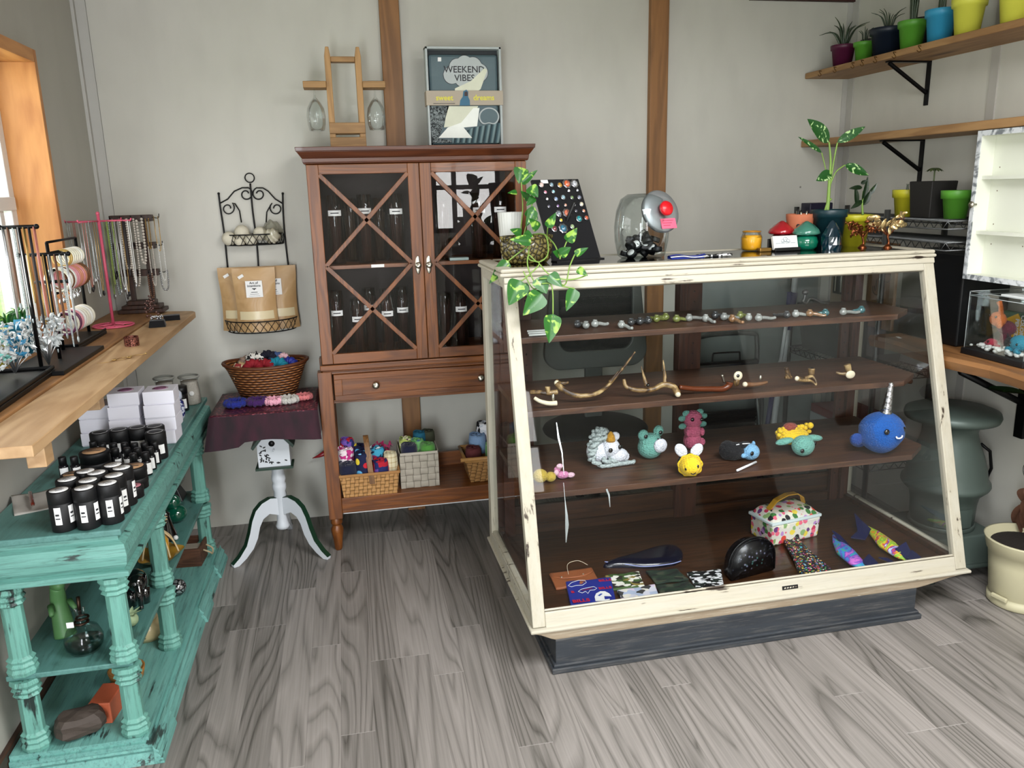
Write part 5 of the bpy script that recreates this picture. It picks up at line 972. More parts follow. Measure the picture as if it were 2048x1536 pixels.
flat('zebra_wallet', [(1373, 1144), (1442, 1138), (1448, 1172), (1396, 1180)], cells('black_white_splash', ['#dfe0e2', '#101114', '#dfe0e2', '#0c0c10', '#26302a'], 62, .5, stretch=(1, 2, 1)), 'black and white splash-pattern wallet beside the black clutch', 'wallet', .01)
t, P_ = flat('navy_pouch', [(1204, 1122), (1300, 1096), (1368, 1098), (1300, 1140)], mat('navy_vinyl', '#07081c', .25, coat=.4), 'shiny dark navy bottle-shaped pouch lying behind the wallets', 'pouch', .006)
P_ = None
t.children[0].data.clear_geometry()
o0 = t.location; b = B(); ol = [(1204, 1126), (1225, 1118), (1262, 1110), (1300, 1096), (1340, 1086), (1358, 1089), (1370, 1104), (1362, 1122), (1340, 1128), (1290, 1133), (1250, 1128), (1206, 1132)]
pp = [pz(u, v, Z0+.012)-Vector(o0) for u, v in ol]; c_ = sum(pp, Vector())/len(pp); n_ = len(pp)
b.add([tuple(p) for p in pp]+[(p.x, p.y, 0) for p in pp]+[tuple(c_+(p-c_)*.75+Vector((0, 0, .012))) for p in pp]+[tuple(c_+Vector((0, 0, .014)))], [(i, (i+1) % n_, n_+(i+1) % n_, n_+i) for i in range(n_)]+[((i+1) % n_, i, 2*n_+i, 2*n_+(i+1) % n_) for i in range(n_)]+[(2*n_+(i+1) % n_, 2*n_+i, 3*n_) for i in range(n_)], True)
bpy.data.objects.remove(t.children[0]); obj('pouch_body', b, MATS['navy_vinyl'], t, subd=1); b = B(); poly_tube(b, [pp[0]+Vector((.01, 0, .004)), pp[10]+Vector((0, -.002, 0)), pp[9], pp[8], pp[7]], .0016); obj('piping', b, mat('blue_white_trim', '#9aa4d8', .3), t)
# black clutch
g = NT('black_leaf_print'); vo = g.n('TexVoronoi', {'Vector': g.map((1, 1, 1), rot=(0, R(25), 0)), 'Scale': 70}); spc = g.n('SeparateColor', {0: vo.outputs['Color']}); cc = g.ramp(spc.outputs[1], (0, '#2b2e38'), (.45, '#4c4a58'), (.7, '#3a5a58'), (.85, '#6a6a80'), interp='CONSTANT'); g.l(g.mix(g.ramp(vo.outputs['Distance'], (.22, 1.0), (.27, 0.0)), '#07070a', cc), g.b.inputs['Base Color']); g.set(Roughness=.3); lfp = g.m
cp = pz(1497, 1146, Z0); t = thing('black_clutch', 'rounded black zip clutch with dark leaf print', 'bag', (cp.x, cp.y, Z0), STH+R(12))
def dome(b, w, h, d0, d1, y0):
    n_ = 28; o = [(-w/2+.0, .006), (-w/2+.006, 0), (w/2-.006, 0), (w/2, .006)]+[(w/2*math.cos(a)*(1 if math.sin(a) < .5 else 1), .35*h+.65*h*math.sin(a)**.85) for a in [PI*i/n_ for i in range(n_+1)]]
    f = [(x, -d0+y0, z) for x, z in o]; k = [(x*.86, d1+y0, z*.9) for x, z in o]; N = len(o); ci, ck = len(f)*2, len(f)*2+1
    b.add(f+k+[(0, -d0-.012+y0, h*.45), (0, d1+.01+y0, h*.45)], [(i, (i+1) % N, N+(i+1) % N, N+i) for i in range(N)]+[((i+1) % N, i, ci) for i in range(N)]+[(N+i, N+(i+1) % N, ck) for i in range(N)], True); return f
b = B(); f = dome(b, .19, .135, .022, .03, .0); obj('bag_body', b, lfp, t); b = B(); b.tube([(x, y+.012, z+.001) for x, y, z in f[4:]], .003, 6); b.tube([(x*1.0, y-.001, z) for x, y, z in f[3:]], .0018, 6); obj('zip', b, black, t)
# floral box bag
fl = cells('floral_print', ['#c93a5a', '#e86a84', '#3f7a3a', '#b98ac8', '#e9e4d0', '#e8d04a', '#1c1c20', '#d84a3a', '#8fb070', '#e9e4e0', '#6a3a78'], 46, .7, '#dcd8cc', thr=.5)
fp = pz(1590, 1083, Z0); t = thing('floral_box_bag', 'boxy floral cosmetic bag with white zip and yellow strap handle', 'bag', (fp.x, fp.y, Z0), STH+R(10))
b = B(); b.hexa([(-.11, 0, 0), (.11, 0, 0), (.105, .13, 0), (-.105, .13, 0)], [(-.115, -.004, .085), (.115, -.004, .085), (.108, .13, .085), (-.108, .13, .085)]); b.hexa([(-.113, -.003, .092), (.113, -.003, .092), (.107, .13, .092), (-.107, .13, .092)], [(-.09, .022, .118), (.09, .022, .118), (.085, .11, .122), (-.085, .11, .122)]); obj('bag_body', b, fl, t, .008)
b = B(); b.box(-.116, .116, -.006, .132, .083, .094); obj('zip', b, mat('white_zip_tape', '#cfdcdc', .5), t, .002)
b = B(); hp = [(-.08, .06, .112), (-.082, .06, .125), (-.05, .06, .155), (0, .06, .170), (.045, .06, .168), (.075, .06, .148), (.085, .06, .118)]; P2 = []
for i in range(len(hp)-1):
    for k in range(5): P2.append(Vector(hp[i]).lerp(Vector(hp[i+1]), k/5))
b.ribbon(P2, .024, up=(0, 1, 0), th=.004)
b = B()
for i in range(len(P2)-1):
    p, q = P2[i], P2[i+1]; b.add([(p.x, p.y-.012, p.z), (p.x, p.y+.012, p.z), (q.x, q.y+.012, q.z), (q.x, q.y-.012, q.z), (p.x, p.y-.012, p.z-.004), (p.x, p.y+.012, p.z-.004), (q.x, q.y+.012, q.z-.004), (q.x, q.y-.012, q.z-.004)], [(0, 3, 2, 1), (4, 5, 6, 7), (0, 4, 7, 3), (1, 2, 6, 5)])
yl = mat('mustard_leather', '#c0902c', .45); o = obj('handle', b, yl, t, label='mustard yellow strap handle')
for x_ in (-.08, .084): b = B(); b.sph((x_, .046, .122), (.004, .003, .004), 8, 6); obj('rivet', b, black, o)
# dotted sleeve and two tie-dye fish
dt = cells('rainbow_dots_on_black', ['#e8d84a', '#d8464e', '#4aa8d8', '#e8e4d8', '#6ac06a', '#e89040', '#c85aa8'], 120, .7, '#0b0c14', thr=.36)
flat('dotted_sleeve', [(1566, 1078), (1592, 1072), (1664, 1138), (1604, 1150)], dt, 'black fabric sleeve with rainbow dots, lying between clutch and fish toys', 'fabric sleeve', .016, wav=.004)
def tiedye(name, cs):
    g = NT(name); w = g.noise(g.map(), 14, 3, 2.5); c = g.ramp(w.outputs[0], *[(.28+.44*i/(len(cs)-1), c) for i, c in enumerate(cs)]); g.l(c, g.b.inputs['Base Color']); g.set(Roughness=.6); return g.m
def fish(lab, pts, fins, m_, m2):
    q = [pz(u, v, Z0+.012) for u, v, w in pts]; o0 = q[0].copy(); o0.z = Z0; t = thing('fabric_fish', lab, 'stuffed toy', tuple(o0)); b = B(); P_ = [p-o0 for p in q]; rs = [w for _, _, w in pts]
    out, rr = [], []
    for i in range(len(P_)-1):
        for k in range(5): out.append(P_[i].lerp(P_[i+1], k/5)); rr.append(rs[i]+(rs[i+1]-rs[i])*k/5)
    out.append(P_[-1]); rr.append(rs[-1]); out = [Vector((p.x, p.y, .004+r_*.5)) for p, r_ in zip(out, rr)]; b.tube(out, rr, 14, flat=.5); obj('body', b, m_, t)
    for f_ in fins:
        pf = [pz(u, v, Z0+.012+dz)-o0 for u, v, dz in f_]; b = B(); n_ = len(pf); b.add([tuple(p) for p in pf]+[tuple(p-Vector((0, 0, .004))) for p in pf], [tuple(range(n_))[::-1], tuple(range(n_, 2*n_))]+[(i, n_+i, n_+(i+1) % n_, (i+1) % n_) for i in range(n_)]); obj('fin', b, m2, t, .001)
nvy = mat('galaxy_navy', '#141a48', .5, var=.4, vs=60)
fish('tie-dye fabric fish in purple, teal and blue, nearer the dotted sleeve', [(1668, 1068, .006), (1676, 1085, .02), (1692, 1110, .034), (1712, 1128, .028), (1730, 1136, .01)], [[(1664, 1060, .03), (1680, 1070, .02), (1712, 1105, .01), (1690, 1098, .008)], [(1722, 1125, .01), (1738, 1108, .012), (1756, 1126, .01), (1744, 1134, .006)]], tiedye('tiedye_purple', ['#a8184a', '#3aa87c', '#2a8ad0', '#6a3ab0', '#c86ac0', '#2048b0']), nvy)
fish('rainbow tie-dye fabric fish with navy tail, at the case end', [(1735, 1052, .008), (1750, 1068, .022), (1775, 1095, .034), (1800, 1112, .024), (1815, 1118, .01)], [[(1709, 1026, .03), (1722, 1040, .02), (1742, 1058, .012), (1730, 1078, .008), (1702, 1074, .006), (1716, 1062, .01)], [(1790, 1098, .02), (1812, 1084, .03), (1820, 1100, .015), (1815, 1118, .006)], [(1812, 1112, .012), (1824, 1100, .01), (1842, 1114, .006), (1830, 1122, .004)], [(1757, 1114, .006), (1776, 1116, .006), (1792, 1126, .004), (1778, 1122, .004)]], tiedye('tiedye_rainbow', ['#c8242c', '#e8a020', '#6ac03a', '#e8d83a', '#d84a2a', '#5a3ab8', '#d8e4f0']), nvy)
# ================= RIGHT WALL: PLANK SHELVES AND POTS =================
plk = wood('shelf_plank_pine', '#7a5734', '#a98458', axis=1, scale=8, stretch=8, rough=.6, knots='#5a3a1e', c3='#8e6a42')
for nm, z0, z1, lab in (('upper', 1.9707, 1.9965, 'rough pine plank shelf high on the right wall, carrying the row of coloured pots'), ('lower', 1.658, 1.689, 'bare pine plank shelf below the row of coloured pots')):
    one('plank_shelf', B().box(2.2022, XR, -2.3, -.004, z0, z1), plk, lab, 'shelf', bevel=.004)
m_brk = mat('black_steel', '#0b0b0c', .45, .6)
for nm, yb, zt_, lab in (('u', -.567, 1.9707, 'black triangular bracket under the upper plank shelf'), ('l', -.570, 1.658, 'black triangular bracket under the lower plank shelf')):
    b = B(); b.box(XR-.006, XR, yb-.012, yb+.012, zt_-.175, zt_); b.box(2.235, XR, yb-.012, yb+.012, zt_-.006, zt_); b.tube([(2.245, yb, zt_-.008), (XR-.006, yb, zt_-.125)], .009, 6)
    one('shelf_bracket', b, m_brk, lab, 'bracket', bevel=.001)
brs = mat('aged_brass_hook', '#6f4f26', .35, .9)
for i, (y, lab) in enumerate(((-.143, 'nearest the corner'), (-.26, ''), (-.391, ''), (-.457, ''), (-.545, ''), (-.664, ''), (-.81, 'furthest from the corner'))):
    b = B(); poly_tube(b, [(.004, 0, .0), (-.012, 0, .002), (-.016, -.012, -.008), (-.012, -.018, -.018), (-.012, -.006, -.022), (-.014, .004, -.014)], .0016, 6)
    one('cup_hook', b, brs, 'small brass cup hook in the edge of the upper plank shelf', 'hook', (2.2022, y, 1.987), group='cup hooks on the shelf edge')
def tapot(name, lab, x, y, z, r0, r1, h, mc, leaves=None, rim=.22):
    t = thing(name, lab, 'potted plant', (x, y, z)); pot(t, r0, r1, h, mc, rim)
    if leaves: leaves(t, h)
    return t
def blades(n, L_, spread, seed, w=.012, m_=None, up=.5):
    def f(t, h):
        r_ = random.Random(seed); b = B()
        for i in range(n):
            a = 2*PI*i/n+r_.random()*.6; l_ = L_*r_.uniform(.65, 1.1); s_ = spread*r_.uniform(.4, 1); p = [Vector((.008*math.cos(a), .008*math.sin(a), h*.86)), Vector((s_*l_*.45*math.cos(a), s_*l_*.45*math.sin(a), h+l_*up*.7)), Vector((s_*l_*math.cos(a), s_*l_*math.sin(a), h+l_*up*(1.0 if s_ < .7 else .6)))]
            poly_tube(b, p, (w*.5, .0008), 5)
        obj('leaves', b, m_ or l_agave, t)
    return f
lg = mat('bright_green_plastic', '#4d8a2b', .45); yg = mat('pale_yellow_plastic', '#c9c94a', .5, var=.08, vs=20); lb2 = mat('sky_blue_plastic', '#2f88ad', .45)
x_ = 2.285
tapot('potted_plant', 'maroon pot with spiky aloe blades at the corner end of the plank shelf', 2.275, -.19, 1.9965, .038, .052, .095, mat('maroon_plastic', '#4a1230', .45), blades(13, .2, .75, 1))
tapot('potted_plant', 'small green pot with wispy blades between the maroon and the navy pot', x_, -.33, 1.9965, .03, .043, .085, lg, blades(9, .11, .4, 2, .006))
tapot('potted_plant', 'wide dark navy pot on the plank shelf', x_+.01, -.475, 1.9965, .052, .07, .115, mat('dark_navy_plastic', '#0c1624', .45), blades(12, .14, .6, 3, .006))
tapot('potted_plant', 'green pot with upright blades between the navy and the blue pot', x_, -.64, 1.9965, .038, .053, .112, lg, blades(10, .22, .3, 4, .012, up=.9))
tapot('potted_plant', 'sky blue pot with a short green plant on the plank shelf', x_, -.80, 1.9965, .04, .055, .122, lb2, blades(8, .18, .25, 5, .014, up=.9))
tapot('potted_plant', 'pale yellow chipped pot beside the sky blue one', x_-.005, -.95, 1.9965, .04, .057, .13, yg, blades(8, .14, .5, 6, .012))
tapot('potted_plant', 'pale yellow pot at the cut-off end of the plank shelf', x_-.01, -1.175, 1.9965, .042, .06, .14, yg, blades(8, .14, .5, 8, .012))
# dark picture panels leaning behind the pots
dkp = mat('dark_charcoal_card', '#1d1f1f', .5, var=.3, vs=6); m_sil = mat('silver_band', '#9b9c9c', .25, .9)
for i, (y0_, y1_, z_, lab) in enumerate(((-.30, -.14, 2.135, 'dark glass canister with silver band behind the small green pot'), (-.64, -.48, 2.16, 'dark canister with silver band behind the navy pot'), (-.80, -.64, 2.16, 'dark canister behind the blue pot'))):
    t = thing('dark_canister', lab, 'canister', (XR-.046, (y0_+y1_)/2, 1.9965)); b = B(); b.cyl(.04, 0, z_-2.02, 24, r2=.043); obj('body', b, dkp, t); b = B(); b.cyl(.0442, z_-2.045, z_-2.025, 24); obj('silver_band', b, m_sil, t)
# white shallow cabinet on the wall
mb = NT('marbled_edge_film'); n = mb.noise(mb.map((20, 20, 20)), 1, 5, 2); mb.l(mb.ramp(n.outputs[0], (.4, '#6f7478'), (.55, '#c9ccce')), mb.b.inputs['Base Color']); mb.set(Roughness=.5); mb = mb.m
wht = mat('white_cabinet_paint', '#d4d6c8', .5, var=.05, vs=8)
t = thing('white_wall_cabinet', 'open white wall cabinet with marbled grey edges under the lower plank shelf', 'cabinet')
b = B(); xa_, xb_, ya_, yb_, za_, zb_ = 2.2, XR-.001, -1.72, -1.15, 1.14, 1.655
for q in ((ya_, yb_, za_, za_+.018), (ya_, yb_, zb_-.018, zb_), (yb_-.018, yb_, za_+.018, zb_-.018), (ya_, ya_+.018, za_+.018, zb_-.018)): b.box(xa_, xa_+.003, *q)
obj('edge_banding', b, mb, t)
b = B()
for q in ((ya_, yb_, za_, za_+.018), (ya_, yb_, zb_-.018, zb_), (yb_-.018, yb_, za_+.018, zb_-.018), (ya_, ya_+.018, za_+.018, zb_-.018)): b.box(xa_+.003, xb_, *q)
b.box(xa_+.06, xb_-.05, ya_+.018, yb_-.018, za_+.018, zb_-.018); obj('carcass', b, wht, t)
for z in (1.49, 1.30): obj('shelf', B().box(xa_+.02, xa_+.075, ya_+.018, yb_-.018, z, z+.012), wht, t)
b = B(); b.lathe([(.004, 0), (.004, .014), (.011, .017), (.012, .022), (.006, .027), (0, .027)], 18, axis='X'); b.v = [(xa_-x+.003, y-1.175, z+1.404) for x, y, z in b.v]; obj('knob', b, m_nick, t); 
b = B()
for y in (-1.2, -1.34):
    for z in (1.53, 1.45, 1.335, 1.265): b.sph((xa_+.0605, y, z), (.001, .003, .003), 8, 6)
obj('peg_holes', b, mat('hole_brown', '#6b5a48', .8), t)
# wire rack with pots
chrome = mat('dull_chrome_wire', '#5c5e5e', .35, .8)
t = thing('wire_rack', 'grey wire shelving rack in the corner with zigzag edges, behind the showcase', 'shelving')
def tier(z, x0, x1, y0, y1, s_=.024):
    b = B()
    for (p, q) in (((x0, y0), (x1, y0)), ((x1, y0), (x1, y1)), ((x1, y1), (x0, y1)), ((x0, y1), (x0, y0))):
        for dz in (0, -.028): b.tube([(*p, z+dz), (*q, z+dz)], .0028, 6)
        L_ = math.dist(p, q); n_ = max(2, int(L_/.045)); zz = [(p[0]+(q[0]-p[0])*i/(2*n_), p[1]+(q[1]-p[1])*i/(2*n_), z-(.028 if i % 2 else 0)) for i in range(2*n_+1)]; b.tube(zz, .0018, 5)
    n_ = int((y1-y0)/s_)
    for i in range(1, n_): y = y0+(y1-y0)*i/n_; b.tube([(x0, y, z+.001), (x1, y, z+.001)], .0014, 5)
    return obj('wire_shelf', b, chrome, t)
RX0, RX1, RY0, RY1 = 2.14, 2.41, -1.12, -.105
tier(1.345, RX0, RX1, RY0, RY1); tier(1.268, RX0, RX1, RY0, RY1); tier(.70, RX0, RX1, -.78, RY1); tier(.30, RX0, RX1, -.78, RY1)
for x in (RX0, RX1):
    for y in (RY0, RY1, ) if 0 else (-.78, RY1): b = B(); b.cyl(.012, 0, 1.38, 12, c=(x, y, 0)); obj('post', b, chrome, t)
tapot('potted_plant', 'lime yellow pot on the wire rack with a tiny sprout', 2.28, -.70, 1.347, .038, .052, .108, mat('lime_yellow_plastic', '#b3ad25', .45), blades(2, .05, .3, 3, .006), .3)
t = thing('potted_plant', 'square black pot with a small umbrella-shaped seedling on the wire rack', 'potted plant', (2.285, -.845, 1.347)); obj('pot_body', B().hexa([(-.05, -.055, 0), (.05, -.055, 0), (.05, .055, 0), (-.05, .055, 0)], [(-.058, -.066, .14), (.058, -.066, .14), (.058, .066, .14), (-.058, .066, .14)]), mat('matte_black_plastic', '#191715', .6), t, .003); obj('soil', B().box(-.053, .053, -.06, .06, .1395, .1405), soil, t)
b = B(); poly_tube(b, [(0, 0, .138), (.002, .002, .16), (0, 0, .19)], .003)
for i in range(7): a = i*.9; leaf(b, (0, 0, .19), (.035*math.cos(a), .035*math.sin(a), .182), .018, face=(0, 0, 1), curl=.2, heart=.9)
obj('seedling', b, mat('olive_leaf', '#3e4a26', .6), t)
tapot('potted_plant', 'bright green pot on the wire rack next to the white cabinet', 2.28, -.985, 1.347, .038, .053, .105, lg, None, .3)
# dark case, painted sign, picture and clutter under the rack
one('black_case', B().box(2.215, XR-.01, -1.135, -.80, .881, 1.225), mat('black_case', '#07080a', .45), 'large black case standing on the wooden slab under the wire rack', 'case', bevel=.006)
g = NT('burnt_wood_sign'); n = g.noise(g.map((3, 14, 3)), 1, 4); g.l(g.ramp(n.outputs[0], (.3, '#4a3018'), (.7, '#7c5a34')), g.b.inputs['Base Color']); sgn = g.m
t = thing('painted_wood_sign', 'brown wooden sign with outlined cactus shapes behind the showcase end glass', 'sign', (2.185, -.70, .885)); obj('board', B().box(0, .015, -.1, .13, 0, .36), sgn, t, .004)
b = B()
for oy, oz, s_ in ((-.03, .2, 1), (.015, .14, .8)):
    b.tube([(-.001, oy-s_*y, oz+s_*z) for y, z in ((0, 0), (-.02, .01), (-.03, .04), (-.015, .045), (-.005, .02), (0, .03), (0, .08), (.02, .09), (.03, .07), (.022, .03), (.04, .035), (.05, .02), (.03, .0))], .0018, 5, close=True)
obj('cactus_outline', b, mat('dark_brown_outline', '#2a1608', .6), t)
t = thing('framed_picture', 'small pale framed picture with arched shapes behind the showcase end glass', 'picture', (2.17, -.47, .95)); obj('frame', B().box(0, .012, -.09, .09, 0, .26), mat('grey_beige_frame', '#7c7263', .6), t, .003); obj('image', B().box(-.001, .002, -.07, .07, .05, .2), mat('dark_window_print', '#2b2e2a', .4, var=.4, vs=30), t)
b = B()
for y in (-.035, .03): b.tube([(-.002, y-.022, .06), (-.002, y-.022, .15), (-.002, y, .175), (-.002, y+.022, .15), (-.002, y+.022, .06)], .003, 6)
obj('arch_print', b, mat('pale_arch_print', '#a8a598', .6), t)
b = B(); poly_tube(b, [(0, 0, 0), (.01, .02, -.12), (.0, .05, -.26)], .014); one('red_hanging_strap', b, mat('dull_red_cloth', '#5e1217', .6), 'dark red strap hanging from the wire rack in front of the wooden sign', 'strap', (2.125, -.66, 1.24))
# ================= LIVE-EDGE SLAB, TANK, STOVE =================
slw = wood('live_edge_slab_wood', '#5e3d22', '#96683c', axis=1, scale=6, stretch=6, rough=.45, knots='#3a2010', c3='#75502e')
t = thing('slab_table', 'thick live-edge wooden slab fixed to the right wall on black brackets', 'shelf')
b = B(); ys = [-.812-i*.09 for i in range(14)]; r_ = random.Random(12); edge = [2.080+.012*math.sin(i*1.1)+r_.uniform(-.004, .006) for i in range(14)]; edge = [min(e, 2.10) for e in edge]
top = [(e, y) for e, y in zip(edge, ys)]; n_ = 14
vs = [(x+.004, y, .88) for x, y in top]+[(x-.006, y, .866) for x, y in top]+[(x+.006, y, .835) for x, y in top]+[(XR, y, .88) for _, y in top]+[(XR, y, .835) for _, y in top]
fs = []
for i in range(n_-1):
    for a_, b_ in ((0, 1), (1, 2)): fs.append((a_*n_+i, a_*n_+i+1, b_*n_+i+1, b_*n_+i))
    fs.append((i, 3*n_+i, 3*n_+i+1, i+1)); fs.append((2*n_+i, 2*n_+i+1, 4*n_+i+1, 4*n_+i)); fs.append((3*n_+i, 4*n_+i, 4*n_+i+1, 3*n_+i+1))
fs += [(0, n_, 2*n_, 4*n_, 3*n_), (n_-1, 4*n_-1, 5*n_-1, 3*n_-1, 2*n_-1)]; b.add(vs, fs); obj('slab', b, slw, t)
for y in (-1.27,): b = B(); b.box(XR-.03, XR, y-.02, y+.02, .55, .835); b.box(2.12, XR, y-.02, y+.02, .825, .835); b.tube([(2.13, y, .822), (XR-.02, y, .68)], .012, 6); obj('bracket', b, m_brk, t, label='black steel bracket')
one('white_price_slip', B().box(-.018, .018, -.006, .006, 0, .001), white, 'tiny white paper slip lying on the slab behind the showcase glass', 'paper slip', (2.15, -.9, .8805), R(70))
b = B(); 
TX0, TX1, TY0, TY1 = 2.165, 2.40, -1.50, -1.235
t = thing('acrylic_tank', 'clear acrylic tank on a black base with white pebbles and crochet sea creatures', 'tank')
obj('tank_base', B().box(TX0-.008, TX1, TY0-.008, TY1+.008, .8805, .903), black, t, .003, label='black tank base')
pb = B(); r_ = random.Random(1)
for i in range(330): s_ = r_.uniform(.006, .011); pb.sph((r_.uniform(TX0+.012, TX1-.012), r_.uniform(TY0+.012, TY1-.012), .91+r_.random()*.012), (s_, s_*.9, s_*.7), 7, 5)
obj('white_pebbles', pb, mat('white_pebble', '#dcdcd8', .5), t, kind='stuff')
ac = glass('acrylic', '#fbfdfd', refl=.3); b = B(); e = .003; zt0, zt1 = .903, 1.105
for q in ((TX0, TX0+e, TY0, TY1), (TX1-e, TX1, TY0, TY1), (TX0+e, TX1-e, TY0, TY0+e), (TX0+e, TX1-e, TY1-e, TY1)): b.box(*q, zt0, zt1)
obj('acrylic_walls', b, ac, t); b = B()
for x in (TX0, TX1):
    for y in (TY0, TY1): b.tube([(x, y, zt0), (x, y, zt1)], .0012, 5)
for q in (((TX0, TY0), (TX0, TY1)), ((TX0, TY0), (TX1, TY0)), ((TX1, TY1), (TX0, TY1)), ((TX1, TY0), (TX1, TY1))):
    for z in (zt1, zt1-.014): b.tube([(*q[0], z), (*q[1], z)], .0012, 5)
obj('clear_edges', b, mat('bright_acrylic_edge', '#b9c0c0', .2, trans=.3), t)
b = B(); b.box(TX0+.003, TX1-.03, TY0+.003, TY0+.13, zt1, zt1+.006); obj('lid_tray', b, mat('frosted_white_acrylic', '#c9cdcd', .3), t, .002)
one('shark_drawing_card', B().box(0, .003, -.11, .04, 0, .17), mat('grey_fur_drawing', '#a9aaae', .7, var=.3, vs=60), 'grey scribbled card with a dark shark shape inside the acrylic tank', 'card', (2.30, -1.40, .912))
b = B(); b.prism([(-.075, .09), (-.03, .13), (.0, .105), (.03, .09), (-.03, .075), (-.07, .07)], -.004, -.001, 'X'); b.v = [(x, y, z) for x, y, z in b.v]; one('dark_shark_print', b, mat('dark_grey_print', '#26272a', .6), 'dark grey shark shape with white belly on the scribbled card', 'print', (2.30, -1.41, .912))
# crayon-type pencil box
t = thing('coloured_pencil_box', 'yellow and green box of 12 coloured pencils standing in the acrylic tank', 'box', (2.31, -1.285, .915)); ylb = mat('bright_box_yellow', '#d9a516', .5); gb_ = mat('dark_box_green', '#274a2c', .5)
obj('box_body', B().box(0, .02, -.055, .045, 0, .115), gb_, t, .001); b = B(); b.prism([(-.055, .015), (-.055, .07), (-.02, .112), (.035, .085), (.035, .035), (0, .01)], -.002, 0, 'X'); obj('yellow_panel', b, ylb, t)
text('lettering', 'COLORED', .021, white, (-.003, -.045, .06), (R(90), R(90), R(-90)), t, .0004, bold=.03); text('lettering', 'PENCILS', .021, white, (-.003, -.022, .055), (R(90), R(90), R(-90)), t, .0004, bold=.03)
b = B(); b.lathe([(.014, 0), (.014, .002)], 20, axis='X'); b.v = [(-.0035-x*.5, y+.018, z+.055) for x, y, z in b.v]; bd = obj('count_badge', b, black, t); text('lettering', '12', .018, white, (-.0055, .018, .055), (R(90), 0, R(-90)), bd, .0004, bold=.03)
y_or = yarn('orange_yarn', '#e0742c', scale=200); y_mar = yarn('maroon_yarn', '#6a1a34', scale=200); y_red = yarn('crimson_yarn', '#b82846', scale=200); y_grey = yarn('charcoal_yarn', '#2c2a2c', scale=200); y_tq = yarn('turquoise_yarn', '#2b97b4', scale=200)
def crit(name, lab, loc, fn, ms, eyes, er=.005): 
    t = thing(name, lab, 'stuffed toy', loc); add_part(t, 'body', ms, fn)
    if eyes: E_(t, eyes, er)
    return t
t = crit('crochet_sea_creature', 'orange crochet creature with raised arm above a maroon one, in the acrylic tank', (2.215, -1.32, .995), lambda b: (b.sph((0, 0, .02), (.022, .032, .026), 18, 12), b.tube([(0, -.01, .04), (0, -.006, .065), (0, .004, .08)], [.009, .007, .009], 8), b.sph((-.01, -.02, .004), (.01, .012, .014), 10, 8)), y_or, [(-.02, -.012, .03), (-.018, .018, .032)])
crit('crochet_sea_creature', 'maroon crochet creature beneath the orange one in the acrylic tank', (2.24, -1.335, .915), lambda b: (b.sph((0, 0, .07), (.02, .04, .026), 16, 10), b.sph((0, 0, .035), (.014, .02, .03), 14, 10), b.sph((0, .04, .075), (.008, .01, .008), 8, 6)), y_mar, None)
crit('crochet_sea_creature', 'small crimson crochet creature on the pebbles under the pencil box', (2.205, -1.315, .918), lambda b: (b.sph((0, 0, .014), (.018, .02, .014), 14, 10), b.sph((0, .02, .006), (.01, .014, .007), 10, 6), b.sph((0, -.024, .006), (.01, .014, .006), 10, 6)), y_red, [(-.016, -.002, .018)])
crit('crochet_sea_creature', 'small charcoal crochet creature with ears on the tank pebbles', (2.225, -1.375, .92), lambda b: (b.sph((0, 0, .02), (.018, .02, .021), 16, 10), b.tube([(0, -.012, .036), (0, -.017, .05)], [.006, .001], 6), b.tube([(0, .012, .036), (0, .017, .05)], [.006, .001], 6)), y_grey, None)
crit('crochet_sea_creature', 'turquoise crochet octopus on the tank pebbles', (2.205, -1.435, .92), lambda b: (b.sph((0, 0, .03), (.028, .032, .028), 20, 12), b.tube([(-.01, .0, .012), (-.02, .03, .008), (-.01, .045, .004)], [.01, .008, .004], 8), b.tube([(-.018, -.01, .012), (-.03, -.02, .006), (-.026, -.034, .004)], [.01, .008, .004], 8)), y_tq, [(-.024, .012, .032), (-.024, -.014, .03)])
# pot-belly stove
stv = mat('grey_green_cast_iron', '#4e5a54', .45, .2, var=.15, vs=6); t = thing('pot_belly_stove', 'grey-green pot-belly stove between the showcase and the right wall', 'stove', (2.245, -1.12, 0))
b = B(); b.lathe([(.001, .60), (.165, .60), (.17, .615), (.165, .63), (.14, .64), (.001, .645)], 48); obj('top_plate', b, stv, t)
b = B(); b.lathe([(.11, .17), (.115, .175), (.118, .26), (.125, .30), (.155, .33), (.16, .34), (.158, .352), (.148, .36), (.142, .40), (.125, .46), (.105, .51), (.095, .55), (.10, .575), (.135, .592), (.15, .60)], 48); obj('belly', b, stv, t)
b = B(); b.hexa([(-.16, -.17, .06), (.16, -.17, .06), (.16, .17, .06), (-.16, .17, .06)], [(-.14, -.14, .165), (.14, -.14, .165), (.14, .14, .165), (-.14, .14, .165)]); b.box(-.165, .165, -.175, .175, .045, .062); b.cyl(.12, .163, .185, 32); obj('ash_base', b, stv, t, .006)
for x in (-1, 1):
    for y in (-1, 1): b = B(); b.tube([(x*.13, y*.14, .05), (x*.15, y*.155, .02), (x*.15, y*.155, 0)], [.016, .012, .016], 10); obj('leg', b, stv, t)
b = B(); b.tube([(.10, -.05, .50), (.135, -.06, .47), (.15, -.06, .40), (.145, -.05, .36)], .006, 8); obj('door_latch', b, m_brk, t)
b = B(); b.grid(lambda u, v: (.122*math.sin(-.9+1.2*u), -.122*math.cos(-.9+1.2*u), .19+.075*v), 12, 2); obj('ash_door', b, stv, t)
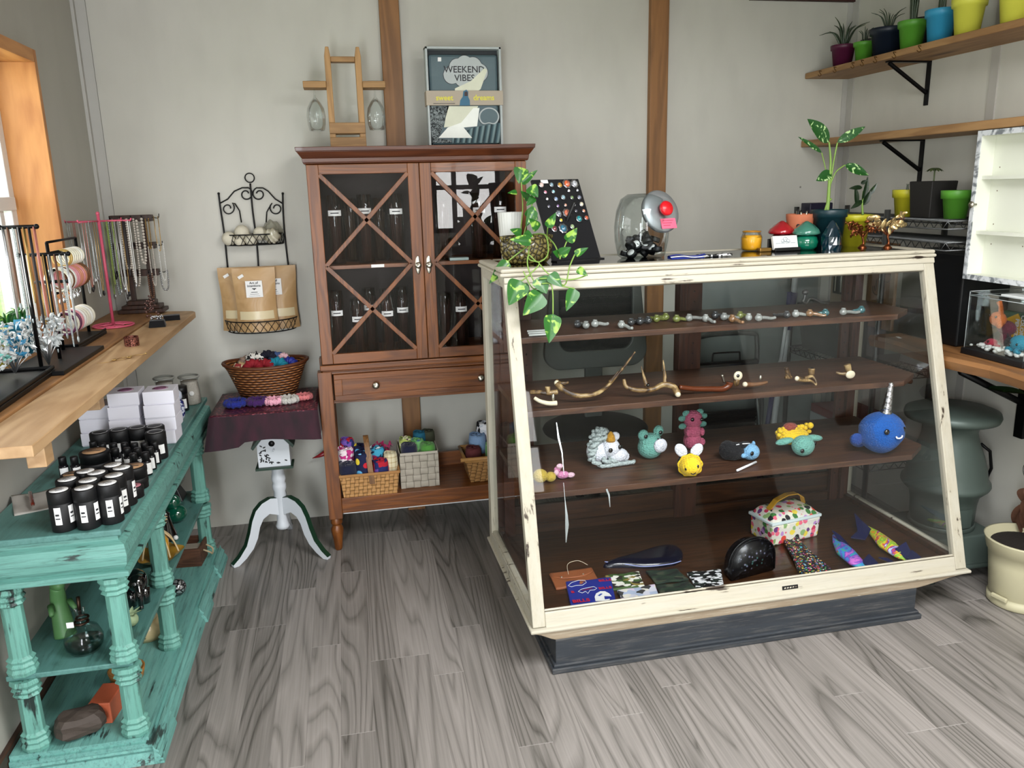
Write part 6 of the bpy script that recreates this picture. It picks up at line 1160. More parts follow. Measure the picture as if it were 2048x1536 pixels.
# beige planter on the floor
t = thing('beige_floor_planter', 'large cream plastic planter of dark soil on the floor by the right wall', 'planter', (2.30, -1.475, 0)); bei = mat('cream_plastic', '#b9b394', .45, var=.06)
b = B(); b.lathe([(.001, .0), (.098, .0), (.104, .006), (.104, .03), (.096, .034), (.1, .04), (.112, .16), (.117, .2), (.122, .203), (.132, .245), (.134, .25), (.125, .25), (.118, .225), (.001, .22)], 48); obj('pot_body', b, bei, t); b = B(); b.sph((0, 0, .221), (.118, .118, .012), 32, 8); obj('soil', b, soil, t)
b = B(); b.T = T((-.1, -.02, .045), rz=R(10)); b.box(-.012, .0, -.03, .03, -.012, .004); obj('watering_slot', b, bei, t, .004)
# dried leaves and drooping leaf
t = thing('dried_leaf_bunch', 'brown dried leaves hanging from a wire by the right wall', 'dried plant', (2.36, -1.40, .42)); b = B(); r_ = random.Random(8)
for i in range(11): a = r_.uniform(-1, 1); leaf(b, (0, .02*a, -.02*i*.5), (r_.uniform(-.05, .02), .05*a, -.05-.02*i+r_.uniform(-.02, .02)), .05, face=(-1, r_.uniform(-.6, .6), .2), curl=.5, fold=.4, heart=.8)
obj('leaves', b, mat('dried_brown_leaf', '#5a3a28', .8, var=.4, vs=40), t); b = B(); b.torus((0, 0, .045), .04, .0012, 'X', 28, 5); obj('wire', b, m_brk, t)
b = B(); q0, q1 = px(1966, 778, 2.25), px(2050, 788, 2.25); leaf(b, (0, 0, 0), tuple(q0-q1), .035, face=(-.5, 0, 1), curl=-.05, fold=.25, heart=.8); poly_tube(b, [(0, 0, 0), (.0, -.05, .03), (.02, -.1, .1)], .0015); one('drooping_green_leaf', b, l_dark, 'dark green leaf drooping just below the wooden slab', 'leaf', tuple(q1))
# ================= BEHIND THE SHOWCASE =================
gch = mat('chair_grey_plastic', '#4c4f4c', .5); mesh_ = mat('chair_black_mesh', '#0d0e0e', .6)
t = thing('office_chair', 'grey office chair with black mesh back parked behind the showcase', 'office chair', (1.05, -.36, 0))
def rr(w0, w1, z0, z1, r, n=8):
    P_ = []
    for cx_, cz_, a0 in ((w0-r, z1-r, 0), (-w0+r, z1-r, 90), (-w1+r, z0+r, 180), (w1-r, z0+r, 270)):
        for k in range(n+1): a = R(a0+90*k/n); P_.append((cx_+r*math.cos(a), cz_+r*math.sin(a)))
    return P_
o_, i_ = rr(.2, .235, .72, 1.19, .075), rr(.165, .165, .80, 1.16, .05); N = len(o_)
b = B(); b.add([(x, -.02, z) for x, z in o_]+[(x, -.02, z) for x, z in i_]+[(x, .015, z) for x, z in o_]+[(x, .015, z) for x, z in i_], [(k, (k+1) % N, N+(k+1) % N, N+k) for k in range(N)]+[(2*N+k, 3*N+k, 3*N+(k+1) % N, 2*N+(k+1) % N) for k in range(N)]+[(k, 2*N+k, 2*N+(k+1) % N, (k+1) % N) for k in range(N)]+[(N+k, N+(k+1) % N, 3*N+(k+1) % N, 3*N+k) for k in range(N)]); obj('back_frame', b, gch, t, .006)
b = B(); b.prism([(x, z) for x, z in i_], -.006, .006); 
for k in range(9): b.box(-.16, .16, -.012, -.006, .84+k*.037, .848+k*.037)
obj('mesh_back', b, mesh_, t)
b = B(); b.box(-.04, .04, .015, .04, .40, .85); obj('back_support', b, gch, t, .005); b = B(); b.sph((0, .0, .44), (.24, .22, .05), 28, 12); obj('seat', b, mesh_, t); b = B(); b.cyl(.025, .08, .42, 16); obj('gas_column', b, m_brk, t)
for k in range(5):
    a = 2*PI*k/5+.3; b = B(); b.tube([(0, 0, .09), (.24*math.cos(a), .24*math.sin(a), .06)], [.025, .014], 8); o = obj('base_arm', b, gch, t); b = B(); b.torus((.25*math.cos(a), .25*math.sin(a), .027), .018, .009, 'Y', 14, 6); obj('caster', b, black, o)
# plastic-wrapped white board
t = thing('plastic_wrapped_board', 'large pale board in wrinkled clear plastic leaning on the back wall', 'board', (1.97, -.075, 0)); b = B(); b.T = T((0, 0, 0), rx=R(-2)); b.box(-.35, .35, 0, .012, 0, 1.16); obj('board', b, mat('pale_grey_board', '#a4a7a5', .5, var=.08), t)
b = B(); b.T = T((0, 0, 0), rx=R(-2)); b.grid(lambda u, v: (-.36+.72*u, -.006+.004*math.sin(31*u*v+7*v)*math.cos(9*u), 1.17*v), 40, 40); obj('plastic_wrap', b, glass('wrinkled_plastic', '#e6eaea', .12, refl=1.5), t)
# folded step stool
t = thing('folding_step_stool', 'folded grey tube step stool with black ribbed treads against the back wall', 'step stool', (1.77, -.17, 0)); tub = mat('grey_tube_metal', '#666a6a', .3, .7)
b = B(); 
for yy, w_ in ((0, .17),): poly_tube(b, [(-w_, yy-.06, 0), (-w_, yy, .5), (-w_+.01, yy, .74), (-w_+.05, yy, .79), (w_-.05, yy, .79), (w_-.01, yy, .74), (w_, yy, .5), (w_+.04, yy-.06, 0)], .012, 8); poly_tube(b, [(-w_-.02, yy+.05, 0), (-w_, yy+.03, .5)], .01); poly_tube(b, [(w_+.07, yy+.05, 0), (w_+.045, yy+.03, .61)], .01)
obj('tube_frame', b, tub, t)
for z0 in (.55, .30):
    b = B(); b.box(-.155, .155, -.03, -.012, z0, z0+.115)
    for k in range(6): b.box(-.155, .155, -.036, -.03, z0+.005+k*.019, z0+.013+k*.019)
    obj('tread', b, black, t)
b = B(); poly_tube(b, [(-.08, -.02, .662), (-.078, -.02, .70), (-.06, -.02, .708), (.05, -.02, .706), (.06, -.02, .70), (.062, -.02, .662)], .004); obj('carry_handle', b, black, t)
# mops
blp = mat('mop_blue_plastic', '#161d4e', .4); whp = mat('mop_white_metal', '#b4b7b9', .3)
for nm, lab, pts, z_ in (('a', 'floor mop with white pole and long blue grip, taller one behind the case', [(2.062, 1.10, 0), (2.058, .99, 1), (2.033, .815, 0), (2.024, .655, 1), (2.009, .60, 0), (1.97, .06, 0)], 0), ('b', 'floor mop with thin silver pole and low blue sleeve beside the taller mop', [(2.012, 1.0, 1), (2.01, .90, 0), (1.986, .675, 0), (1.962, .607, 1), (1.90, .06, 0)], 0)):
    t = thing('floor_mop', lab, 'mop', (pts[-1][0], -.26 if nm == 'a' else -.30, 0)); x0_ = pts[-1][0]
    kinds = ([0, 1, 0, 1, 0] if nm == 'a' else [1, 0, 0, 1])
    for i in range(len(pts)-1):
        p, q = pts[i], pts[i+1]; b = B(); wide = kinds[i]; b.tube([(p[0]-x0_, 0, p[1]), (q[0]-x0_, 0, q[1])], (.019 if nm == 'a' else .012) if wide else (.014 if nm == 'a' else .009), 12); obj('grip' if wide else 'pole', b, blp if wide else whp, t)
    b = B(); b.box(-.14, .14, -.05, .05, 0, .06); obj('mop_head', b, blp, t, .01)
b = B(); b.sph((0, 0, .07), (.17, .1, .085), 24, 12); one('blue_bag', b, mat('dark_blue_bag', '#0f1740', .5, bump=.4, bs=12), 'dark blue soft bag on the floor behind the showcase', 'bag', (1.75, -.50, 0))
b = B(); b.sph((0, 0, .07), (.09, .08, .08), 24, 12); one('green_bag', b, mat('dark_green_bag', '#0c2a1c', .3, bump=.4, bs=12), 'dark green plastic bag on the floor beside the blue one', 'bag', (1.50, -.48, 0))
t = thing('grey_storage_tote', 'translucent grey storage tote on the lower rack tier, behind the mops', 'storage box', (2.27, -.4, .705)); obj('tote_body', tapbox(B(), .2, .45, .24, .5, .2, .004), mat('smoky_translucent_plastic', '#4b4e4d', .3), t); obj('tote_lid', B().box(-.125, .125, -.255, .255, .2, .22), mat('dark_grey_lid', '#2d2f2f', .4), t, .006)
b = B(); b.box(-.11, .11, -.2, .2, 0, .05); b.k = 1; b.box(-.112, .112, -.202, .202, .05, .11); b.k = 0; b.box(-.11, .11, -.2, .2, .11, .15); one('red_white_box', b, [mat('dull_red_card', '#5a1418', .6), mat('silver_grey_band', '#8c9092', .4)], 'dark red box with a pale silver band on the lowest rack tier', 'box', (2.27, -.5, .305), bevel=.003)
# ================= LEFT WINDOW SHELF =================
lsh = wood('pale_shelf_board', '#8f6c45', '#c0a078', axis=1, scale=7, stretch=7, rough=.55, knots='#6d4a28', c3='#a88660'); lsh2 = wood('darker_shelf_board', '#6e4a2a', '#9d7246', axis=1, scale=7, stretch=7, rough=.55, knots='#4c2e15', c3='#835b36')
ZS = 1.0292
b = B(); b.prism([(-.758, -2.3), (-.6325, -2.03), (-.6325, -.135), (-.735, -.05), (-.768, -.10)], ZS-.024, ZS, 'Z') if 0 else b.prism([(-.700, -2.026), (-.6325, -2.026), (-.6325, -.15), (-.648, -.12), (-.752, -.09), (-.768, -.10), (-.764, -2.026)], ZS-.0245, ZS, 'Z')
one('window_shelf', b, lsh, 'pale thick pine board forming the front of the window display shelf', 'shelf', bevel=.002)
b = B(); b.prism([(XL+.002, -2.026), (-.767, -2.026), (-.771, -.09), (-.8, -.03), (XL+.002, -.03)], ZS-.018, ZS+.006, 'Z')
one('window_shelf', b, lsh2, 'darker inner board of the window display shelf, against the wall', 'shelf', bevel=.003)
for (x, y, lab) in ((-.705, -1.80, 'wooden prop block under the near end of the window shelf'), (-.80, -1.05, 'wooden prop block under the middle of the window shelf')): one('shelf_prop', B().box(x-.02, x+.02, y-.025, y+.025, .92 if y < -1.5 else .86, ZS-.0245), lsh, lab, 'prop', bevel=.002)
ZI = ZS+.0062
pinkm = mat('pink_enamel_metal', '#c9556f', .35)
def nk_strand(b, w, L_, r, beads=False, y=0):
    n_ = 20
    P_ = [(w*math.sin(2*PI*(i/(2*n_)-.25)) if 0 else w*math.cos(PI*i/n_), y, -L_*math.sin(PI*i/n_)**.38) for i in range(n_+1)]
    if beads:
        acc = 0; last = Vector(P_[0]); tot = 0
        pts = [Vector(p) for p in P_]; out = []; d_ = r*2.05; carry = 0
        for p, q in zip(pts, pts[1:]):
            L2 = (q-p).length; s_ = carry
            while s_ < L2: out.append(p.lerp(q, s_/L2)); s_ += d_
            carry = s_-L2
        for p in out: b.sph(tuple(p), r, 7, 5)
    else: b.tube(P_, r, 5)
NM = {k: mat('necklace_'+k, c, r_, m_) for k, c, r_, m_ in (('silver', '#b5b7b9', .3, .9), ('pearl', '#cfc8be', .25, .1), ('rose', '#a86a5e', .4, .2), ('green', '#7f9448', .4, .1), ('gold', '#b0905a', .35, .8), ('dark', '#2c2a2c', .4, .3), ('white', '#d8d8d4', .4, 0), ('brown', '#6a4a38', .5, .1), ('teal', '#3f8a8a', .3, .1), ('crystal', '#a9b4b6', .15, .3))}
nproto = {}
def necklace(kind, x, y, z, L_, w, rz, lab, grp, beads=False, r=.0014, pend=None):
    key = (kind, beads, round(L_, 2), pend)
    if key not in nproto:
        b = B(); nk_strand(b, w, L_, r, beads); t = thing('necklace', lab, 'necklace', (x, y, z), rz, grp); obj('chain', b, NM[kind], t)
        if pend: b = B(); b.sph((0, 0, -L_-.008), (.007, .003, .01), 10, 6); obj('pendant', b, NM[pend], t)
        nproto[key] = t; return t
    return dup(nproto[key], (x, y, z), rz, lab, grp)
# pink necklace stand
PSX, PSY = -.866, -.488
t = thing('pink_necklace_stand', 'pink metal necklace stand with crossing arms on the inner window board', 'jewellery stand', (PSX, PSY, ZI))
b = B(); b.cyl(.0055, 0, .41, 12); b.sph((0, 0, .412), .007, 10, 8); obj('pole', b, pinkm, t)
b = B(); b.torus((0, 0, .004), .07, .0035, 'Z', 40, 6); b.torus((0, 0, .004), .035, .003, 'Z', 30, 6)
for a in (0, 1, 2, 3): b.tube([(0, 0, .008), (.07*math.cos(a*PI/2+.4), .07*math.sin(a*PI/2+.4), .004)], .003, 6)
obj('ring_base', b, pinkm, t)
b = B()
arms = [(-.115, .01), (.11, -.01), (-.04, -.10), (.05, .10)]
for ax, ay in arms: b.tube([(0, 0, .385), (ax, ay, .385)], .003, 6); b.tube([(ax, ay, .385), (ax*1.03, ay*1.03, .393)], .003, 6)
obj('arms', b, pinkm, t)
r_ = random.Random(21); seq = ['silver', 'white', 'silver', 'rose', 'crystal', 'green', 'green', 'silver', 'dark', 'white', 'gold', 'silver', 'crystal', 'rose', 'silver', 'green', 'dark', 'silver', 'white', 'gold']; k = 0
for ax, ay in arms:
    for i in range(5):
        f = .25+.17*i; kd = seq[k % len(seq)]; L_ = (.20, .23, .25, .27)[k % 4]; necklace(kd, PSX+ax*f, PSY+ay*f, ZI+.385, L_, .006, math.atan2(ay, ax)+PI/2+r_.uniform(-.3, .3), 'thin necklace hanging in the curtain of strands on the pink stand', 'necklaces on the pink stand', kd in ('crystal', 'green'), .0017 if kd in ('crystal', 'green') else .0014, 'silver' if k % 3 == 0 else ('dark' if k % 3 == 1 else None)); k += 1
# brown wooden tower
BWX, BWY = -.835, -.12; dkw = wood('dark_stained_tower_wood', '#23120b', '#46291a', axis=2, scale=20, rough=.5)
t = thing('wooden_necklace_tower', 'dark wooden necklace tower with hooks in the wall corner', 'jewellery stand', (BWX, BWY, ZI))
for x in (-.045, .03): b = B(); b.box(x, x+.018, -.012, .012, .04, .385); obj('upright', b, dkw, t, .002)
for z in (.37, .26, .15): b = B(); b.box(-.085, .075, -.02, .02, z, z+.026); obj('crossbar', b, dkw, t, .002)
b = B(); b.box(-.095, .085, -.05, .05, 0, .016); b.box(-.08, .07, -.04, .04, .016, .032); b.box(-.06, .05, -.03, .03, .032, .05); obj('stepped_base', b, dkw, t, .003)
for z in (.385, .275, .165):
    for x in (-.08, -.04, 0, .04, .075): b = B(); poly_tube(b, [(x, -.02, z), (x, -.034, z-.002), (x, -.036, z+.01)] if x < .07 else [(x, 0, z), (x+.022, 0, z-.003), (x+.026, 0, z+.014)], .0016, 6); obj('hook', b, m_brk, t)
k = 0
for dx, z, L_, kd, bd, r, w, lab in ((-.078, .38, .30, 'crystal', True, .004, .008, 'clear crystal bead necklace, tower side facing the pink stand'), (-.055, .38, .33, 'silver', False, .0016, .006, 'silver chain necklace on the top bar of the wooden tower'), (-.03, .38, .20, 'pearl', True, .0045, .014, 'short double pearl loop on the wooden tower'), (-.005, .38, .27, 'pearl', True, .0045, .014, 'long pearl strand on the wooden tower'), (.03, .38, .18, 'pearl', True, .0058, .010, 'large-bead pearl strand on the wooden tower'), (.06, .38, .12, 'gold', True, .003, .006, 'short gold bead necklace on the tower end hook'), (.095, .39, .14, 'gold', False, .0016, .008, 'gold chain on the outer top hook'), (.06, .27, .16, 'pearl', True, .003, .008, 'fine pearl strand on the middle bar'), (.10, .28, .15, 'white', True, .003, .01, 'white bead necklace on the outer middle hook'), (.10, .17, .08, 'silver', True, .004, .014, 'ring-link necklace on the outer bottom hook'), (.045, .16, .10, 'brown', True, .004, .008, 'brown bead necklace on the bottom bar')):
    necklace(kd, BWX+dx, BWY-.035, ZI+z, L_, w, 0, lab, None, bd, r)
# jewellery box, tin, ring, cuff, earrings
t = thing('ring_box', 'open black ring box with sparkling silver ring on the shelf', 'jewellery box', (-.705, -.52, ZS), R(8)); obj('box_body', B().hexa([(-.03, -.026, 0), (.03, -.026, 0), (.03, .026, 0), (-.03, .026, 0)], [(-.025, -.022, .026), (.025, -.022, .026), (.025, .022, .026), (-.025, .022, .026)]), velv, t, .003)
b = B(); r_ = random.Random(3)
for i in range(26): b.sph((r_.uniform(-.02, .02), r_.uniform(-.015, .015), .03+r_.uniform(0, .01)), .004, 7, 5)
obj('silver_jewel', b, m_silv, t)
one('black_gift_box', B().box(-.03, .03, -.02, .02, 0, .02), velv, 'small flat black box behind the ring box near the shelf end', 'box', (-.685, -.36, ZS), R(12), bevel=.002)
t = thing('brooch_cluster', 'bronze crystal flower brooch cluster standing behind the ring box', 'jewellery', (-.765, -.33, ZI)); b = B()
for i in range(40): a = r_.random()*6.28; q = r_.random()*.03; b.sph((q*math.cos(a), q*.5*math.sin(a), .008+r_.random()*.085*(1-q*18)), .0045, 7, 5)
obj('beads', b, mat('rose_bronze_crystal', '#7c5f5a', .2, .7), t)
g = NT('copper_filigree'); n = g.noise(g.map(), 220, 3, 1); g.l(g.ramp(n.outputs[0], (.45, '#2a120d'), (.55, '#a4685a')), g.b.inputs['Base Color']); g.set(Roughness=.3, Metallic=.7)
b = B(); b.grid(lambda u, v: (.024*math.cos(.5+5.3*u), .033*math.sin(.5+5.3*u), .001+.027*v), 26, 3); b.grid(lambda u, v: (.0225*math.cos(.5+5.3*u), .0315*math.sin(.5+5.3*u), .001+.027*v), 26, 3); one('copper_cuff_bracelet', b, g.m, 'open copper filigree cuff bracelet lying on the pale board', 'bracelet', (-.705, -.905, ZS), R(15))
for dx, dy in ((0, 0), (.035, .03)):
    b = B(); poly_tube(b, [(0, 0, .002), (.012, .03, .002), (.0, .05, .002)], .0007); b.sph((0, .052, .0035), (.008, .008, .003), 10, 6); poly_tube(b, [(0, .055, .003), (-.02, .08, .002), (-.012, .11, .002)], .0009); b.sph((-.012, .11, .003), .003, 8, 6); one('drop_earring', b, NM['gold'], 'thin gold drop earring lying on the pale board', 'earring', (-.715+dx-.02, -1.20+dy, ZS), R(-50), 'pair of drop earrings on the board')
# bracelet rack (along the wall)
t = thing('bracelet_rack', 'black metal bracelet ladder rack on a black tray beside the window', 'jewellery stand', (-.90, -.80, ZI)); XK = -.90
def BR(u, v, X=XK): p = px(u, v, X); return (p.x+.90, p.y+.80, p.z-ZI)
q00, q01, q10, q11 = BR(93, 485), BR(150, 475), BR(134, 716), BR(176, 657)
q10 = (q00[0], q00[1], .0); q11 = (q01[0], q01[1], .0)
b = B(); b.tube([q00, q10], .0055, 8); b.tube([q01, q11], .0055, 8)
rz_ = []
for (ua, va, ub, vb) in ((93, 485, 150, 475), (95, 507, 151, 491), (105, 541, 158, 529), (113, 587, 166, 568), (124, 629, 171, 611)):
    p, q = BR(ua, va), BR(ub, vb); p = (q00[0], q00[1], p[2]); q = (q01[0], q01[1], p[2]); b.tube([p, q], .004, 8); rz_.append(p[2])
obj('ladder_frame', b, m_brk, t)
b = B(); b.box(-.06, .055, q00[1]-.03, q01[1]+.01, 0, .012); b.box(-.06, .055, q00[1]-.03, q00[1]-.024, .012, .02); b.box(.049, .055, q00[1]-.03, q01[1]+.01, .012, .02); obj('tray', b, m_brk, t, .002)
for y in (q00[1]-.015, q01[1]-.01): b = B(); b.sph((.045, y, .004), .009, 10, 8); obj('foot', b, m_brk, t)
def bangle(y, z, r, rr_, m_, lab, grp):
    b = B(); b.torus((0, 0, 0), r, rr_, 'Y', 26, 7); return one('bangle', b, m_, lab, 'bracelet', (XK+.004, y, z), group=grp)
Y0, Y1 = -.80+q00[1], -.80+q01[1]
bm = [mat('bangle_'+n_, c_, .3) for n_, c_ in (('ivory', '#d6d2c2'), ('pink', '#cf8c96'), ('white', '#dcdcd8'), ('peach', '#c9866c'), ('plum', '#5a2c4a'), ('brown', '#6a4426'), ('gold', '#b0904c'))]
for row, n_, zz, r, cs, lab, g_ in ((1, 8, rz_[1], .026, (6, 6, 0, 0, 0, 0, 2, 0), 'slim gold and ivory bangle on the top rung of the ladder rack', 'bangles on the top rung'), (2, 12, rz_[2], .036, (0, 2, 5, 2, 1, 1, 3, 3, 1, 3, 5, 5), 'pink or peach bangle on the second rung of the ladder rack', 'bangles on the second rung'), (4, 9, rz_[4], .034, (4, 0, 4, 1, 2, 0, 0, 2, 0), 'ivory or plum bangle on the lowest rung of the ladder rack', 'bangles on the lowest rung')):
    for i in range(n_): f = (.35 if row == 1 else .12)+(.6 if row == 1 else .8)*i/n_; bangle(Y0+(Y1-Y0)*f, ZI+zz-r+.003, r, .0045 if row > 1 else .003, bm[cs[i]], lab, g_)
for i in range(6): b = B(); b.torus((0, 0, -.012), .01, .0012, 'Y', 14, 5); b.sph((0, 0, -.03), (.005, .003, .009), 8, 6); one('drop_earring', b, NM['silver'], 'silver drop earring hanging on the third rung of the ladder rack', 'earring', (XK, Y0+(Y1-Y0)*(.15+.13*i), ZI+rz_[3]), group='earrings on the ladder rack')
# black T-bar necklace stand and tray
t = thing('t_bar_necklace_stand', 'black metal stand of three stepped T-bars hung with necklaces', 'jewellery stand', (-.84, -1.17, ZI)); TB = [((0, 460), (72, 448), -1.34), ((38, 518), (135, 500), -1.17), ((75, 575), (135, 552), -1.02)]
o0 = Vector((-.84, -1.17, ZI)); bars = []
for (p, q, y) in TB:
    P0, P1 = py(*p, y), py(*q, y); 
    if P0.x < XL+.01: P0.x = XL+.01
    zc = (P0.z+P1.z)/2; P0.z = P1.z = zc; bars.append((P0, P1)); b = B(); b.tube([tuple(P0-o0), tuple(P1-o0)], .005, 8); b.sph(tuple(P0-o0), .007, 8, 6); b.sph(tuple(P1-o0), .007, 8, 6); mx_ = (P0.x+P1.x)/2; b.tube([(mx_+.84, y+1.17, zc-ZI), (mx_+.84, y+1.17, .0)], .0055, 8); obj('t_bar', b, m_brk, t)
b = B(); b.box(-.09, .07, -.20, .19, 0, .012); obj('base_plate', b, m_brk, t, .002)
sq = ['silver', 'brown', 'crystal', 'silver', 'gold', 'dark', 'rose', 'silver', 'white', 'brown', 'silver', 'gold']; k = 0
for bi, (P0, P1) in enumerate(bars):
    n_ = (7, 9, 5)[bi]
    for i in range(n_):
        p = P0.lerp(P1, (i+.5)/n_); kd = sq[k % 12]; L_ = (.24, .2, .27)[k % 3] if bi < 2 else (.12, .16, .14)[k % 3]; necklace(kd, p.x, p.y, p.z, L_, .005, PI/2, 'necklace hanging from the '+('tallest', 'middle', 'lowest')[bi]+' black T-bar', 'necklaces on the '+('tallest', 'middle', 'lowest')[bi]+' T-bar', kd == 'crystal', .0019, 'crystal' if k % 2 else None); k += 1
b = B(); b.box(-.1, .1, -.36, .18, 0, .014)
for q in ((-.1, .1, .172, .18), (.092, .1, -.36, .18), (-.1, .1, -.36, -.352)): b.box(*q, .014, .024)
one('black_display_tray', b, m_brk, 'black wooden tray carrying crystal branches at the near end of the window shelf', 'tray', (-.895, -1.52, ZI), R(2), bevel=.003)
def crystal(lab, x, y, z, n_, sx_, sz_, m_, m2, seed):
    t = thing('crystal_flower_branch', lab, 'ornament', (x, y, z)); r_ = random.Random(seed); b = B(); c2 = B(); b3 = B()
    for i in range(n_):
        a = r_.random()*6.28; q = r_.random()**.5; p = (sx_*q*math.cos(a), sx_*1.3*q*math.sin(a), sz_*(.35+.65*r_.random())); tgt = b if r_.random() < .75 else c2; tgt.T = T(p, rx=r_.uniform(-1.5, 1.5), ry=r_.uniform(-1.5, 1.5)); s_ = r_.uniform(.007, .015)
        tgt.add([(0, 0, -s_), (s_*.5, 0, 0), (0, s_*.35, 0), (-s_*.5, 0, 0), (0, -s_*.35, 0), (0, 0, s_)], [(0, 2, 1), (0, 3, 2), (0, 4, 3), (0, 1, 4), (5, 1, 2), (5, 2, 3), (5, 3, 4), (5, 4, 1)])
        if i % 6 == 0: b3.tube([(0, 0, 0), (p[0]*.4, p[1]*.4, p[2]*.5), p], .0012, 5)
    obj('crystals', b, m_, t); obj('coloured_crystals', c2, m2, t); obj('wire_stems', b3, NM['silver'], t)
cw = mat('white_crystal', '#c9cfd0', .12, coat=1, trans=.3); cbl = mat('blue_crystal', '#2a7fa8', .12, coat=1, trans=.3); cte = mat('aqua_crystal', '#7cc4bc', .12, coat=1, trans=.3); cdt = mat('deep_teal_crystal', '#0c6a72', .15, coat=1)
crystal('white crystal flower branch beside the ladder rack tray', -.835, -1.28, ZI+.014, 150, .045, .14, cw, cw, 1)
crystal('blue-petalled crystal branch on the black tray', -.87, -1.42, ZI+.024, 130, .05, .13, cw, cbl, 2)
crystal('aqua crystal branch at the cut-off end of the black tray', -.875, -1.56, ZI+.024, 140, .05, .12, cw, cte, 3)
t = thing('teal_bead_ball', 'deep teal beaded ball ornament on a thin stem by the window', 'ornament', (-.93, -1.50, ZI+.026)); b = B(); r_ = random.Random(6)
for i in range(90): a = r_.random()*6.28; cz_ = r_.uniform(-1, 1); s_ = math.sqrt(1-cz_*cz_); b.sph((.026*s_*math.cos(a), .026*s_*math.sin(a), .24+.026*cz_), .006, 6, 4)
obj('beads', b, cdt, t); b = B(); b.tube([(0, 0, 0), (0, 0, .24)], .0015, 5); obj('stem', b, NM['silver'], t)
SZ = WZ0+.0205
for x, y, mc, lab, sd in ((-1.03, -1.26, lb2, 'blue glazed pot with a succulent on the window sill behind the T-bar stand', 11), (-1.03, -1.13, yg, 'yellow pot on the window sill between blue pots', 12), (-1.03, -1.0, lb2, 'blue pot on the window sill beside the yellow pot', 13), (-1.035, -.88, lb2, 'blue pot on the window sill nearest the corner', 14)):
    tapot('potted_plant', lab, x, y, SZ, .034, .046, .135, mc, blades(9, .07, .8, sd, .016, m_=l_pothos if sd != 11 else mat('red_brown_succulent', '#7a3c2a', .5, var=.4, vs=50)))
# ================= TEAL CONSOLE =================
teH = painted('distressed_teal_paint_lengthwise', '#6ea49b', '#2a3a37', .72, axis=1, streak=9, rough=.5, c2='#5f958d'); teX = painted('distressed_teal_paint_crosswise', '#6a9f95', '#22302d', .70, axis=0, streak=9, rough=.5, c2='#5c9186'); teV = painted('distressed_teal_paint_upright', '#69a093', '#1c2a27', .69, axis=2, streak=6, rough=.5, c2='#62988b')
teT = painted('teal_top_paint', '#56847e', '#3c625c', .66, axis=1, streak=6, rough=.42, c2='#4a766f')
cs = thing('console_table', 'distressed teal open console with carved posts and three levels under the window shelf', 'console table')
CX0, CX1, CY0, CY1 = XL+.018, -.610, -1.634, -.235
b = B(); b.box(CX0, CX1, CY0, CY1, .662, .6802); obj('top_board', b, teT, cs, .004)
b = B()
for (e, z0, z1) in ((-.012, .648, .662),): b.box(CX0, CX1+e, CY0-e, CY1+e, z0, z1)
prof = [(.012, .648), (-.004, .640), (-.008, .61), (-.004, .585), (.006, .568), (-.012+.006, .566), (-.006, .553), (.010, .550), (.010, .543)]
for k_ in range(len(prof)-1):
    (e0, z0), (e1, z1) = prof[k_], prof[k_+1]
    A = lambda e, z: [(CX0, CY0+e, z), (CX1-e, CY0+e, z), (CX1-e, CY1-e, z), (CX0, CY1-e, z)]
    b.add(A(e0, z0)+A(e1, z1), [(i, (i+1) % 4, 4+(i+1) % 4, 4+i) for i in range(4)])
b.add(A(.010, .543), [(0, 1, 2, 3)]); obj('moulded_apron', b, [teX], cs)
obj('middle_shelf', B().box(CX0+.02, -.634, -1.615, -.30, .280, .295), teT, cs, .003)
def post(x, y, z0, z1, rot=PI/8):
    h = z1-z0; r = .029; n_ = 8; pr = [(.034, 0), (.038, .02), (.034, .045), (.036, .055), (.030, .065), (.034, .078), (.031, .09), (.026, .1), (.026, .86), (.032, .885), (.028, .9), (.034, .915), (.031, .93), (.036, .945), (.038, .965), (.040, .985), (.038, 1)]
    b = B(); b.lathe([(.034, 0), (.037, .012), (.033, .022), (.036, .028), (.030, .036), (.034, .044), (.026, .052), (.025, h-.052), (.034, h-.046), (.029, h-.038), (.036, h-.03), (.031, h-.022), (.037, h-.012), (.035, h)], 8, smooth=False, rot=rot); b.v = [(a*1.05+x, c*.95+y, d+z0) for a, c, d in b.v]
    return obj('post', b, teV, cs, .0012)
for x, y in ((-.655, -1.6), (-.905, -1.6), (-.648, -1.165), (-.645, -.435), (-.905, -.435)): post(x, y, .295, .543); post(x, y, .072, .280)
b = B(); b.box(CX0, -.618, -1.632, -.385, .058, .072); b.k = 0; b.box(CX0, -.605, -1.64, -.38, .045, .058)
A = lambda e, z: [(CX0, CY0-.016+.0+e, z), (-.592-e, CY0-.016+e, z), (-.592-e, -.37-e, z), (CX0, -.37-e, z)]
lv = [(.014, .045), (.006, .038), (.012, .028), (.0, .014), (-.004, .0)]
for (e0, z0), (e1, z1) in zip(lv, lv[1:]): b.add(A(e1, z1)+A(e0, z0), [(i, (i+1) % 4, 4+(i+1) % 4, 4+i) for i in range(4)])
obj('moulded_base', b, teH, cs)
for y0_, y1_ in ((-1.656, -1.48), (-.90, -.76), (-.55, -.362)): 
    b = B(); P_ = [(0, 0), (.026, 0), (.022, .016), (.012, .03), (.016, .038), (.004, .05), (0, .066)]; b.prism([(-.605+x, z) for x, z in P_], y0_, y1_, 'Y'); obj('base_block', b, teH, cs, .003)
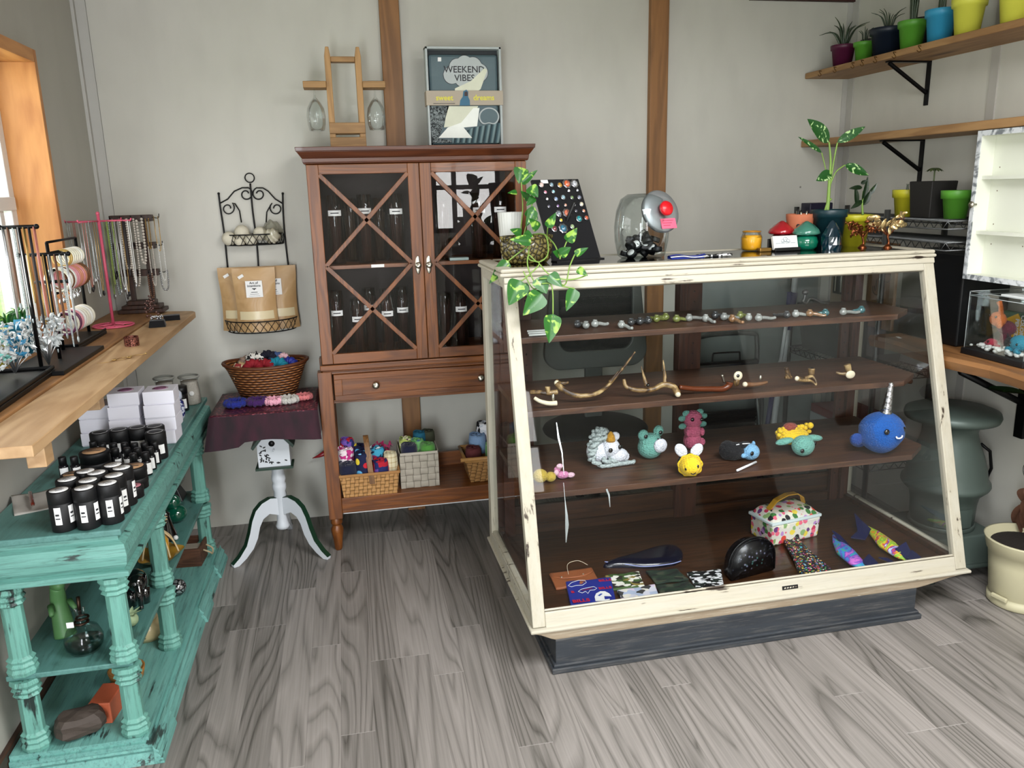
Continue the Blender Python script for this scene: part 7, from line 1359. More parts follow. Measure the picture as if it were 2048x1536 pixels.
# --- on the console top ---
ZC_ = .6806; blk2 = mat('matte_black_card', '#0b0b0d', .55)
def wrap(r, a0, a1, z0, z1): b = B(); b.grid(lambda u, v: ((r+.0007)*math.cos(a0+(a1-a0)*u), (r+.0007)*math.sin(a0+(a1-a0)*u), z0+(z1-z0)*v), 10, 1); return b
def tube_(x, y, rz, lab):
    t = thing('deodorant_tube', lab, 'tube', (x, y, ZC_), rz, 'black tubes at the console corner'); b = B(); b.lathe([(.001, 0), (.027, 0), (.0285, .002), (.0285, .074), (.0278, .0745), (.0285, .075), (.0285, .104), (.0275, .106), (.001, .106)], 24); obj('tube_body', b, blk2, t); b = B(); b.cyl(.022, .106, .1064, 20); lo = obj('lid_label', b, white, t); b = B()
    for k_ in range(3): b.cbox((0, .007-.007*k_, .1066), (.022-.006*abs(k_-1), .0022, .0003))
    obj('lid_print', b, ink, lo)
    for a0 in (-2.2, -1.0): l = obj('side_label', wrap(.0285, a0, a0+.55, .022, .068), white, t); b = wrap(.0291, a0+.1, a0+.4, .046, .051); b2 = wrap(.0291, a0+.08, a0+.45, .037, .040); b.add(b2.v, b2.f, True); obj('label_print', b, ink, l)
    return t
tp = None
for i, (x, y) in enumerate(((-.757, -1.592), (-.699, -1.592), (-.645, -1.588), (-.762, -1.508), (-.712, -1.53), (-.655, -1.530), (-.725, -1.452), (-.70, -1.472), (-.652, -1.452), (-.638, -1.478))):
    pass
pts = [(-.752, -1.594), (-.693, -1.594), (-.643, -1.572), (-.757, -1.512), (-.70, -1.535), (-.642, -1.512), (-.728, -1.455), (-.695, -1.476), (-.668, -1.42), (-.638, -1.452)]
for i, (x, y) in enumerate(pts):
    lab = 'matte black tube with white lid label in the cluster at the console corner'
    if tp is None: tp = tube_(x, y, .3, lab)
    else: dup(tp, (x, y, ZC_), .3+rnd.uniform(-.5, .5))
def tin(x, y, z, r, c_, lab):
    t = thing('salve_tin', lab, 'tin', (x, y, z)); b = B(); b.lathe([(.001, 0), (r, 0), (r, .016), (r*1.03, .017), (r*1.03, .03), (r*.98, .032), (r*.85, .0325), (.001, .0325)], 28); obj('tin_body', b, blk2, t); b = B(); b.cyl(r*.8, .0325, .033, 26); lo = obj('lid_label', b, c_, t); b = B(); b.cbox((0, 0, .0333), (r*.9, .005, .0003)); obj('lid_print', b, ink, lo)
krf = mat('kraft_label', '#b08a66', .6); pkl = mat('pink_label', '#b5727e', .6)
for x, y, z, r, c_, lab in ((-.80, -1.13, ZC_, .042, krf, 'wide black tin under another, kraft lid hidden'), (-.80, -1.13, ZC_+.033, .042, krf, 'wide black tin with kraft label topping its stack behind the tubes'), (-.83, -1.24, ZC_, .036, krf, 'black tin half hidden behind the tube cluster'), (-.645, -1.318, ZC_+.033, .036, krf, 'black tin with kraft lid label at the console front edge, topmost of its stack'), (-.645, -1.318, ZC_, .036, krf, 'black tin at the console front edge, bottom of its stack'), (-.632, -1.397, ZC_+.0, .028, pkl, 'black tin with pink lid label at the console front edge'), (-.70, -1.21, ZC_, .034, white, 'black tin with white label beside the small bottles')): tin(x, y, z, r, c_, lab)
bp = None
for x, y in ((-.872, -1.19), (-.838, -1.195), (-.826, -1.045), (-.79, -1.075), (-.755, -1.085), (-.722, -1.09), (-.69, -1.10), (-.668, -1.215), (-.634, -1.212), (-.632, -1.16), (-.668, -1.16), (-.70, -1.15), (-.66, -1.105), (-.735, -1.145), (-.63, -1.105)):
    lab = 'slim black roller bottle with white label among the console bottles'
    if bp is None:
        bp = thing('roller_bottle', lab, 'bottle', (x, y, ZC_), .2, 'slim black bottles on the console'); b = B(); b.lathe([(.001, 0), (.0125, 0), (.0135, .002), (.0135, .044), (.010, .048), (.001, .048)], 16); obj('bottle_body', b, mat('dark_glass_bottle', '#101014', .15), bp); b = B(); b.lathe([(.001, .047), (.011, .047), (.011, .070), (.010, .072), (.001, .072)], 16); obj('cap', b, black, bp); obj('label', wrap(.0135, -2.3, -.5, .006, .04), white, bp)
    else: dup(bp, (x, y, ZC_), .2+rnd.uniform(-.7, .7))
wp = None
for x, y in ((-.815, -1.0), (-.762, -.985), (-.707, -.975), (-.655, -.975), (-.638, -1.045)):
    lab = 'stout black jar with white label in the row before the white boxes'
    if wp is None:
        wp = thing('black_jar', lab, 'jar', (x, y, ZC_), 0, 'stout black jars before the white boxes'); b = B(); b.lathe([(.001, 0), (.030, 0), (.031, .003), (.031, .06), (.0315, .061), (.0315, .086), (.029, .089), (.001, .089)], 26); obj('jar_body', b, blk2, wp); obj('label', wrap(.031, -2.0, -.6, .02, .05), white, wp); b = B(); b.torus((0, 0, .0888), .022, .0015, 'Z', 22, 5); obj('lid_ring', b, mat('grey_ring', '#8a8a8a', .5), wp)
    else: dup(wp, (x, y, ZC_), rnd.uniform(-.4, .4))
wb = mat('white_gift_card', '#dcdbe4', .5); bxp = None
def wbox(x, y, z, rz, lab, top=False):
    t = thing('white_gift_box', lab, 'box', (x, y, z), rz, None); obj('base', B().box(-.047, .047, -.047, .047, 0, .028), wb, t, .0008); obj('lid', B().box(-.049, .049, -.049, .049, .003, .046), wb, t, .0012)
    if top: b = B(); b.cyl(.026, .046, .0464, 24); l = obj('stamp', b, mat('mauve_stamp', '#a58a9c', .6), t); b = B(); b.torus((0, 0, .0466), .018, .0022, 'Z', 20, 4); b.cbox((0, 0, .0466), (.026, .006, .0006)); obj('stamp_print', b, mat('plum_print', '#6a3a5a', .6), l)
LV_ = ('bottom', 'second', 'third', 'topmost')
for si, (x, y, n_, nm) in enumerate(((-.655, -.845, 4, 'front-edge stack'), (-.765, -.835, 4, 'middle stack'), (-.872, -.80, 3, 'stack by the wall'))):
    for i in range(n_): wbox(x+rnd.uniform(-.004, .004), y+rnd.uniform(-.004, .004), ZC_+.0463*i, rnd.uniform(-.05, .05), 'white square gift box, '+(LV_[i] if i < n_-1 else 'topmost')+' of the '+nm+' on the console', i == n_-1)
def saltjar(x, y, lab):
    t = thing('bath_salt_jar', lab, 'jar', (x, y, ZC_)); b = B(); b.lathe([(.001, 0), (.034, 0), (.038, .006), (.036, .05), (.031, .085), (.032, .095), (.001, .096)], 28); obj('salt', b, mat('pale_salt_crystals', '#b5aea4', .8, var=.3, vs=160, bump=.6, bs=200), t); b = B(); b.lathe([(.001, 0), (.036, 0), (.041, .006), (.039, .05), (.034, .09), (.036, .104), (.039, .106), (.039, .116), (.036, .118)], 28); obj('glass_body', b, gm, t); b = B(); b.torus((0, 0, .112), .038, .004, 'Z', 28, 8); obj('lid_rim', b, mat('frosted_lid', '#a9aaa4', .3, trans=.3), t); obj('round_tag', B().cyl(.012, -.001, .001, 16, c=(.01, -.042, .045), axis='Y') if 0 else B().sph((.012, -.039, .05), (.010, .002, .010), 12, 8), white, t)
saltjar(-.655, -.335, 'glass jar of pale bath salts at the far console corner'); saltjar(-.75, -.33, 'glass jar of bath salts behind the white box stacks, second from the corner')
t = thing('labelled_black_jar', 'black-lidded dark jar with white label between bath salts and the painted vase', 'jar', (-.672, -.44, ZC_)); b = B(); b.lathe([(.001, 0), (.026, 0), (.027, .002), (.027, .07), (.001, .07)], 24); obj('jar_body', b, mat('dark_glass_jar', '#17181a', .15), t); b = B(); b.cyl(.0275, .07, .098, 24); obj('lid', b, black, t); obj('label', wrap(.027, -1.8, -.6, .012, .05), white, t)
g = NT('blue_white_porcelain'); n = g.noise(g.map(), 55, 3, 1.5); g.l(g.ramp(n.outputs[0], (.46, '#1c2c6e'), (.52, '#cdd4e4')), g.b.inputs['Base Color']); g.set(Roughness=.12); g.b.inputs['Coat Weight'].default_value = .6
t = thing('blue_white_porcelain_jar', 'blue and white patterned porcelain jar with pale lid beside the box stacks', 'jar', (-.665, -.60, ZC_)); b = B(); b.lathe([(.001, 0), (.024, 0), (.034, .02), (.037, .045), (.033, .075), (.026, .085), (.001, .086)], 28); obj('jar_body', b, g.m, t); b = B(); b.lathe([(.028, .085), (.031, .09), (.03, .108), (.02, .12), (.001, .122)], 28); obj('lid', b, mat('pale_blue_porcelain', '#c3cbdc', .15), t)
t = thing('pen_on_pouch', 'polished reddish wooden pen with gold fittings lying on its white pouch', 'pen', (-.90, -1.38, ZC_+.0105), R(112)); b = B(); b.tube([(-.065, 0, .006), (-.05, 0, .006), (.05, 0, .006), (.062, 0, .006)], [.003, .0058, .006, .003], 12); obj('barrel', b, mat('red_brown_burl', '#6a2418', .15, coat=1, var=.3, vs=40), t); b = B(); b.tube([(.045, 0, .012), (.02, 0, .013)], .0012, 6); b.tube([(-.07, 0, .006), (-.052, 0, .006)], [.001, .005], 10); obj('gold_fittings', b, m_nick, t)
b = B(); b.slab(lambda u, v: (-.05+.1*u, -.085+.17*v, .003+.003*math.sin(8*v)*math.cos(5*u)), 10, 14, .003); one('white_cloth_pouch', b, mat('white_organza', '#b0aca4', .7), 'pale cloth drawstring pouch under the wooden pen', 'pouch', (-.90, -1.37, ZC_), R(22))
# --- middle level ---
ZM = .2955
t = thing('glass_globe', 'clear glass globe on a black stand at the far end of the middle level', 'globe', (-.765, -.38, ZM)); b = B(); b.sph((0, 0, .105), .062, 32, 20); obj('globe', b, gm, t); b = B(); b.hexa([(-.05, -.05, 0), (.05, -.05, 0), (.05, .05, 0), (-.05, .05, 0)], [(-.03, -.03, .05), (.03, -.03, .05), (.03, .03, .05), (-.03, .03, .05)]); obj('stand', b, black, t, .003)
t = thing('green_glass_knot', 'glossy dark green ceramic twisted figure on the middle level', 'figurine', (-.70, -.64, ZM)); gd = mat('dark_green_glaze', '#064a36', .08, coat=1); obj('body', B().sph((0, 0, .034), (.04, .04, .034), 24, 16).sph((-.008, 0, .08), (.032, .03, .03), 20, 14), gd, t); b = B(); b.torus((-.008, -.008, .085), .022, .008, 'Y', 22, 8); b.torus((-.006, 0, .10), .018, .007, 'X', 20, 8); obj('coil', b, gd, t)
t = thing('black_figurine', 'glossy black figurine with white tip behind the middle post', 'figurine', (-.70, -.80, ZM)); b = B(); b.lathe([(.001, 0), (.034, 0), (.032, .02), (.02, .06), (.014, .09), (.016, .1), (.001, .11)], 16); obj('body', b, eye, t); b = B(); b.sph((.03, -.02, .01), .009, 10, 8); obj('white_tip', b, white, t)
t = thing('honey_candle_basket', 'yellow candle in a leaf-shaped dish tied up with pale raffia strands', 'candle', (-.69, -.985, ZM)); b = B(); b.lathe([(.001, .012), (.03, .012), (.033, .02), (.034, .075), (.024, .092), (.001, .094)], 24); obj('candle', b, mat('honey_wax', '#c08e2c', .2, coat=.6, var=.15, vs=20), t)
b = B(); b.grid(lambda u, v: ((.02+.05*v)*math.cos(2*PI*u)*(1+.15*math.sin(5*2*PI*u)*v), (.02+.06*v)*math.sin(2*PI*u)*(1+.12*math.sin(5*2*PI*u)*v), .002+.03*v*v), 40, 6); obj('leaf_dish', b, mat('mustard_dish', '#a8822e', .3, coat=.5), t)
b = B(); r_ = random.Random(17)
for i in range(8):
    a = 2*PI*i/8; poly_tube(b, [(.062*math.cos(a), .068*math.sin(a), .028), (.046*math.cos(a), .048*math.sin(a), .075), (.01*math.cos(a), .01*math.sin(a), .115)], .0034, 5)
for i in range(16): a = r_.random()*6.28; poly_tube(b, [(.004*math.cos(a), .004*math.sin(a), .112), (.02*math.cos(a), .02*math.sin(a), .135+.02*r_.random()), (.04*math.cos(a), .04*math.sin(a), .125+.03*r_.random())], .0016, 5)
obj('raffia', b, mat('pale_raffia', '#c4ae84', .7), t)
t = thing('black_elephant_figurine', 'glossy black elephant figurine on the middle level', 'figurine', (-.70, -1.26, ZM), R(-70)); b = B()
b.sph((0, 0, .062), (.05, .036, .038), 26, 16); b.sph((.048, 0, .078), (.026, .026, .027), 20, 14); poly_tube(b, [(.068, 0, .075), (.085, 0, .05), (.08, 0, .02), (.088, 0, .01)], (.012, .006), 10)
for x in (-.03, .028):
    for y in (-.018, .018): b.tube([(x, y, .05), (x, y, .0)], [.017, .014], 12)
for s_ in (-1, 1): b.sph((.038, s_*.026, .08), (.016, .006, .022), 14, 10)
obj('body', b, eye, t)
t = thing('round_glass_bottle', 'round clear glass bottle with dark wire neck and white tag', 'bottle', (-.775, -1.525, ZM)); b = B(); b.lathe([(.001, 0), (.036, 0), (.048, .015), (.05, .038), (.04, .065), (.018, .078), (.012, .09), (.012, .12), (.015, .124), (.012, .125)], 32); obj('glass_body', b, jr, t); b = B(); b.lathe([(.001, .004), (.034, .004), (.046, .016), (.048, .03), (.001, .031)], 30); obj('liquid', b, glass('bottle_liquid', '#9fb8b4'), t)
b = B(); b.torus((0, 0, .085), .017, .004, 'Z', 20, 6); b.torus((.004, 0, .098), .015, .0035, 'Z', 20, 6); b.tube([(0, 0, .11), (.002, 0, .16)], .005, 8); obj('wire_neck', b, mat('antique_bronze', '#3a2a20', .35, .8), t); obj('tag', B().box(-.03, -.012, -.022, -.02, .082, .098), white, t)
t = thing('green_dragon_figure', 'matte green dragon figure standing behind the round bottle', 'figurine', (-.86, -1.42, ZM), R(-60)); gdr = mat('moss_green_resin', '#4f7a48', .5, var=.2, vs=40); b = B(); poly_tube(b, [(.01, 0, .0), (0, 0, .05), (-.008, 0, .10), (.004, 0, .15)], (.030, .018), 12); b.sph((.016, 0, .165), (.032, .02, .02), 18, 12)
for s_ in (-1, 1): b.tube([(0, s_*.012, .175), (-.014, s_*.018, .21)], [.006, .001], 8); b.tube([(.008, s_*.024, .10), (.04, s_*.03, .085)], [.009, .006], 8)
for i in range(7): b.tube([(-.024+.002*i, 0, .02+.022*i), (-.046+.002*i, 0, .03+.022*i)], [.008, .001], 6)
obj('body', b, gdr, t)
b = B(); b.sph((0, 0, .02), (.02, .02, .02), 14, 10); r_ = random.Random(5)
for i in range(8): a = i*.8; leaf(b, (0, 0, .03), (.03*math.cos(a), .03*math.sin(a), .05), .014, face=(0, 0, 1))
one('pale_green_air_plant', b, mat('pale_green_leaf', '#8fa27c', .6), 'small pale green air plant beside the front post on the middle level', 'plant', (-.68, -1.42, ZM))
# --- bottom level ---
ZB = .0725
t = thing('wooden_crate', 'small dark wooden crate with rope handle on the bottom level', 'crate', (-.70, -.50, ZB), R(-4)); cw_ = wood('crate_wood', '#3d2417', '#6d4630', axis=0, scale=20, rough=.6)
b = B()
for q in ((-.06, .06, -.07, -.063), (-.06, .06, .063, .07), (-.06, -.052, -.063, .063), (.052, .06, -.063, .063)): b.box(*q, 0, .075)
b.box(-.052, .052, -.063, .063, 0, .008); obj('crate_body', b, cw_, t, .001); b = B(); poly_tube(b, [(.061, -.025, .05), (.085, -.02, .035), (.088, 0, .02), (.085, .02, .035), (.061, .025, .05)], .0035, 6); obj('rope_handle', b, mat('jute_rope', '#a89878', .8), t, label='pale rope handle')
obj('soap_bar', B().box(-.045, .045, -.03, .02, .04, .062), mat('pale_wood_slips', '#9a8f80', .6), t, .003)
b = B(); b.sph((0, 0, .03), .03, 24, 16); g = NT('crumpled_silver_ball'); vo = g.n('TexVoronoi', {'Vector': g.map(), 'Scale': 60}, feature='DISTANCE_TO_EDGE'); g.l(g.ramp(vo.outputs['Distance'], (.05, '#1b1b1c'), (.2, '#b9bbbd')), g.b.inputs['Base Color']); g.set(Roughness=.2, Metallic=.7); one('silver_glass_ball', b, g.m, 'crackled silver and black glass ball on the bottom level', 'ornament', (-.69, -.80, ZB))
g = NT('cream_floral_ceramic'); vo = g.n('TexVoronoi', {'Vector': g.map(), 'Scale': 42}); g.l(g.mix(g.ramp(vo.outputs['Distance'], (.2, 1.0), (.28, 0.0)), '#c9b68a', '#4a5a36'), g.b.inputs['Base Color']); g.set(Roughness=.2)
t = thing('cream_ceramic_jar', 'cream ceramic lidded jar with green leaf pattern on the bottom level', 'jar', (-.735, -1.08, ZB)); b = B(); b.lathe([(.001, 0), (.046, 0), (.056, .02), (.052, .05), (.034, .066), (.001, .067)], 30); obj('jar_body', b, g.m, t); b = B(); b.lathe([(.034, .066), (.036, .072), (.028, .085), (.01, .092), (.01, .1), (.001, .106)], 28); obj('lid', b, mat('cream_ceramic', '#c9b990', .2), t)
t = thing('wooden_bowl_plant', 'small tan wooden bowl with a green leaf on the bottom level', 'bowl', (-.735, -1.35, ZB)); b = B(); b.lathe([(.001, 0), (.03, 0), (.046, .02), (.052, .05), (.048, .05), (.04, .022), (.001, .012)], 28); obj('bowl', b, mat('tan_bowl_wood', '#9a6c36', .5, var=.2, vs=30), t); b = B(); leaf(b, (0, 0, .03), (.0, .01, .1), .03, face=(.5, -1, 0)); leaf(b, (0, 0, .03), (.03, -.01, .08), .03, face=(.5, -1, 0)); obj('leaf', b, l_pothos, t)
one('salt_block', B().box(-.03, .03, -.05, .05, 0, .065), mat('orange_salt_block', '#b2583a', .5, var=.2, vs=25), 'orange-pink rectangular salt block standing behind the dark rock', 'block', (-.752, -1.495, ZB), R(-8), bevel=.003)
b = B(); r_ = random.Random(31); rv = {}
def rk(d): k_ = (round(d[0], 1), round(d[1], 1), round(d[2], 1)); h = math.sin(d[0]*5.1+1)*math.cos(d[1]*4.3)*.12+math.sin(d[2]*6+d[0]*3)*.08; return 1/max(.55, (abs(d[0])**4+abs(d[1])**4+abs(d[2])**4)**.25)*.82+h*.5
b.sph((0, 0, .038), (.075, .05, .038), 14, 8, rk); b.sm = [False]*len(b.f); one('dark_rock', b, mat('grey_brown_rock', '#443a33', .7, var=.3, vs=20, bump=.6, bs=40), 'angular grey-brown rock at the near end of the bottom level', 'rock', (-.80, -1.575, ZB), R(20))
# ================= WALL RACK =================
irn = mat('black_wrought_iron', '#0d0d0e', .5, .4)
wr = thing('iron_wall_rack', 'black wrought iron two-tier wall rack with scrolls and top ring', 'wall rack', (-.38, 0, .92))
F4 = lambda u, v, Y=-.012: (lambda p: (p.x+.38, p.y, p.z-.92))(py(380+u/3.84, 320+v/3.84, Y))
b = B(); c = F4(458, 137); b.torus(c, .019, .0025, 'Y', 28, 6); obj('top_ring', b, irn, wr)
b = B()
for pts in (((220, 260), (235, 380), (262, 560), (290, 830)), ((712, 260), (715, 400), (728, 580), (757, 830)), ((462, 180), (480, 380), (500, 530), (515, 660), (527, 830))): poly_tube(b, [F4(*p) for p in pts], .0038, 6)
for p in ((220, 258), (712, 258)): b.sph(F4(*p), .0055, 8, 6)
obj('uprights', b, irn, wr)
def spiral(cu, cv, r0, turns, a0, sgn, tail): 
    P_ = [(cu+r0*(1-.62*k/24)*math.cos(a0+sgn*turns*2*PI*k/24), cv+r0*(1-.62*k/24)*math.sin(a0+sgn*turns*2*PI*k/24)) for k in range(25)]; return list(tail)+P_
for (cu, cv, r0, tn, a0, sg_, tail) in ((430, 262, 52, 1.15, -1.2, 1, [(235, 330), (290, 300), (340, 240), (400, 213)]), (530, 262, 52, 1.15, PI+1.2, -1, [(712, 335), (655, 300), (600, 240), (560, 215)]), (292, 372, 52, 1.15, -.9, 1, [(395, 480), (380, 390), (345, 335)]), (663, 372, 52, 1.15, PI+.9, -1, [(585, 480), (590, 400), (620, 345)])):
    b = B(); b.tube([F4(*p) for p in spiral(cu, cv, r0, tn, a0, sg_, tail)], .0028, 6); obj('scroll', b, irn, wr)
def basket(z0, z1, x0, x1, dep, name):
    b = B(); n_ = 28
    def arc(z, k=1): return [(((x0+x1)/2)-(x1-x0)/2*k*math.cos(PI*i/n_), -.008-dep*k*math.sin(PI*i/n_)**.8, z) for i in range(n_+1)]
    A1, A0 = arc(z1), arc(z0, .94); b.tube(A1, .0026, 6); b.tube(A0, .0026, 6); b.tube([A1[0], A1[-1]], .0026, 6); b.tube([A0[0], A0[-1]], .0026, 6)
    for i in range(0, n_-1, 2): b.tube([A0[i], tuple((Vector(A0[i+1])+Vector(A1[i+1]))/2+Vector((0, -.001, 0))), A1[i+2 if i+2 <= n_ else n_]], .0014, 5); b.tube([A1[i], tuple((Vector(A0[i+1])+Vector(A1[i+1]))/2), A0[min(i+2, n_)]], .0014, 5)
    for i in range(2, n_, 4): b.tube([A0[i], (A0[i][0], -.008, z0)], .0014, 5)
    return obj(name, b, irn, wr)
zu0, zu1 = 1.292-.92, 1.335-.92; basket(zu0, zu1, -.125, .128, .085, 'upper_basket'); zl0, zl1 = .955-.92, .99-.92; basket(zl0-.032, zl1-.018, -.155, .155, .15, 'lower_basket')
b = B()
for x in (-.155, .155): b.tube([(x, -.012, zl0-.032), (x*.97, -.012, .27)], .003, 6); b.sph((x*.97, -.012, .272), .005, 8, 6)
obj('lower_uprights', b, irn, wr)
bb1 = mat('chalky_white_ball', '#cfc9b6', .85, var=.1, vs=30, bump=.4, bs=80); wrapm = glass('clear_wrap', '#f2f2ee', .1, refl=1.5)
for x, y, z, r, lab in ((-.10, -.045, .400, .030, 'cream bath bomb at the end nearest the window'), (-.045, -.05, .425, .031, 'cream bath bomb topped with a dark speck, raised second'), (-.01, -.06, .392, .026, 'cream bath bomb low in the basket middle'), (.03, -.05, .418, .029, 'greyish wrapped bath bomb'), (-.055, -.065, .388, .022, 'small cream bath bomb at the basket front')):
    b = B(); b.sph((0, 0, 0), r, 20, 14); one('bath_bomb', b, bb1, lab+' in the upper iron basket', 'bath bomb', (-.38+x, y, .92+z))
t = thing('wrapped_bath_bomb', 'large bath bomb gathered in clear crinkled wrap at the cabinet end of the upper basket', 'bath bomb', (-.30, -.052, 1.325)); b = B(); b.sph((0, 0, 0), .033, 22, 14, lambda d: 1+.12*math.sin(d[0]*9)*math.cos(d[2]*7)); obj('ball', b, bb1, t); b = B(); b.sph((0, 0, .012), (.046, .036, .045), 22, 16, lambda d: 1+.1*math.sin(d[0]*13+d[2]*9)+.25*max(0, d[2])**6); obj('clear_wrap', b, wrapm, t)
krb = NT('kraft_foil_bag'); n = krb.noise(krb.map((1, 1, .8)), 11, 2, 1.5); krb.l(krb.ramp(n.outputs[0], (.3, '#ad8a5e'), (.7, '#bc9b6e')), krb.b.inputs['Base Color']); krb.bump(n.outputs[0], .6, .01); krb.set(Roughness=.42); krb = krb.m; cwin = mat('cream_window_film', '#cfc09c', .3)
def kbag(x, y, lab, full):
    t = thing('kraft_pouch', lab, 'pouch', (x, y, .926), R(2) if full == 2 else 0); w_, h_ = .088, .272
    def f(u, v, s_): 
        k = 1-abs(2*u-1)**2.2; return (-w_+2*w_*u, s_*(.004+.030*k*(1-v**2.2)), h_*v+(.004 if v == 0 else 0)) if 0 else (-w_*(1-.07*math.sin(PI*min(1, v*1.15)))*(1-2*u), s_*(.003+.034*k*(1-v**2.4)), h_*v)
    b = B(); b.grid(lambda u, v: f(u, v, -1), 16, 18); b.grid(lambda u, v: f(1-u, v, 1), 16, 18); b.add([f(0, 1, -1), f(1, 1, -1), f(1, 1, 1), f(0, 1, 1), f(0, 0, -1), f(1, 0, -1), f(1, 0, 1), f(0, 0, 1)], [(0, 1, 2, 3), (7, 6, 5, 4)]); obj('pouch_body', b, krb, t)
    b = B(); b.grid(lambda u, v: (lambda p: (p[0], p[1]-.0012, p[2]))(f(.08+.84*u, .20+.13*v, -1)), 14, 4); obj('window_band', b, cwin, t, label='cream see-through band')
    if full:
        cx_ = .0 if full == 1 else -.01; b = B(); b.box(cx_-.034, cx_+.034, -.0345, -.0335, .15, .22); lo = obj('label', b, white, t)
        text('lettering', 'Art of', .014, ink, (cx_, -.0352, .211), (R(90), 0, 0), lo, .0002, bold=.02); text('lettering', 'Intentions', .0135, ink, (cx_, -.0352, .199), (R(90), 0, 0), lo, .0002, bold=.02)
        b = B(); b.prism([(cx_-.007, .162), (cx_-.002, .158), (cx_, .164), (cx_+.002, .158), (cx_+.007, .162), (cx_+.002, .163), (cx_, .155), (cx_-.002, .163)], -.0356, -.035) if 0 else b.sph((cx_, -.035, .185), (.003, .0005, .004), 8, 6).sph((cx_-.005, -.035, .187), (.004, .0005, .002), 8, 6).sph((cx_+.005, -.035, .187), (.004, .0005, .002), 8, 6); b.cbox((cx_, -.0352, .172), (.026, .0006, .0022)); b.cbox((cx_, -.0352, .164), (.036, .0006, .0012)); b.cbox((cx_, -.0352, .156), (.044, .0006, .0008)); obj('bee_print', b, ink, lo)
    b = B(); b.T = T((-w_+.036, -.016, .238), ry=-.5); b.box(-.012, .012, -.001, .001, -.006, .006); obj('price_sticker', b, white, t)
kbag(-.455, -.042, 'kraft stand-up pouch mostly hidden behind the front one, nearest the window', 0); kbag(-.305, -.046, 'kraft stand-up pouch behind the front one, nearest the cabinet', 2); kbag(-.388, -.106, 'front kraft stand-up pouch reading Art of Intentions in the iron rack', 1)
# ================= BIRDHOUSE TABLE =================
TXC, TYC = -.345, -.335; wp_ = mat('white_gloss_paint', '#c9cdd2', .35); dgp = mat('dark_green_paint', '#12301f', .4)
t = thing('birdhouse_pedestal_table', 'white tripod pedestal table with a birdhouse on its post', 'table', (TXC, TYC, 0))
b = B(); b.box(-.205, .18, -.165, .205, .64, .655); obj('tabletop', b, wp_, t, .004)
b = B(); b.lathe([(.001, .10), (.026, .102), (.03, .115), (.024, .13), (.022, .15), (.022, .24), (.027, .25), (.024, .27), (.029, .285), (.029, .30), (.025, .31), (.030, .325), (.028, .34), (.0245, .36), (.0235, .42), (.024, .55), (.024, .64)], 24); obj('post', b, wp_, t)
def ileg(ang):
    pr = [(.015, .165), (.015, .245), (.05, .252), (.09, .24), (.12, .215), (.14, .175), (.155, .125), (.175, .075), (.21, .035), (.24, .012), (.238, .0), (.215, .0), (.18, .022), (.145, .055), (.122, .095), (.108, .14), (.09, .17), (.06, .185), (.035, .175)]
    b = B(); b.prism(pr, -.011, .011, 'Y'); o = obj('tripod_leg', b, wp_, t, .002); o.rotation_euler[2] = ang
    e = B(); pe = pr[1:10]; e.prism([(x, z+.0005) for x, z in pe]+[(x+.0015*(1 if i < 6 else 1), z+.003) for i, (x, z) in reversed(list(enumerate(pe)))], -.0115, .0115, 'Y'); obj('green_edge', e, dgp, o, label='dark green painted edge')
for a in (R(212), R(-38), R(88)): ileg(a)
HY = -.03
b = B(); b.prism([(-.066, .405), (.062, .405), (.062, .50), (.0, .575), (-.066, .50)], HY-.045, HY+.03, 'Y'); hs = obj('birdhouse', b, wp_, t, .001)
b = B(); b.box(-.078, .072, HY-.06, HY+.035, .396, .405); b.hexa([(-.088, HY-.058, .494), (-.080, HY-.058, .485), (-.080, HY+.04, .485), (-.088, HY+.04, .494)], [(-.002, HY-.058, .592), (-.002, HY-.058, .578), (-.002, HY+.04, .578), (-.002, HY+.04, .592)]); b.hexa([(.076, HY-.058, .485), (.084, HY-.058, .494), (.084, HY+.04, .494), (.076, HY+.04, .485)], [(-.002, HY-.058, .578), (-.002, HY-.058, .592), (-.002, HY+.04, .592), (-.002, HY+.04, .578)]); obj('green_roof_and_base', b, dgp, hs, label='dark green roof and base edge')
b = B(); b.cyl(.0125, HY-.0465, HY-.04, 20, c=(0, 0, 0), axis='Y'); b.v = [(x-.006, y, z+.505) for x, y, z in b.v]; obj('entry_hole', b, black, hs)
b = B(); b.tube([(0, HY-.045, .48), (0, HY-.062, .48)], .004, 8); obj('perch', b, wp_, hs)
b = B(); r_ = random.Random(14)
for i in range(26):
    u, v = (r_.uniform(-.058, -.02), r_.uniform(.42, .475)) if i < 16 else ((r_.uniform(-.05, -.03), r_.uniform(.475, .505)) if i < 20 else (r_.uniform(-.02, .055), r_.uniform(.415, .43))); b.T = T((u, HY-.0458, v), ry=r_.random()*6); b.sph((0, 0, 0), (.0062, .0006, .0028), 8, 5)
obj('leaf_stencil', b, black, hs)
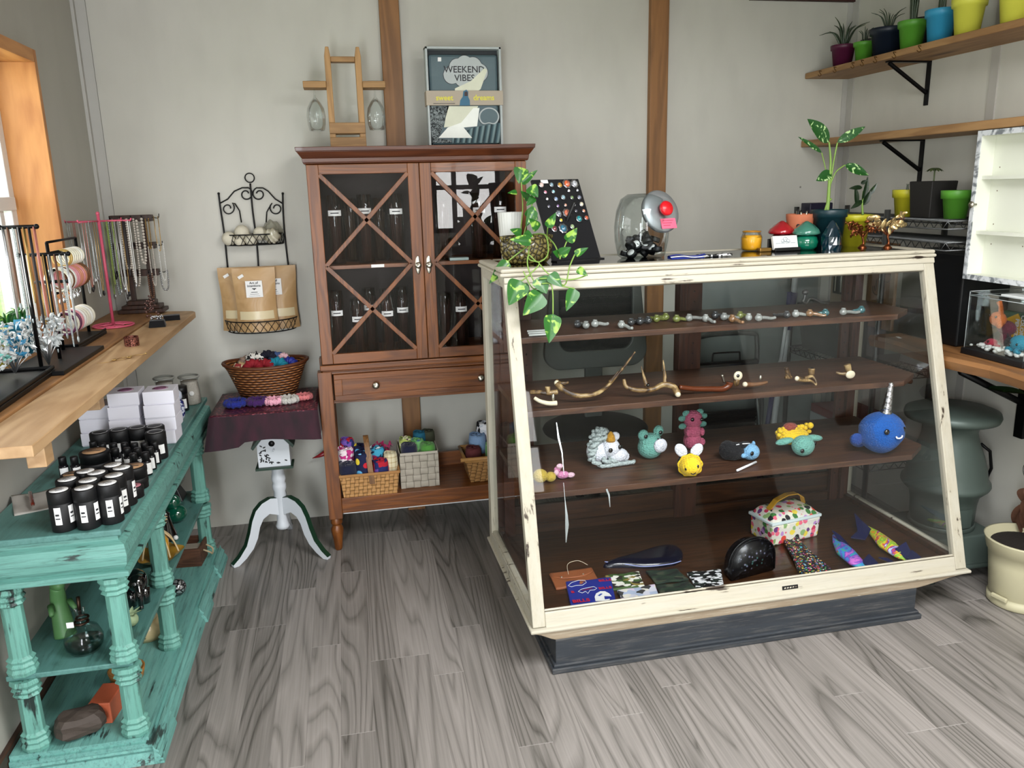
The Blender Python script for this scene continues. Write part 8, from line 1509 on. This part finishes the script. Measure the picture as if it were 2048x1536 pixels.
# cloth
g = NT('burgundy_sequin_velvet'); vo = g.n('TexVoronoi', {'Vector': g.map(), 'Scale': 75}); n = g.noise(g.map(), 5, 2); f = g.math('MULTIPLY', g.ramp(vo.outputs['Distance'], (.2, 1.0), (.42, 0.0)), g.ramp(n.outputs[0], (.3, .4), (.6, 1.0))); g.l(g.mix(f, '#3a0a1e', '#b8606a'), g.b.inputs['Base Color']); g.l(g.math('MULTIPLY', f, .7), g.b.inputs['Metallic']); g.set(Roughness=.45); seq_m = g.m
g = NT('burgundy_velvet'); n = g.noise(g.map((1, 1, .3)), 30, 3); g.l(g.ramp(n.outputs[0], (.3, '#1a0410'), (.7, '#35091d')), g.b.inputs['Base Color']); g.b.inputs['Sheen Weight'].default_value = .1; g.set(Roughness=.8); vel = g.m
cl = thing('burgundy_table_cover', 'burgundy velvet cover with sequinned top draped over the pedestal table', 'tablecloth', (TXC, TYC, .6555)); b = B(); b.slab(lambda u, v: (-.22+.413*u, -.18+.395*v, .006+.0015*math.sin(17*u+5*v)), 20, 12, .004); obj('sequinned_top', b, seq_m, cl)
def hem(a): return -.145-.03*math.sin(3*a+1.2)
pr4 = []; 
for (xa, ya, xb, yb) in ((-.22, -.18, .193, -.18), (.193, -.18, .193, .215), (.193, .215, -.22, .215), (-.22, .215, -.22, -.18)):
    for i in range(16): pr4.append((xa+(xb-xa)*i/16, ya+(yb-ya)*i/16))
n_ = len(pr4); vs = []; Hh = 8
for j in range(Hh+1):
    for i, (x, y) in enumerate(pr4):
        k = j/Hh; fx = 1+.03*k+.012*k*math.sin(i*1.3); low = .126 if (x < -.1) else .11; low += .008*math.cos(i*.4); sx__ = -.022*k if x < -.17 else 0
        vs.append((x*fx+sx__, y*fx*(1+.03*k), .005-k*low))
b = B(); b.add(vs, [(j*n_+i, (j+1)*n_+i, (j+1)*n_+(i+1) % n_, j*n_+(i+1) % n_) for j in range(Hh) for i in range(n_)], True); obj('velvet_skirt', b, vel, cl)
# wicker basket with scrunchies
t = thing('wicker_scrunchie_basket', 'flared brown wicker basket on the burgundy table cover', 'basket', (-.362, -.215, .665), scale=1.08); b = B(); b.lathe([(.001, 0), (.10, 0), (.108, .004), (.125, .05), (.148, .105), (.163, .128), (.160, .132), (.155, .13), (.142, .10), (.118, .05), (.10, .008), (.001, .006)], 56); b.v = [(x, y*.72, z+.008*(abs(x)/.16)**3*(z > .1)) for x, y, z in b.v]; 
g = NT('brown_wicker'); s = g.n('SeparateXYZ', {0: g.obj()}); an = g.math('ARCTAN2', s.outputs[1], s.outputs[0]); row = g.math('MULTIPLY', s.outputs[2], 95); st_ = g.math('MULTIPLY', an, 11); ph = g.math('MULTIPLY', g.math('MODULO', g.math('FLOOR', row), 2), PI); h1 = g.math('SINE', g.math('MULTIPLY', g.math('FRACT', row), PI)); h2 = g.math('MULTIPLY_ADD', g.math('SINE', g.math('ADD', g.math('MULTIPLY', st_, 2), ph)), .5, .5); hh = g.math('MULTIPLY', h1, g.math('MULTIPLY_ADD', h2, .6, .4)); g.l(g.ramp(hh, (.08, '#1d0d05'), (.35, '#6d3d1c'), (.8, '#a56c3c')), g.b.inputs['Base Color']); g.bump(hh, 1.0, .008); g.set(Roughness=.5)
obj('basket_body', b, g.m, t); b = B(); P_ = [(.160*math.cos(a), .160*.72*math.sin(a), .130+.008*abs(math.cos(a))**3) for a in [2*PI*i/48 for i in range(48)]]; b.tube(P_, .0065, 8, close=True); obj('rim', b, mat('dark_cane_rim', '#5a3018', .5, var=.3, vs=80), t)
def scrunch(lab, x, y, z, R_, r, m_, rx=0, ry=0, cat='scrunchie', grp=None, sd=0):
    b = B(); b.T = T((0, 0, 0), rx, ry); n_, k_ = 48, 12; vs = []
    for i in range(n_):
        a = 2*PI*i/n_; rr_ = r*(1+.16*math.sin(11*a+sd)+.1*math.sin(17*a))
        for j in range(k_): w = 2*PI*j/k_; q = R_+rr_*math.cos(w); vs.append((q*math.cos(a), q*math.sin(a), rr_*math.sin(w)*(1+.1*math.sin(9*a+w))))
    b.add(vs, [(i*k_+j, ((i+1) % n_)*k_+j, ((i+1) % n_)*k_+(j+1) % k_, i*k_+(j+1) % k_) for i in range(n_) for j in range(k_)], True)
    return one('scrunchie', b, m_, lab, cat, (x, y, z), group=grp)
ctn = lambda n_, c_, c2=None: yarn(n_, c_, c2, 90)
lp_ = cells('black_white_leopard', ['#0d0d0e', '#e2e0da', '#0d0d0e', '#cfccc4'], 90, .8)
for i, (x, y, z, R_, r, m_, rx, ry, lab) in enumerate(((-.45, -.345, .825, .022, .017, cells('cream_red_print', ['#cbb794', '#8c2a2c', '#d8c8a8', '#b59a70'], 60, .8), .9, .2, 'cream and rust printed scrunchie at the window end of the wicker basket'), (-.40, -.36, .835, .022, .018, mat('deep_red_cotton', '#86101f', .8, bump=.5, bs=60), 1.1, .1, 'deep red scrunchie in the middle of the wicker basket'), (-.355, -.345, .832, .02, .018, mat('deep_red_cotton', '#86101f', .8), 1.0, -.4, 'deep red scrunchie next to the teal ones'), (-.395, -.30, .855, .022, .018, lp_, .8, .1, 'black and white spotted scrunchie on top of the wicker basket'), (-.43, -.285, .842, .02, .017, mat('taupe_cotton', '#8a7466', .85), .8, .3, 'taupe scrunchie at the back of the wicker basket'), (-.345, -.29, .862, .018, .016, mat('midnight_cotton', '#0a0c20', .8), 1.2, 0, 'near-black navy scrunchie topping the wicker basket'), (-.305, -.345, .834, .022, .018, mat('teal_cotton', '#127a90', .8, bump=.5, bs=60), 1.0, -.2, 'teal scrunchie in the wicker basket'), (-.26, -.325, .832, .02, .017, cells('bright_blue_print', ['#2a62c0', '#4a8ad8', '#1c3f8c', '#2a62c0'], 50, .8), .9, -.4, 'bright blue scrunchie at the cabinet end of the wicker basket'), (-.305, -.285, .85, .02, .016, mat('slate_blue_cotton', '#3a4f7a', .8), 1.0, .5, 'slate blue scrunchie at the back of the wicker basket'), (-.28, -.29, .86, .012, .010, mat('pale_pink_cotton', '#d0a8ae', .8), 1.3, .2, 'small pale pink scrunchie tip at the back of the wicker basket'), (-.34, -.33, .818, .03, .02, mat('slate_blue_cotton', '#3a4f7a', .8), .3, 0, 'slate scrunchie low under the red ones'))): scrunch(lab, x-.01, y+.10, z-.045, R_*1.12, r*1.12, m_, rx, ry, sd=i)
for lab, x, y, R_, r, m_, sd in (('royal blue sparkly scrunchie lying on the burgundy cover, nearest the console', -.48, -.37, .034, .014, ctn('royal_blue_tinsel', '#1a2c9a', '#0c1450'), 1), ('purple scrunchie lying on the burgundy cover beside the blue one', -.395, -.37, .032, .014, ctn('purple_chenille', '#4a1c6a', '#2a0c40'), 2), ('pink and white scrunchie lying on the burgundy cover', -.33, -.375, .028, .013, ctn('pink_white_chenille', '#e0648c', '#f0d0dc'), 3), ('white fluffy scrunchie lying on the burgundy cover', -.272, -.37, .032, .013, ctn('white_chenille', '#d0cec8', '#a8a49c'), 4), ('orange and pink sequin scrunchie behind the white one', -.212, -.33, .028, .011, ctn('orange_pink_tinsel', '#c85a3a', '#d88a9a'), 5)): scrunch(lab, x, y, .664+r*1.05, R_, r, m_, sd=sd)
